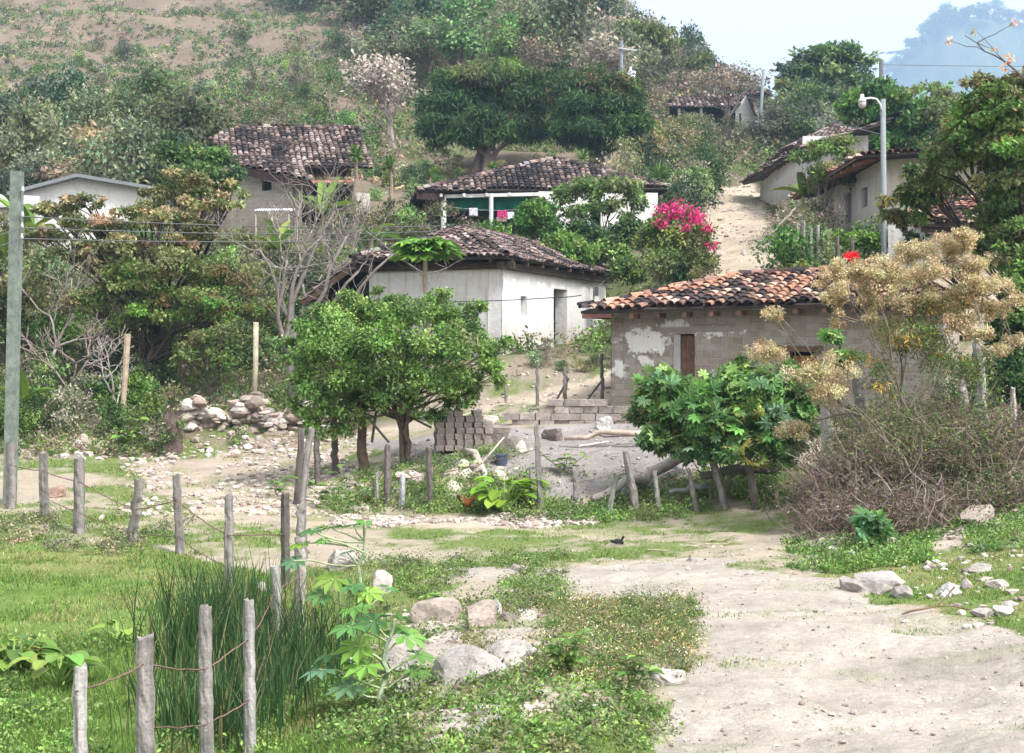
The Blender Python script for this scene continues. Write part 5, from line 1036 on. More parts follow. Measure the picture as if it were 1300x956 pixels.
# long dead canes and a few green shoots standing out of the scrub
for lab, px, d, n, h in (('long bare canes leaning out of the scrub below the lichened post', 1090, 22.8, 26, 1.5), ('pale dead canes standing in the scrub right of the seed-head shrub', 1225, 22.8, 30, 1.8), ('arching dead canes at the foot of the scrub bank', 1150, 21.4, 24, 1.0)):
    b = on(px, d); mb = MB()
    for i in range(n):
        s_ = on(px+rng.normal(0, 34), d+rng.normal(0, .4)); e = s_+unit(np.array([rng.normal(0, .6), rng.normal(0, .5), 1]))*h*(.5+.6*rng.random()); q = curve(s_, e, .12, 7, droop=.06); mb.tube(q, np.linspace(.014, .004, 7), 4, np.array((.3, .25, .22))*(.5+.8*rng.random()))
        for _ in range(3): k = rng.integers(2, 6); mb.tube(curve(q[k], q[k]+unit(rng.normal(0, 1, 3)+[0, 0, .4])*h*.3, .1, 4), np.linspace(.007, .002, 4), 3, (.26, .21, .18), cap=False)
    mb.build('dead_canes', M_bark, None, b, label=lab, category='canes', group='dead canes in the scrub')
# flowering twig reaching in at the top right
mb = MB(); a_ = P(1330, 118, 30.5); tips = [P(1206, 52, 30), P(1240, 40, 30), P(1262, 62, 30), P(1290, 30, 30), P(1275, 86, 30)]
main = curve(a_, P(1225, 45, 30), .06, 9, droop=.03); mb.tube(main, np.linspace(.03, .008, 9), 5, (.14, .11, .1))
for t_ in tips: mb.tube(curve(main[rng.integers(3, 8)], t_, .1, 5), np.linspace(.012, .004, 5), 4, (.14, .11, .1))
rt = thing('flowering_branch', 'thin branch with a few pink and peach blossoms against the hazy mountain', 'branch', a_); mb.build('twigs', M_bark, rt)
V, F, C = crown_arrays([[*t_, .09, .09, .07] for t_ in tips]+[[*P(1300, 95, 30.5), .3, .2, .15], [*P(1285, 78, 30.5), .15, .1, .1]], 150, .09, [(.6, .35, .2), (.55, .25, .2), (.2, .2, .06)], sub=3); mk('blossoms', V, F, C, M_petal, rt)
# ------------------------------------------------------------------ plants copied over the slopes
def proto(name, clumps, pal, leaf, n, r0, mats=None, bark=BARK, parts=('trunk', 'crown'), **kw):
    root = thing(name, '', '', (0, 0, 0)); tw = kw.pop('twigs', 3); fk = kw.pop('fork', .4); st = kw.pop('stems', 1)
    limb_mesh((0, 0, 0), clumps, r0, fk, bark, tw, st, n=5).build(parts[0], M_bark, root)
    V, F, C = crown_arrays(clumps, n, leaf, pal, **kw); mk(parts[1], V, F, C, M_leafv, root); return root
def rc(k, R_, h, s, flat=.7):
    return [[rng.normal(0, R_*.5), rng.normal(0, R_*.5), h+rng.normal(0, s*.5), s*(.7+.6*rng.random()), s*(.7+.6*rng.random()), s*flat*(.7+.6*rng.random())] for _ in range(k)]
HAZY = [(.1, .13, .07), (.13, .155, .08), (.075, .11, .06)]
PT = {
 'olive': proto('tree', rc(7, 2.2, 4.4, 1.5), OLIVE+HAZY, .32, 3200, .18), 'olive2': proto('tree', rc(6, 1.8, 5.0, 1.5), MID+HAZY, .32, 3000, .2),
 'umbrella': proto('tree', rc(8, 3.2, 5.0, 1.4, .35), MID+OLIVE, .3, 2800, .22, fork=.6, flat=.4), 'dry': proto('dry_tree', rc(7, 2.0, 4.2, 1.3, .8), DRY, .26, 1500, .17, twigs=12, bark=(.3, .25, .23)),
 'dark': proto('tree', rc(8, 1.9, 4.2, 1.6), DARK+BLUEG, .34, 3600, .2), 'lime': proto('tree', rc(6, 1.7, 3.4, 1.3), LIME+OLIVE, .3, 2400, .14), 'brown': proto('tree', rc(6, 2.2, 4.2, 1.3, .6), [(.22, .16, .09), (.17, .14, .08), (.12, .12, .06)], .3, 2600, .17),
 'bush': proto('bush', rc(5, .7, .75, .55), MID+LIME, .12, 1700, .03, parts=('stem', 'foliage'), stems=3, fork=.15), 'bushd': proto('bush', rc(5, .7, .8, .6), DARK+MID, .12, 1700, .03, parts=('stem', 'foliage'), stems=3, fork=.15),
 'busho': proto('bush', rc(5, .8, .75, .55), OLIVE+DRY[:2], .11, 1500, .03, parts=('stem', 'foliage'), stems=3, fork=.15), 'bushl': proto('bush', rc(4, .6, .6, .5), LIME, .13, 1200, .03, parts=('stem', 'foliage'), stems=3, fork=.15),
 'bushdry': proto('dry_bush', rc(5, .8, .8, .55), DRY, .08, 700, .03, parts=('stem', 'foliage'), stems=4, fork=.1, twigs=14, bark=(.28, .22, .19)),
 'slim': proto('tree', rc(6, 1.1, 2.6, .75), MID+OLIVE, .16, 2400, .07, twigs=5, stems=2), 'slimd': proto('tree', rc(6, 1.0, 2.5, .8), DARK+MID, .16, 2400, .07, twigs=5, stems=2), 'slimr': proto('tree', rc(6, 1.2, 2.5, .7, .5), RUST+OLIVE, .15, 2000, .07, twigs=6, stems=2, bark=DARKB),
 'pine': proto('pine_tree', [[0, 0, 3+i*1.7, 2.6-i*.34, 2.6-i*.34, .5] for i in range(6)], DARK+BLUEG, .7, 1500, .25, spread=.3)}
for k_ in PT.values(): k_.location = (0, -500, -500)
WORDS = {'olive': 'olive-green rounded tree', 'olive2': 'mid green tree', 'umbrella': 'flat-topped spreading green tree', 'dry': 'greyish-pink nearly leafless tree', 'dark': 'dark bluish-green tree', 'lime': 'yellow-green bushy tree', 'brown': 'brown-leaved tree', 'bush': 'green leafy bush', 'bushd': 'dark green bush', 'busho': 'olive-brown bush', 'bushl': 'bright green low bush', 'bushdry': 'bare purplish twiggy bush', 'slim': 'slender green tree', 'slimd': 'slender dark green tree', 'slimr': 'slender tree with rusty leaves', 'pine': 'pine tree'}
def scatter(kinds, n, px, d, s, where, group, cat=None, ok=None):
    done = 0; tries = 0
    while done < n and tries < n*20:
        tries += 1; k = kinds[rng.integers(len(kinds))]; X = rng.uniform(*px); D = d[0]*(d[1]/d[0])**rng.random()
        if ok is not None and not ok(X, D): continue
        p = on(X, D, -.08); f = s[0]+(s[1]-s[0])*rng.random(); w_ = WORDS[k]
        copy_tree(PT[k], p, (f*(.85+.3*rng.random()), f, f*(.85+.35*rng.random())), rng.random()*6.28, label='%s %s' % (w_, where), category='tree' if 'tree' in w_ else 'bush', group='%s %s' % (w_+('es' if w_.endswith('bush') else 's'), where)); done += 1
edge = lambda D: 505-np.maximum(np.asarray(D)-100, 0)*.62
scatter(['bush', 'bushd', 'busho', 'bushl', 'bushdry'], 30, (-10, 215), (36.6, 41), (.45, .9), 'on the rubbly left bank', '')
scatter(['slim', 'slimd', 'slimr', 'bushd', 'bush', 'slim', 'bushdry', 'busho', 'bush'], 60, (-30, 275), (42, 53), (.6, 1.0), 'on the wooded slope below the gabled building', '')
scatter(['bush', 'busho', 'bushl', 'bushdry', 'bushd'], 46, (285, 460), (43, 56), (.8, 1.3), 'in the thicket below the upper left house', '')
scatter(['bush', 'busho', 'bushl', 'bushdry', 'busho'], 30, (430, 640), (55, 63), (.9, 1.5), 'in the thicket between the three upper houses', '')
scatter(['olive', 'dark', 'lime', 'slim', 'busho', 'bush', 'brown'], 40, (-40, 250), (66, 92), (.5, .85), 'on the slope above the gabled building', '')
scatter(['bush', 'busho', 'bushl', 'bushdry'], 22, (470, 640), (68, 98), (.6, 1.1), 'on the bare slope below the mango trees', '')
scatter(['bush', 'bushd', 'bushl', 'busho'], 24, (985, 1150), (37, 47), (.8, 1.3), 'on the bank below the long cream house', '')
scatter(['bushdry', 'bushdry', 'busho', 'bush'], 12, (985, 1040), (50, 62), (.8, 1.2), 'between the lane and the long cream house', '')
scatter(['bush', 'busho', 'bushd', 'bushdry', 'bushd'], 60, (790, 935), (62, 118), (.9, 1.7), 'on the bank left of the lane', '', ok=lambda X, D: X < 890+(D-60)*.6 and (D > 74 or X > 862) )
scatter(['bush', 'bushd', 'busho'], 14, (640, 900), (41.5, 50), (.5, .9), 'on the bank behind the white house and bougainvillea', '', ok=lambda X, D: X > 780)
scatter(['bushd', 'bush', 'slimd'], 14, (1225, 1400), (26.5, 31), (.6, 1.0), 'behind the fence at the right edge', '')
scatter(['bush', 'busho', 'bushdry'], 12, (650, 775), (39.2, 41.2), (.22, .38), 'on the earth bank under the white house', '')
scatter(['bush', 'bushd', 'bushl', 'busho'], 60, (-60, 460), (98, 240), (.8, 1.5), 'dotted over the ploughed hillside', '', ok=lambda X, D: X < edge(D)-30)
scatter(['bushd', 'busho', 'bush'], 36, (-60, 330), (84, 120), (1.0, 1.7), 'along the foot of the ploughed hillside', '')
scatter(['olive', 'olive2', 'umbrella', 'dry', 'dark', 'lime', 'brown', 'dry', 'olive'], 150, (300, 960), (100, 270), (.7, 1.5), 'in the mixed wood on the hill behind', '', ok=lambda X, D: X > edge(D)-10 and not (790 < X < 985 and D < 136) and not (D < 112 and X < 880 and X > 500))
scatter(['olive', 'olive2', 'dark', 'umbrella', 'dark', 'brown'], 46, (985, 1420), (96, 220), (.55, .9), 'on the far side of the lane below the hazy mountain', '', ok=lambda X, D: X > 1105 or D > 128)
scatter(['olive2', 'dark', 'olive'], 16, (975, 1110), (105, 130), (.5, .8), 'in the trees right of the hilltop house', '')
for i in range(90):
    px = 1100+rng.random()*300; x, y, z = mount_top(px); k_ = ('pine', 'dark', 'olive', 'umbrella', 'dark', 'olive')[i % 6]; f = (1.5+1.2*rng.random())*(1.0 if k_ == 'pine' else 1.5)
    copy_tree(PT[k_], (x, y+rng.normal(0, 30)-8, z-(14 if k_ == 'pine' else 9)), f*np.array([1.3, 1.3, 1]), rng.random()*6, label='%s on the ridge of the far mountain' % ('hazy blue pine' if k_ == 'pine' else 'hazy blue rounded tree'), category='tree', group='%s on the far mountain ridge' % ('pines' if k_ == 'pine' else 'rounded trees'))
for k_ in PT.values():
    for ch in list(k_.children): bpy.data.objects.remove(ch)
    bpy.data.objects.remove(k_)

def mass(name, label, n, pxr, dr, size, pal, per, leaf, ok=None, tall=1.0, squash=.75, dlog=True, height=0.5):
    """crowns or tufts too many and far to count, as one mesh"""
    X = rng.uniform(*pxr, n); D = dr[0]*(dr[1]/dr[0])**rng.random(n)
    if ok is not None: m = ok(X, D); X, D = X[m], D[m]
    x = (X-CX)*D/FPX; z = H(x, D); k = len(x); s = size[0]+(size[1]-size[0])*rng.random(k); col = pick(pal, k, jit=.25)
    i = np.repeat(np.arange(k), per); q = rng.normal(0, 1, (len(i), 3)); q = q/np.linalg.norm(q, axis=1)[:, None]*(rng.random((len(i), 1))**.33); lump = 1+.35*np.sin(q[:, :1]*5+i[:, None])*np.cos(q[:, 1:2]*4+i[:, None]*1.7)
    pos = np.c_[x, D, z+s*tall*height][i]+q*s[i][:, None]*lump*[1, 1, squash]
    V, F, C = inst(LEAF[0], LEAF[1], pos, rng.normal(0, 1, (len(i), 3)), q*.5+rng.normal(0, .5, (len(i), 3))+[0, 0, .6], leaf*(.7+.6*rng.random(len(i))), np.abs(col[i]*(1+rng.normal(0, .2, (len(i), 1))))*GAIN)
    mk(name, V, F, C, M_leaf, None, kind='stuff', label=label)
mass('forest', 'far woodland covering the upper hill', 620, (330, 1150), (215, 420), (2.6, 4.8), OLIVE+HAZY+DRY[:2]+[(.06, .09, .05)]*3, 420, .75, ok=lambda X, D: (X > 340), tall=2.0)
mass('forest', 'woodland beyond the top of the ploughed hillside', 120, (-150, 420), (300, 420), (2.6, 4.8), OLIVE+HAZY, 300, .8, tall=2.0)
mass('undergrowth', 'low scrub and shrubs on the wooded hill floor', 1700, (300, 1100), (96, 260), (.7, 1.7), OLIVE+MID+DRY, 46, .34, ok=lambda X, D: X > edge(D)-40+rng.normal(0, 25, len(X)))
mass('crop_tufts', 'small crop plants and weeds in the ploughed hillside', 8500, (-120, 480), (88, 310), (.25, .85), MID+BLUEG+MID+OLIVE[:2], 24, .3, ok=lambda X, D: (X < edge(D)) & (fbm(X*.02, D*.06, 5) > .33))
mass('dry_grass', 'dry straw and stubble on the ploughed hillside', 4200, (-120, 520), (84, 300), (.15, .4), [(.3, .24, .16), (.24, .18, .13), (.34, .28, .18)], 12, .26, ok=lambda X, D: (X < edge(D)+10))
mass('undergrowth', 'weeds and low shrubs across the middle slopes', 2300, (-80, 1180), (42, 96), (.25, .7), OLIVE+MID+LIME[:2]+DRY[:2], 42, .16, ok=lambda X, D: ~((X > 870) & (X < 1010+0*D)) & ~((X > 240) & (X < 640) & (D > 64)) & (fbm(X*.03, D*.2, 6) > .4))
mass('leafy_weeds', 'leafy weeds and litter on the left bank', 2100, (-60, 440), (35.3, 44), (.1, .32), MID+LIME[:2]+OLIVE+DRY, 34, .085, ok=lambda X, D: (fbm(X*.03, D*1.1, 7) > .38) & ~((X > 225) & (D < 37.7) & (fbm(X*.05, D, 8) > .35)))
# ------------------------------------------------------------------ grass and low herbs near us
def grass_field():
    n = 560000; PX = rng.uniform(-120, 1420, n); PY = rng.uniform(585, 1130, n); D = (EYE-.05)*FPX/(PY-HY); x = (PX-CX)*D/FPX; y = D
    c, g, qx, qy = zone_cover(x, y); tall = fbm(x*1.3, y*1.3, 91)
    m = rng.random(n) < (g*.95+.02)*np.clip((tall-.2)*3, .3, 1); x, y, tall, PX, g = x[m], y[m], tall[m], PX[m], g[m]; n = len(x); z = H(x, y)-.02
    h = (.035+.09*tall*rng.random(n))*np.where((PX < 450), 1.15, .8)*(.6+.4*g); w_ = .0045*np.clip(y/13, .8, 2.2)*(1+rng.random(n)); th = rng.random(n)*3.14; ln = rng.normal(0, .45, (n, 2))*h[:, None]
    sx = np.c_[np.cos(th), np.sin(th), np.zeros(n)]*w_[:, None]; p = np.c_[x, y, z]
    V = np.stack([p-sx, p+sx, p+np.c_[ln, h]], 1).reshape(-1, 3); F = np.arange(n*3).reshape(-1, 3)
    dry = (fbm(x*.8, y*.8, 93) > .55)[:, None]; C = np.where(dry & (rng.random((n, 1)) < .5), pick([(.4, .36, .16), (.3, .28, .12)], n), pick([(.16, .26, .05), (.11, .2, .04), (.22, .32, .07), (.09, .15, .04)], n))
    mk('grass', V, F, np.repeat(np.abs(C), 3, 0), M_leaf, None, kind='stuff', label='short green grass')
grass_field()
def herbs(label, n, pxr, dr, size, pal, per, leaf, ok=None, name='ground_cover', shape=LEAF): 
    X = rng.uniform(*pxr, n); D = rng.uniform(*dr, n)
    if ok is not None: m = ok(X, D); X, D = X[m], D[m]
    x = (X-CX)*D/FPX; z = H(x, D); k = len(x); s = size[0]+(size[1]-size[0])*rng.random(k)**1.5; col = pick(pal, k, jit=.2); i = np.repeat(np.arange(k), per)
    q = rng.normal(0, 1, (len(i), 3))*[.6, .6, .5]; q[:, 2] = np.abs(q[:, 2])
    pos = np.c_[x, D, z][i]+q*s[i][:, None]; V, F, C = inst(shape[0], shape[1], pos, rng.normal(0, 1, (len(i), 3)), rng.normal(0, .45, (len(i), 3))+[0, 0, .9], leaf*(.6+.8*rng.random(len(i))), np.abs(col[i]*(1+rng.normal(0, .2, (len(i), 1))))*GAIN)
    mk(name, V, F, C, M_leaf, None, kind='stuff', label=label)
herbs('weedy green verge along the crooked fence', 900, (420, 1010), (25.2, 28.3), (.1, .33), LIME+MID+OLIVE, 60, .055, ok=lambda X, D: (fbm(X*.02, D*.8, 11) > .4) & ((X > 655) | (D > 26.3)))
herbs('green weeds at the foot of the right bank', 800, (1000, 1380), (18.8, 21.6), (.06, .22), LIME+MID, 46, .045, ok=lambda X, D: fbm(X*.02, D*.8, 12) > .42)
herbs('clumpy weeds by the track junction', 560, (440, 720), (16.2, 21.5), (.06, .2), MID+OLIVE+LIME[:2], 46, .04, ok=lambda X, D: fbm(X*.015, D*.5, 13) > .47)
herbs('patchy yellow-flowered weeds on the stony rise between field and road', 700, (590, 885), (12.4, 16.6), (.06, .2), OLIVE+MID+[(.3, .24, .1), (.2, .15, .1)], 70, .028, ok=lambda X, D: (fbm(X*.012, D*.5, 14) > .43) & (X < 900-(16.6-D)*4))
herbs('grassy weeds along the front fence', 900, (-80, 560), (10.2, 15.5), (.05, .18), LIME+MID, 40, .04, ok=lambda X, D: fbm(X*.012, D*.5, 15) > .47)
herbs('brownish weeds at the foot of the left fence', 420, (-60, 250), (21.5, 25.8), (.08, .3), OLIVE+DRY+MID, 50, .045, ok=lambda X, D: fbm(X*.02, D*.5, 16) > .44)
herbs('low ferny herbs on the stones of the retaining edge', 240, (430, 660), (27.6, 30), (.06, .22), LIME+MID+OLIVE, 46, .05)
herbs('straw coloured flower specks in the weeds', 260, (600, 890), (12.4, 16.4), (.08, .22), [(.6, .5, .2), (.7, .65, .5)], 7, .022, ok=lambda X, D: fbm(X*.012, D*.5, 14) > .45, name='flowers')
for (lab, px, d, n, L, pal) in (('large-leaved light green weed at the bottom edge right of the rocks', 725, 12.6, 52, .17, LIME), ('big-leaved weed beside the pale rock at the bottom of the road', 800, 12.3, 30, .15, LIME+MID), ('leafy weed between the castor plant and the pale rocks', 560, 16.5, 36, .12, LIME), ('dark leafy weed on the stony rise', 600, 14.3, 24, .1, MID), ('green plant under the crooked forked post', 430, 27.2, 40, .3, LIME+MID), ('shrubby green plant left of the three crooked posts', 350, 28.6, 26, .2, LIME), ('bushy green plant on the left bank beside the brown stump', 172, 35.8, 60, .34, LIME+MID), ('tall green weed growing in the yard', 715, 28.5, 40, .22, LIME+MID)):
    b = on(px, d); root = thing('weed', lab, 'plant', b); ms, pos, ax, nr = MB(), [], [], []; sp = L*2.0
    for i in range(max(3, n//7)):
        e = b+np.array([rng.normal(0, sp*.55), rng.normal(0, sp*.4), L*(1.1+1.4*rng.random())]); q = curve(b, e, .1, 6); ms.tube(q, np.linspace(.01, .004, 6), 4, (.18, .22, .08))
        for k in range(9): a = rng.random()*6.28; pos.append(q[rng.integers(2, 6)]); ax.append([math.cos(a), math.sin(a), .1]); nr.append(rng.normal(0, .3, 3)+[0, 0, 1])
    V, F, C = inst(BIGL[0], BIGL[1], np.array(pos), np.array(ax), np.array(nr), L*(.6+.6*rng.random(len(pos))), pick(pal, len(pos))*1.3); ms.build('stem', M_bark, root); mk('leaves', V, F, np.abs(C), M_leaf, root)

# ------------------------------------------------------------------ rocks, rubble
def ico(level=2):
    import bmesh
    bm = bmesh.new(); bmesh.ops.create_icosphere(bm, subdivisions=level, radius=1); V = np.array([v.co[:] for v in bm.verts]); F = np.array([[v.index for v in f.verts] for f in bm.faces]); bm.free(); return V, F
ICO3, ICO2, ICO1 = ico(4), ico(2), ico(1)
def rockV(base, cuts=9, seed=0, rough=.05):
    st = np.random.default_rng(seed); V = base.copy()
    for _ in range(cuts):
        nrm = unit(st.normal(0, 1, 3)); o = .42+.42*st.random(); dd = V@nrm-o; V = V-np.where(dd > 0, dd, 0)[:, None]*nrm
    nz = (fbm(V[:, 0]*2.3+seed, V[:, 1]*2.3+V[:, 2]*1.7, seed, 5)-.5)+.6*(fbm(V[:, 0]*4+V[:, 2]*5, V[:, 1]*5-V[:, 2]*3, seed+1, 4)-.5)+.35*(np.abs(vn(V[:, 0]*3+V[:, 2]*6+seed, V[:, 1]*3, seed+5)-.5)*2-.5)
    return V*(1+nz[:, None]*rough*4)
RC = {'pale': (.37, .335, .31), 'grey': (.4, .36, .33), 'red': (.3, .2, .16), 'tan': (.34, .285, .245), 'dark': (.2, .17, .155), 'white': (.47, .455, .445)}
def rock(label, px, py, wpx, hpx, col='pale', lo=8.5, deep=1.0, seed=0, tilt=0, name='rock', group=None, d=None, lift=.1):
    g = G(px, py, lo) if d is None else on(px, d); s = g[1]/FPX; V = rockV(ICO3[0], 16, seed+3, .05)*np.array([wpx*s/2, wpx*s/2*deep, hpx*s*.85]); V = rot(V, 0, tilt, 0)+g+[0, wpx*s*.25*deep, hpx*s*lift]; V[:, 2] = np.maximum(V[:, 2], g[2]-.12)
    C = np.array(RC[col])*(1+(fbm(V[:, 0]*3, V[:, 2]*5+V[:, 1]*3, seed)-.5)[:, None]*.5); o = mk(name, V, ICO3[1], C, M_rock, None, g, False, label=label, category='rock')
    if group: o['group'] = group
rock('large flat-topped whitish boulder at the right edge of the road', 1118, 752, 98, 34, seed=1, deep=.8); rock('pale boulder shoulder in front of the large whitish boulder', 1080, 752, 44, 20, seed=2); rock('low pale stone at the right end of the large boulder', 1150, 760, 40, 18, seed=24)
rock('white rounded rock right of the large boulder', 1208, 756, 36, 22, 'white', seed=3); rock('small grey-brown rock beside the white rounded rock', 1228, 748, 22, 15, 'grey', seed=4)
rock('pale jagged rock at the right edge of the picture', 1275, 782, 30, 18, 'white', seed=5); rock('low pale stone left of the jagged rock at the right', 1250, 786, 32, 12, seed=6); rock('dark-stained rock in the grass at the right edge', 1268, 748, 32, 12, 'grey', seed=7); rock('mossy grey outcrop in the right verge', 1245, 728, 44, 18, 'grey', seed=8)
rock('small round white stone in the right verge', 1083, 708, 13, 11, 'white', seed=9); rock('white stone nearest the scrub on the right verge', 1248, 700, 14, 13, 'white', seed=10); rock('small pale stone by the road bend', 1038, 712, 14, 10, 'white', seed=11); rock('pale angular stone at the far corner of the road', 880, 715, 20, 9, 'pale', seed=12)
rock('reddish-brown boulder at the left foot of the scrub bank', 1040, 663, 34, 24, 'red', seed=13, lo=20); rock('grey angular rock half way up the scrub bank', 1218, 652, 30, 18, 'grey', seed=14, lo=20)
rock('slanting pale rock slab in the middle of the stony rise', 560, 790, 80, 44, 'tan', seed=15, tilt=-.3, lo=12); rock('long pale rock below the slanting slab', 610, 800, 84, 40, 'tan', seed=16, tilt=-.35, lo=12); rock('white rock at the left end of the stony rise', 430, 724, 56, 26, 'pale', seed=17, lo=12); rock('pale rock behind the bluish castor leaves', 480, 755, 44, 32, 'pale', seed=18, lo=12)
rock('broad pale bedrock at the bottom edge left of the big-leaved weed', 590, 866, 110, 44, 'pale', seed=19, tilt=-.2, lo=10); rock('pale bedrock ledge left of the bottom weeds', 515, 850, 70, 50, 'pale', seed=20, tilt=-.3, lo=10); rock('pale rock at the bottom edge beside the road', 845, 868, 60, 30, 'pale', seed=21, lo=10); rock('narrow ridge of pale bedrock rising to the weeds', 650, 842, 90, 30, 'pale', seed=22, tilt=-.3, lo=10)
rock('small white and brown stone in the middle of the stony rise', 632, 780, 20, 22, 'white', seed=23, lo=12); rock('brown stone leaning on the small white one', 645, 790, 36, 14, 'dark', seed=25, lo=12, tilt=.3); rock('low pale stone on the near edge of the grass strip', 660, 726, 34, 12, 'pale', seed=26, lo=15); rock('pale rock between the front posts and reeds', 332, 752, 26, 16, 'pale', seed=27, lo=12)
rock('long flat brown slab at the foot of the stone bank', 335, 570, 34, 16, 'tan', seed=28, lo=30, tilt=-.12); rock('reddish rock behind the second post from the left', 68, 632, 40, 20, 'red', seed=29, lo=20); rock('round pale stone in the grass left of the tilted post', 128, 660, 10, 8, 'pale', seed=30, lo=15); rock('big pinkish stone at the foot of the left bank', 100, 572, 34, 22, 'tan', seed=31, lo=30)
rock('broken concrete lump in the yard near the fence', 650, 570, 44, 22, 'dark', seed=32, lo=26); rock('pale broken slab leaning in the yard', 660, 576, 24, 18, 'grey', seed=33, lo=26); rock('white broken rock by the end of the low block wall', 770, 545, 30, 18, 'white', seed=34, lo=28); rock('dark rock heap below the low block wall', 705, 560, 40, 24, 'dark', seed=35, lo=27)
rock('pale earthy boulder with a sheer face in the right bank', 1085, 680, 60, 50, 'tan', seed=36, lo=20); rock('whitish rubble lump at the far right of the bank', 1290, 640, 60, 44, 'tan', seed=37, lo=20); rock('pale rubble below the right end of the bank', 1250, 668, 70, 30, 'tan', seed=38, lo=20)
def stones(name, label, n, pos_fn, size, pal, kind='stuff', cat=None, base=ICO1, flat=.7):
    X, Y, Z = pos_fn(n); k = len(X); protoV = np.array([rockV(base[0], 6, 100+j, .03) for j in range(12)]); s = size[0]+(size[1]-size[0])*rng.random(k)**2.2
    V = protoV[rng.integers(0, 12, k)]*s[:, None, None]*np.stack([.8+.5*rng.random(k), .8+.5*rng.random(k), flat*(.6+.6*rng.random(k))], 1)[:, None]; a = rng.random(k)*6.28; c, q = np.cos(a)[:, None], np.sin(a)[:, None]
    V = np.stack([V[..., 0]*c-V[..., 1]*q, V[..., 0]*q+V[..., 1]*c, V[..., 2]], -1)+np.stack([X, Y, Z+s*.15], -1)[:, None]; m = len(base[0])
    F = (base[1][None]+(np.arange(k)*m)[:, None, None]).reshape(-1, 3); C = np.repeat(np.abs(pick(pal, k, jit=.2, hue=.02)), m, 0)
    o = mk(name, V.reshape(-1, 3), F, C, M_rock, None, None if kind else (X.mean(), Y.mean(), Z.min()), False, label=label)
    if kind: o['kind'] = kind
    else: o['category'] = cat
def area(pxr, dr, ok=None):
    def f(n):
        X = rng.uniform(*pxr, n); D = rng.uniform(*dr, n)
        if ok is not None: m = ok(X, D); X, D = X[m], D[m]
        x = (X-CX)*D/FPX; return x, D, H(x, D)
    return f
PINK = [(.42, .355, .305), (.48, .42, .37), (.35, .285, .245), (.52, .48, .44), (.3, .24, .205)]
stones('gravel', 'loose stones scattered over the left track', 2400, area((150, 470), (26, 36), lambda X, D: fbm(X*.03, D*.6, 18) > .4), (.02, .11), PINK)
stones('gravel', 'band of pinkish rubble along the near side of the crooked fence', 2200, area((420, 760), (24.4, 26.3), lambda X, D: np.abs(D-25.6+(X-420)*.0015-.25) < .5+.3*np.sin(X*.03)), (.02, .085), PINK)
stones('gravel', 'pebbles and stone chips on the road', 1500, area((650, 1380), (10.5, 22)), (.008, .035), PINK)
stones('gravel', 'stones on the rise between field and road', 1000, area((470, 760), (10.8, 17)), (.012, .06), PINK)
stones('gravel', 'white stones in the right verge', 260, area((1020, 1380), (14.5, 20.8), lambda X, D: X > 1090+(20.8-D)*20), (.02, .09), PINK+[(.7, .68, .66)])
stones('rubble', 'pale crumbled rubble on the right bank', 1500, area((1040, 1380), (20.6, 24), lambda X, D: fbm(X*.03, D*.9, 19) > .42), (.02, .13), PINK)
stones('rubble', 'earth clods and stones on the left bank', 1500, area((-40, 440), (35, 40)), (.03, .16), PINK+[(.3, .22, .17)])
stones('gravel', 'loose stones on the steep lane between the upper houses', 900, area((880, 1010), (44, 110), lambda X, D: X < 1010-(D-44)*.6), (.03, .16), PINK)
stones('gravel', 'stones at the foot of the bank under the white house', 400, area((560, 790), (34, 41)), (.02, .1), PINK)
herbs('mixed weeds and litter along the bottom edge', 700, (380, 900), (9.0, 12.6), (.04, .16), LIME+MID+OLIVE, 46, .04, ok=lambda X, D: fbm(X*.012, D*.7, 17) > .45)
stones('gravel', 'bits of rubble strewn over the yard', 700, area((500, 860), (27.5, 32)), (.012, .07), [(.3, .26, .24), (.4, .36, .33)])
def wall_stones(p0, p1, base, top, th=.35, k=5):
    def f(n):
        t = rng.random(n); X = p0[0]+(p1[0]-p0[0])*t; D = p0[1]+(p1[1]-p0[1])*t+rng.normal(0, th*.5, n); x = (X-CX)*D/FPX; h = rng.random(n)**1.2; return x, D-h*.25, H(x, D)+base+(top-base)*h*(.7+.3*np.sin(t*19))
    return f
stones('stone_wall', 'tumbled dry stone wall holding the terrace behind the left track', 420, wall_stones((226, 37.4), (450, 36.8), -.25, .75), (.1, .33), PINK+[(.22, .18, .15)], kind=None, cat='wall', base=ICO2)
stones('stone_wall', 'low stone retaining edge under the central trees', 260, wall_stones((438, 28.9), (640, 28.6), -.45, .1), (.1, .3), [(.42, .36, .32), (.34, .28, .24), (.5, .44, .38), (.36, .36, .2)], kind=None, cat='wall', base=ICO2)
stones('stone_heap', 'heap of stones and broken wall behind the brick pile', 240, area((560, 625), (33, 34.6)), (.08, .22), PINK+[(.25, .19, .17)], kind=None, cat='rubble', base=ICO2)
# low wall of mud blocks across the yard
def block_wall():
    a, b = P(640, 0, 32.6), P(836, 0, 32.2); mb = MB(); t = unit((b-a)*[1, 1, 0]); n = np.array([-t[1], t[0], 0]); L = np.linalg.norm((b-a)[:2])
    for r in range(5):
        s = (r % 2)*.17
        while s < L-.1:
            w_ = .34+rng.normal(0, .02)
            if not (r >= 3 and math.sin(s*2.1+1) > .55) and not (r == 4 and s > 2.2):
                p = a+t*(s+w_/2); z = 1.12+r*.16; mb.box((p[0]+n[0]*.1+rng.normal(0, .012), p[1]+n[1]*.1+rng.normal(0, .015), z+.08), (w_*.95, .24, .15), math.atan2(t[1], t[0])+rng.normal(0, .02), np.array((.33, .285, .26))*(1+rng.normal(0, .13)), jit=.02)
            s += w_
    mb.build('block_wall', M_rock, None, (a[0], a[1], 1.1), label='low unfinished wall of grey mud blocks running across the yard to the adobe house', category='wall')
block_wall()
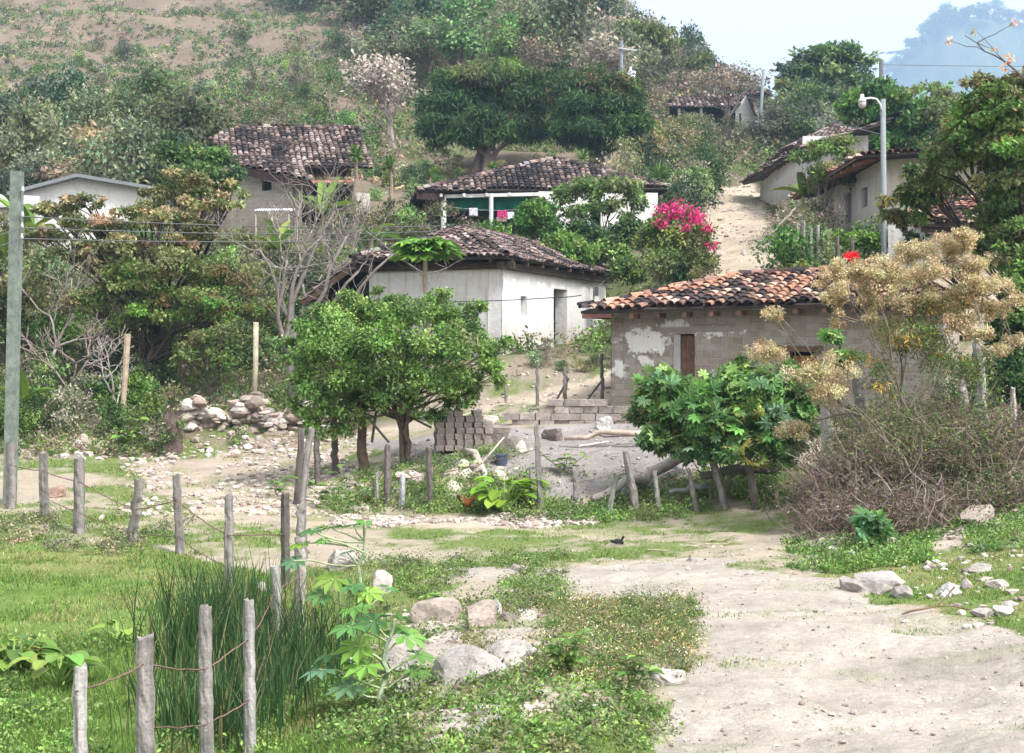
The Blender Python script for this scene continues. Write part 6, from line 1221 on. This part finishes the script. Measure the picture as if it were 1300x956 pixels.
# the stack of adobe bricks: every brick lies loose on the others
def brick_stack():
    c = on(592, 30.2); v = MB(); v.box((0, 0, 0), (.19, .36, .115), C=(.27, .225, .205), jit=.035); me = v.build('adobe_brick', M_rock).data; bpy.data.objects.remove(bpy.data.objects['adobe_brick'])
    rows = 7; z0 = c[2]-.03; names = ['bottom', 'second', 'third', 'fourth', 'fifth', 'sixth', 'top']; k = 0
    for r in range(rows):
        cols = range(-3, 3) if r < 5 else (range(-3, 2) if r == 5 else (-2, -1, 1))
        for q in cols:
            for dp in (0, 1):
                if dp and r > 4: continue
                o = bpy.data.objects.new('adobe_brick', me); COL.objects.link(o)
                o.location = (c[0]+.02+q*.2+.1*(r % 2)*.3+rng.normal(0, .008), c[1]+dp*.4+rng.normal(0, .012), z0+.06+r*.122); o.rotation_euler = (0, rng.normal(0, .012), rng.normal(0, .03)+.18); o.scale = (1+rng.normal(0, .02), 1, 1)
                o['label'] = 'grey-brown adobe brick in the %s course of the %s pile in the yard' % (names[r], 'front of the' if dp == 0 else 'back of the'); o['label'] = o['label'].replace('the front of the pile', "pile's front").replace('the back of the pile', "pile's back"); o['category'] = 'brick'; o['group'] = 'adobe bricks stacked in the yard'
    for s, (dx, dz, rz) in enumerate(((.72, .07, 1.45), (.74, .19, 1.5), (.72, .31, 1.4), (.75, .43, 1.52))):
        o = bpy.data.objects.new('adobe_brick', me); COL.objects.link(o); o.location = (c[0]+dx, c[1]+.05, z0+dz-.01); o.rotation_euler = (0, 0, rz); o['label'] = 'adobe brick laid lengthwise at the right end of the yard brick pile'; o['category'] = 'brick'; o['group'] = 'adobe bricks stacked in the yard'
brick_stack()
# ------------------------------------------------------------------ fence posts and barbed wire
def post(label, top, base_px, d, w, col=(.3, .265, .25), crook=0, base_z=None, mid=None, group='weathered fence posts'):
    b = on(base_px, d, -.12); t = P(top[0], top[1], d); m = (b+t)/2 if mid is None else P(mid[0], mid[1], d); r = w*d/FPX/2; n = 14; tt = np.linspace(0, 1, n)[:, None]
    cc = 2*m-(b+t)/2; path = (1-tt)**2*b+2*tt*(1-tt)*cc+tt*tt*t; path[1:-1] += rng.normal(0, .05*r+crook*r, (n-2, 3))*[1, .5, 0]
    k = 12; th = np.linspace(0, 6.283, k, endpoint=False); rr = r*np.linspace(1.12, .93, n); sd = rng.random()*50
    V, F = tube(path, rr, k); ring = np.repeat(path, k, 0); ang = np.tile(th, n); f = 1+.28*(vn(ang*2.2+sd, np.repeat(np.arange(n), k)*.35, 5)-.5)+.12*rng.normal(0, .5, len(V)); V = ring+(V-ring)*f[:, None]
    V[-k:, 2] += rng.normal(0, .35*r, k)*.8; top_c = V[-k:].mean(0)+[0, 0, -.1*r]; V = np.r_[V, [top_c]]; F2 = np.array([[len(V)-1, (n-1)*k+j, (n-1)*k+(j+1) % k] for j in range(k)])
    st = vn(np.r_[ang, 0]*4+sd, np.r_[np.repeat(np.arange(n), k), 0]*.12, 9); C = np.array(col)*(.6+.8*st[:, None]); mk('fence_post', V, [F, F2], C, M_wood, None, (b[0], b[1], b[2]+.12), False, label=label, category='post', group=group); return t, b
PG = (.29, .275, .262); PD = (.125, .108, .1); PM = (.205, .188, .177)
fp = [('short pale post top at the bottom left corner, nearest the camera', (102, 847), 102, 9.3, 17, PG), ('stout round grey post with a rounded top, second nearest the camera', (185, 810), 184, 10.2, 23, PM), ('straight flat-topped grey post left of the reeds bottom', (261, 770), 262, 11.2, 17, PM), ('tall straight pale grey post right of the flat-topped one', (316, 763), 317, 11.6, 15, PG), ('thin pale post leaning left, split at the top, in the reeds', (349, 718), 354, 15.2, 12, PG), ('gnarled pale post with a hollow twisted head among castor leaves', (380, 682), 377, 16, 14, (.3, .265, .24)),
      ('dark straight post just behind the castor leaves', (362, 628), 363, 19.3, 11, PD), ('dark post rising above the rushes', (290, 629), 291, 19.4, 12, PM), ('straight grey post in front of the pale track', (224, 603), 229, 21.9, 11, PM), ('leaning post with a reddish split top', (177, 608), 166, 22.6, 12, PM), ('tall straight dark post third from the left', (101, 580), 100, 24.0, 14, PM), ('rough post with a broken side, second from the left edge', (55, 574), 57, 25.6, 11, PM), ('grey post standing against the foot of the utility pole', (13, 562), 14, 26.6, 12, PM)]
tops = []
for i, (lab, tp, bp_, d, w_, c_) in enumerate(fp): tops.append(post(lab, tp, bp_, d, w_, c_, crook=.12 if i in (4, 5, 9) else 0, mid=(381, 720) if i == 5 else None))
post('crooked thin forked post leaning right, near the track bend', (396, 543), 382, 24.6, 9, PM, .1, mid=(386, 610)); post('dark crooked post left of the forked one', (383, 544), 377, 27.5, 9, PD, .08); post('stubby dark post behind the forked one', (402, 560), 403, 29.5, 8, PD, .08); post('short dark post left of the central trees', (424, 527), 426, 30.5, 8, PD, .15); post('brown lower post in front of the forked one', (382, 640), 384, 21.5, 12, PM, .1)
mf = [('thick dark crooked post at the left of the stone edge', (492, 565), 491, 27.2, 8, PD), ('pale bluish-grey post right of the crooked one', (511, 603), 510, 27.0, 7, (.28, .29, .31)), ('thin short grey post by the stone edge', (479, 600), 479, 27.3, 5, PG), ('dark post in front of the stone retaining edge', (544, 568), 546, 26.8, 8, PD), ('tall thin dark post right of the arum clump', (681, 540), 687, 26.2, 7, PM), ('thin bent stick post beside the arum clump', (673, 594), 676, 26.6, 4, PM), ('short straight flat-topped post in the weedy verge', (731, 597), 732, 26.2, 8, PM), ('bow-shaped grey post leaning left', (782, 602), 771, 26.2, 7, PG),
      ('tall curved lichened post right of the bow-shaped one', (794, 573), 811, 26, 9, PM), ('thin post with a pale broken tip', (831, 598), 838, 26, 6, PG), ('slim leaning post under the castor bush', (875, 597), 885, 26, 6, PM), ('leaning dark post with a side stub below the castor bush', (906, 586), 923, 26, 9, PM), ('tall dark post leaning at the end of the weedy verge', (946, 558), 961, 25.6, 9, PD)]
mt = [post(l, t_, b_, d, w_, c_, crook=.05) for l, t_, b_, d, w_, c_ in mf]
post('stout pale lichened post below the straw seed heads', (1047, 507), 1049, 24.2, 13, (.36, .345, .34), .1); post('crooked dark post in front of the adobe wall with a knotted head', (1089, 466), 1101, 25, 13, PM, .1, mid=(1090, 500)); post('pale leaning post behind the seed-head shrub', (1240, 432), 1252, 25, 12, (.33, .31, .3), .15); post('thin pale post at the right edge by the dark foliage', (1286, 492), 1288, 25, 7, (.3, .28, .265), .1); post('brown upright post right of the seed-head shrub', (1222, 470), 1224, 26.5, 12, PM, .1)
for l, t_, b_, d, w_ in (('slim pale post on the bank edge left of the lane bend', (642, 480), 642, 37.2, 4), ('thin post above the low block wall, left of centre', (682, 459), 682, 36, 4), ('forked stick post beside the lane', (717, 466), 717, 36, 5), ('tall thin post at the lane near the adobe house corner', (764, 449), 764, 35.6, 4.5)): post(l, t_, b_, d, w_, PM, .15)
for l, a_, b_, d in (('thin prop leaning against the forked stick post', (704, 512), (722, 480), 36), ('thin prop leaning on the tall post by the adobe house', (744, 510), (765, 482), 35.6), ('dark pole leaning beside the single dark trunk', (472, 562), (480, 505), 30), ('dark diagonal stick under the central trees', (467, 530), (494, 562), 29.8), ('dark slanting pole between tree and brick pile', (522, 530), (548, 543), 31)):
    mb = MB(); mb.tube([P(*a_, d), P(*b_, d)], .028, 6, PD); mb.build('leaning_pole', M_wood, None, P(*a_, d), label=l, category='pole')
mb = MB(); q = on(322, 38.6); mb.tube(np.array([q-[0, 0, .1], (q+P(325, 409, 38.6))/2+[.02, 0, 0], P(325, 409, 38.6)]), .075, 8, (.45, .39, .3)); mb.build('pole', M_wood, None, q, smooth=True, label='tall tan debarked pole standing alone on the left terrace', category='pole')
mb = MB(); q = on(157, 38); mb.tube(np.array([q-[0, 0, .1], q+[0, 0, .7], P(162, 424, 38)]), [.08, .07, .09], 8, (.4, .32, .24)); mb.build('tree_stump', M_wood, None, q, label='tan cut stump with a flat top on the left bank', category='stump')
mb = MB(); q = on(220, 35.6); pth = np.array([q-[0, 0, .2], q+[.05, 0, .4], q+[-.02, 0, .9], q+[0, 0, 1.25], q+[-.1, 0, 1.55]]); V, F = tube(pth, [.26, .2, .17, .16, .14], 20); V = V+(fbm(V[:, 0]*5, V[:, 2]*5+V[:, 1]*3, 66, 4)-.5)[:, None]*[.26, .24, .2]; mb.add(V, F,  (.12, .09, .08)); mb.build('tree_stump', M_bark, None, q, label='thick dark brown stump overgrown with creeper at the foot of the left bank', category='stump'); st_ = bpy.data.objects[-1] if False else [o for o in bpy.data.objects if o.get('label', '').startswith('thick dark brown stump')][0]; V, F, C = crown_arrays([[*(q+[.02, -.05, h_]), .3, .25, .28] for h_ in (.35, .75, 1.15, 1.5)], 1500, .07, MID+DRY+OLIVE, sub=9); mk('creeper', V, F, C, M_leaf, st_)
def wire(label, pts, r=.006, sag=.05, col=(.16, .1, .08), name='barbed_wire', cat='wire', barbs=True, group=None, origin=None):
    mb = MB()
    for a, b in zip(pts[:-1], pts[1:]):
        a, b = np.array(a, float), np.array(b, float); n = 10; t = np.linspace(0, 1, n)[:, None]; L = np.linalg.norm(b-a); p = a+(b-a)*t-np.array([0, 0, 1])*4*sag*L*t*(1-t)*.3+rng.normal(0, .004 if barbs else 0, (n, 3)); mb.tube(p, r, 4, col, cap=False)
        if barbs:
            for s in np.arange(.08, L, .13): c = a+(b-a)*s/L-[0, 0, 4*sag*L*(s/L)*(1-s/L)*.3]; e = unit(rng.normal(0, 1, 3))*.022; mb.tube([c-e, c+e], r*.6, 3, col, cap=False)
    o = mb.build(name, M_rust if barbs else M_cloth, None, pts[0], label=label, category=cat)
    if group: o['group'] = group
def along(idx, frac): return [tops[i][1]+(tops[i][0]-tops[i][1])*f+np.array([0, -.07, 0]) for i, f in zip(idx, frac)]
wire('upper rusty barbed wire on the nearest fence posts', along([0, 1, 2, 3, 4, 5], [.88, .86, .66, .78, .78, .66])); wire('lower rusty barbed wire on the nearest fence posts', along([1, 2, 3, 4, 5], [.5, .35, .42, .5, .4]))
wire('barbed wire strung along the far side of the green field', along([6, 7, 8, 9, 10, 11, 12], [.62, .62, .72, .6, .72, .75, .7]), r=.008); wire('lower barbed wire along the far side of the green field', along([7, 8, 9, 10, 11], [.3, .3, .3, .35, .4]), r=.007)
wire('barbed wire along the crooked yard fence', [b+(t-b)*.75 for t, b in mt if True][0:13:2], r=.006, sag=.08)
# logs and sticks
def log(label, a, b, r0, r1, col, name='log', bend=.04, d2=None):
    mb = MB(); mb.tube(curve(a, b, bend, 9), np.linspace(r0, r1, 9), 9, col); mb.build(name, M_wood, None, a, smooth=True, label=label, category='log')
log('long pale grey log slanting behind the crooked yard fence', on(752, 27.0, .12), P(882, 568, 28.3), .07, .13, (.34, .3, .28)); log('dark log lying under the castor bush', P(890, 604, 26.9), P(1000, 590, 27.2), .08, .12, (.2, .18, .17)); log('pale pole lying in the yard in front of the block wall', P(716, 556, 30.2), P(905, 547, 30), .05, .08, (.42, .34, .28)); log('thin pole stacked over the pale pole in the yard', P(748, 547, 30.3), P(880, 545, 30.3), .03, .03, (.3, .26, .25)); log('short white stick lying in the yard', P(735, 567, 29.4), P(772, 561, 29.8), .02, .02, (.6, .55, .5)); log('weathered board lying right of the dark log', P(850, 624, 26.6), P(900, 616, 26.9), .04, .06, (.4, .4, .38))
p1, p2, p3 = on(590, 29.6, .1), on(610, 28.6, .06), P(616, 620, 27.8); mb = MB(); mb.tube(np.array([p1, (p1+p2)/2+[.05, 0, .1], p2, (p2+p3)/2+[.04, 0, .08], p3]), [.07, .075, .065, .05, .03], 8, (.46, .4, .34)); mb.tube([p2, P(640, 555, 29)], [.03, .015], 5, (.46, .4, .34)); mb.build('fallen_branch', M_wood, None, p1, smooth=True, label='pale forked branch lying down the yard bank by the arum clump', category='branch')
a_, b_ = G(1145, 783, 12)+[0, 0, .02], G(1190, 778, 12)+[0, 0, .06]; mb = MB(); mb.tube(curve(a_, b_, .1, 6), [.012, .014, .014, .012, .01, .008], 5, (.16, .1, .07)); mb.tube(curve(b_, P(1212, 745, b_[1]), .1, 5), .01, 5, (.2, .14, .1)); mb.tube(curve(b_, G(1235, 775, 12), .1, 5), .009, 5, (.2, .14, .1)); mb.build('fallen_branch', M_wood, None, a_, label='thin brown twig lying at the road edge before the white rounded rock', category='branch')
for l, a_, b_ in (('thin pale stick lying on the grass near the reddish boulder', (860, 690), (940, 684)), ('second pale stick lying across the first near the road corner', (870, 697), (930, 690)), ('short pale stick in the grass strip', (822, 700), (850, 701))): log(l, G(*a_, 15)+[0, 0, .02], G(*b_, 15)+[0, 0, .03], .012, .008, (.34, .28, .22), 'stick')
g_ = G(783, 692, 15); mb = MB(); V = rockV(ICO2[0], 5, 9, .2)*[.1, .06, .05]; mb.add(V+g_+[0, 0, .04], ICO2[1], (.02, .02, .022)); mb.box(g_+[.09, 0, .1], (.03, .04, .08), 0, (.02, .02, .022), ry=.5); mb.build('old_shoe', M_cloth, None, g_, label='small crumpled black thing like a shoe lying on the track grass', category='shoe')
g_ = on(637, 28.7); mb = MB(); mb.tube([g_+[0, 0, -.02], g_+[0, 0, .2]], [.1, .13], 14, (.05, .07, .11), cap=False); mb.tube([g_+[0, 0, .19], g_+[0, 0, .21]], .137, 14, (.08, .1, .14), cap=False); mb.build('bucket', M_metal, None, g_, label='small dark blue bucket behind the arum clump', category='bucket')
# small brown hen by the rubble
def hen():
    g = on(593, 26.5); root_v = []; V, F = ICO3; b = V*[.13, .085, .085]; b[:, 2] += np.clip(-b[:, 0]-.04, 0, 1)*.9; b[:, 2] += np.clip(b[:, 0]-.06, 0, 1)*.8; b = b*(1-.25*np.clip(np.abs(b[:, :1])-.07, 0, 1)*6)
    mb = MB(); mb.add(b+g+[0, 0, .17], F, (.3, .1, .035)); mb.tube([g+[.08, 0, .2], g+[.12, 0, .27], g+[.13, 0, .31]], [.045, .032, .03], 8, (.36, .14, .05)); mb.add(ICO2[0]*.032+g+[.137, 0, .325], ICO2[1], (.36, .14, .05)); mb.tube([g+[-.1, 0, .22], g+[-.17, 0, .3], g+[-.2, 0, .29]], [.05, .03, .006], 7, (.06, .03, .02))
    o = mb.build('hen', M_cloth, None, g, smooth=True, label='small rusty brown hen beside the pink rubble, left of the arum clump', category='bird')
    for nm, f in (('leg', -.03), ('leg', .03)): m2 = MB(); m2.tube([g+[0, f, .11], g+[.01, f, 0]], .008, 5, (.5, .35, .1)); m2.tube([g+[.01, f, .004], g+[.05, f, .004]], .006, 4, (.5, .35, .1)); m2.build(nm, M_cloth, o)
    m2 = MB(); m2.tube([g+[.165, 0, .325], g+[.195, 0, .315]], [.012, .002], 6, (.6, .45, .15)); m2.build('beak', M_cloth, o); m2 = MB(); m2.box(g+[.135, 0, .365], (.045, .008, .03), 0, (.6, .03, .03), jit=.2); m2.build('comb', M_cloth, o)
hen()
# small yellow and white figures of litter high on the slope
g_ = G(481, 150, 80); mb = MB(); mb.tube([g_, g_+[0, 0, 1.0]], .05, 6, (.2, .15, .12)); mb.build('stake', M_wood, None, g_, label='thin stake carrying the yellow cloth high on the slope', category='stake'); q = g_+[0, -.08, .95]
V = np.array([[-.3, 0, 0], [.3, 0, 0], [.22, -.05, .35], [.1, 0, .5], [-.1, 0, .5], [-.22, -.05, .35], [0, -.14, .2]])+q; mb = MB(); mb.add(V, np.array([[0, 1, 6], [1, 2, 6], [2, 3, 6], [3, 4, 6], [4, 5, 6], [5, 0, 6]]), (.75, .5, .1)); mb.add(V+[0, .03, 0], np.array([[1, 0, 6], [2, 1, 6], [3, 2, 6], [4, 3, 6], [5, 4, 6], [0, 5, 6]]), (.75, .5, .1)); mb.build('cloth', M_cloth, None, q, label='small bright yellow cloth on a stake above the upper left house', category='cloth')
# ------------------------------------------------------------------ poles, lamps and lines
def insul(mb, p): mb.tube([p, p+[0, 0, .04], p+[0, 0, .07], p+[0, 0, .1]], [.02, .03, .02, .025], 8, (.5, .5, .52))
q = on(12, 27.3, -.2); t = P(22, 218, 27.3); root = thing('utility_pole', 'greenish square wooden utility pole rising at the left edge', 'pole', q); mb = MB(); mb.beam(q, t, .21, .2, (.17, .2, .175)); mb.build('pole', M_wood, root)
isl = []
for k, y in enumerate((243, 275, 289, 303)): mb = MB(); p = P(29-k*.4, y, 27.15); insul(mb, p); mb.beam(p+[-.12, .1, .02], p+[.02, 0, .02], .03, .03, (.3, .3, .32)); mb.build('insulator', M_metal, root); isl.append(p)
for k, (p, e) in enumerate(zip(isl[1:], ((575, 286, 47), (580, 292, 47), (586, 299, 46.5)))): wire('electric wire from the wooden pole to the white house ridge, %s of three' % ('top', 'middle', 'lowest')[k], [p, P(*e)], .011, .02, (.12, .12, .13), 'electric_wire', 'wire', False); wire('electric wire leaving the wooden pole to the left, %s of three' % ('top', 'middle', 'lowest')[k], [p, P(-120, 320+k*14, 24)], .009, .02, (.1, .1, .11), 'electric_wire', 'wire', False)
def lamp(label, px0, ytop, pxb, d, w_, arm, col=(.2, .225, .235), r_l=.105):
    q = on(pxb, d, -.2); t = P(px0, ytop, d); root = thing('street_lamp', label, 'street lamp', q); mb = MB(); mb.tube([q, t], [w_*1.15, w_*.85], 14, col); mb.build('pole', M_conc, root, smooth=True)
    mb = MB(); a = np.array([P(x, y, d-.05) for x, y in arm]); mb.tube(a, .03, 7, (.62, .64, .66)); mb.build('arm', M_metal, root, smooth=True); e = a[-1]
    mb = MB(); mb.tube([e+[0, 0, .16], e+[0, 0, .06], e, e-[0, 0, .06]], [.05, .06, r_l, r_l*1.15], 12, (.6, .6, .6)); lh = mb.build('lamp_head', M_metal, root, smooth=True); mb = MB(); mb.tube([e-[0, 0, .05], e-[0, 0, .13], e-[0, 0, .2], e-[0, 0, .24]], [r_l, r_l*1.05, r_l*.75, r_l*.2], 12, (.5, .45, .42)); adopt(mb.build('lamp_glass', M_metal, root, smooth=True), lh); return t
lt_ = lamp('grey street lamp with a curved arm, standing before the long cream house', 1121, 126, 1123, 40, .085, [(1119, 140), (1118, 133), (1113, 126), (1106, 124.5), (1097, 125.5), (1094.5, 127)])
mb = MB(); lb = lamp('distant street lamp on a leaning pole by the hilltop house', 969.5, 88, 962, 112, .13, [(968, 93), (973, 89), (979, 86.5), (981, 87)], (.2, .23, .25), .22)
q = on(789, 100, -.3); t = P(788.5, 52, 100); root = thing('transformer_pole', 'grey pole carrying a white transformer above the right mango tree', 'pole', q); mb = MB(); mb.tube([q, t], [.17, .13], 10, (.22, .25, .28)); mb.build('pole', M_conc, root); mb = MB(); mb.beam(P(786, 61, 99.8), P(809, 64, 99.8), .09, .09, (.5, .5, .5)); ca = mb.build('crossarm', M_metal, root)
for x, y in ((786, 58), (795, 60), (803, 62)): mb = MB(); insul(mb, P(x, y, 99.8)); adopt(mb.build('insulator', M_metal, root), ca)
c = P(800.5, 99, 99.6); mb = MB(); mb.tube([c-[0, 0, .48], c-[0, 0, .46], c+[0, 0, .42], c+[0, 0, .46], c+[0, 0, .5]], [.34, .37, .37, .4, .25], 16, (.78, .79, .82)); mb.tube([c+[.0, 0, .5], c+[0, 0, .62], c+[0, 0, .78]], [.07, .09, .05], 8, (.6, .6, .62)); mb.box(c+[-.45, 0, .3], (.25, .12, .1), 0, (.6, .6, .62)); mb.build('transformer', M_metal, root, smooth=False)
q = on(1119, 95, -.3); mb = MB(); mb.tube([q, P(1119, 76, 95)], .16, 8, (.2, .2, .22)); mb.build('utility_pole', M_conc, None, q, label='dark pole top showing against the hazy mountain', category='pole')
wire('high electric wire crossing in front of the hazy mountain', [P(1119, 82, 95), P(1420, 84, 80)], .02, .01, (.2, .22, .25), 'electric_wire', 'wire', False); wire('electric wire from transformer pole down to the leaning lamp pole', [t-[0, 0, 1.5], P(966, 128, 112)], .02, .02, (.14, .15, .17), 'electric_wire', 'wire', False); wire('lower electric wire from transformer pole to the leaning lamp pole', [t-[0, 0, 2.6], P(965, 150, 112)], .02, .03, (.14, .15, .17), 'electric_wire', 'wire', False)
wire('thin electric wire from the leaning lamp pole to the nearer street lamp', [P(967, 108, 112), lt_-[0, 0, 1.0]], .014, .02, (.14, .15, .17), 'electric_wire', 'wire', False); wire('slack black cable from the adobe house eave across the white wall', [P(738, 375, 34), P(700, 378, 36), P(575, 383, 38)], .011, .02, (.06, .06, .07), 'cable', 'cable', False)
# hedge, posts and red flowers under the lamp
bush('hedge', 'clipped bright green hedge strip under the long cream house, by the street lamp', 'hedge', on(1105, 41.5), [CP(1068+i*13, 305, 41.5, 10, 11) for i in range(8)], LIME, leaf=.1, n=9000)
for i, (px, y0) in enumerate(((1012, 283), (1020, 280), (1030, 290), (1038, 286))): post('grey post in the short fence between lane and long house, %s' % ('first from the lane', 'second from the lane', 'third from the lane', 'nearest the house')[i], (px, y0), px+1, 46, 4, PG, .1, group='posts beside the lane')
for i, px in enumerate((1063, 1082, 1131)): post('dark post standing in the hedge, %s' % ('left of the lamp and thinnest', 'beside the red flowers', 'right of the lamp')[i], (px, 300), px, 40, 5, PD, .1, group='posts in the hedge')
rp = bush('flowering_shrub', 'small shrub with red flowers showing above the adobe house ridge', 'shrub', on(1082, 38), [CP(1082, 332, 38, 8, 7), CP(1078, 340, 38, 8, 6)], MID, leaf=.1, n=500); V, F, C = crown_arrays([CP(1081, 326, 37.8, 6, 4), CP(1084, 332, 37.8, 4, 3)], 160, .1, [(.6, .01, .03)], sub=4); mk('flowers', V, F, C, M_petal, rp)
log('pale pole leaning on the bank beside the lane', P(975, 302, 47), P(1010, 264, 48), .04, .035, (.22, .195, .175), 'leaning_pole', bend=.015)
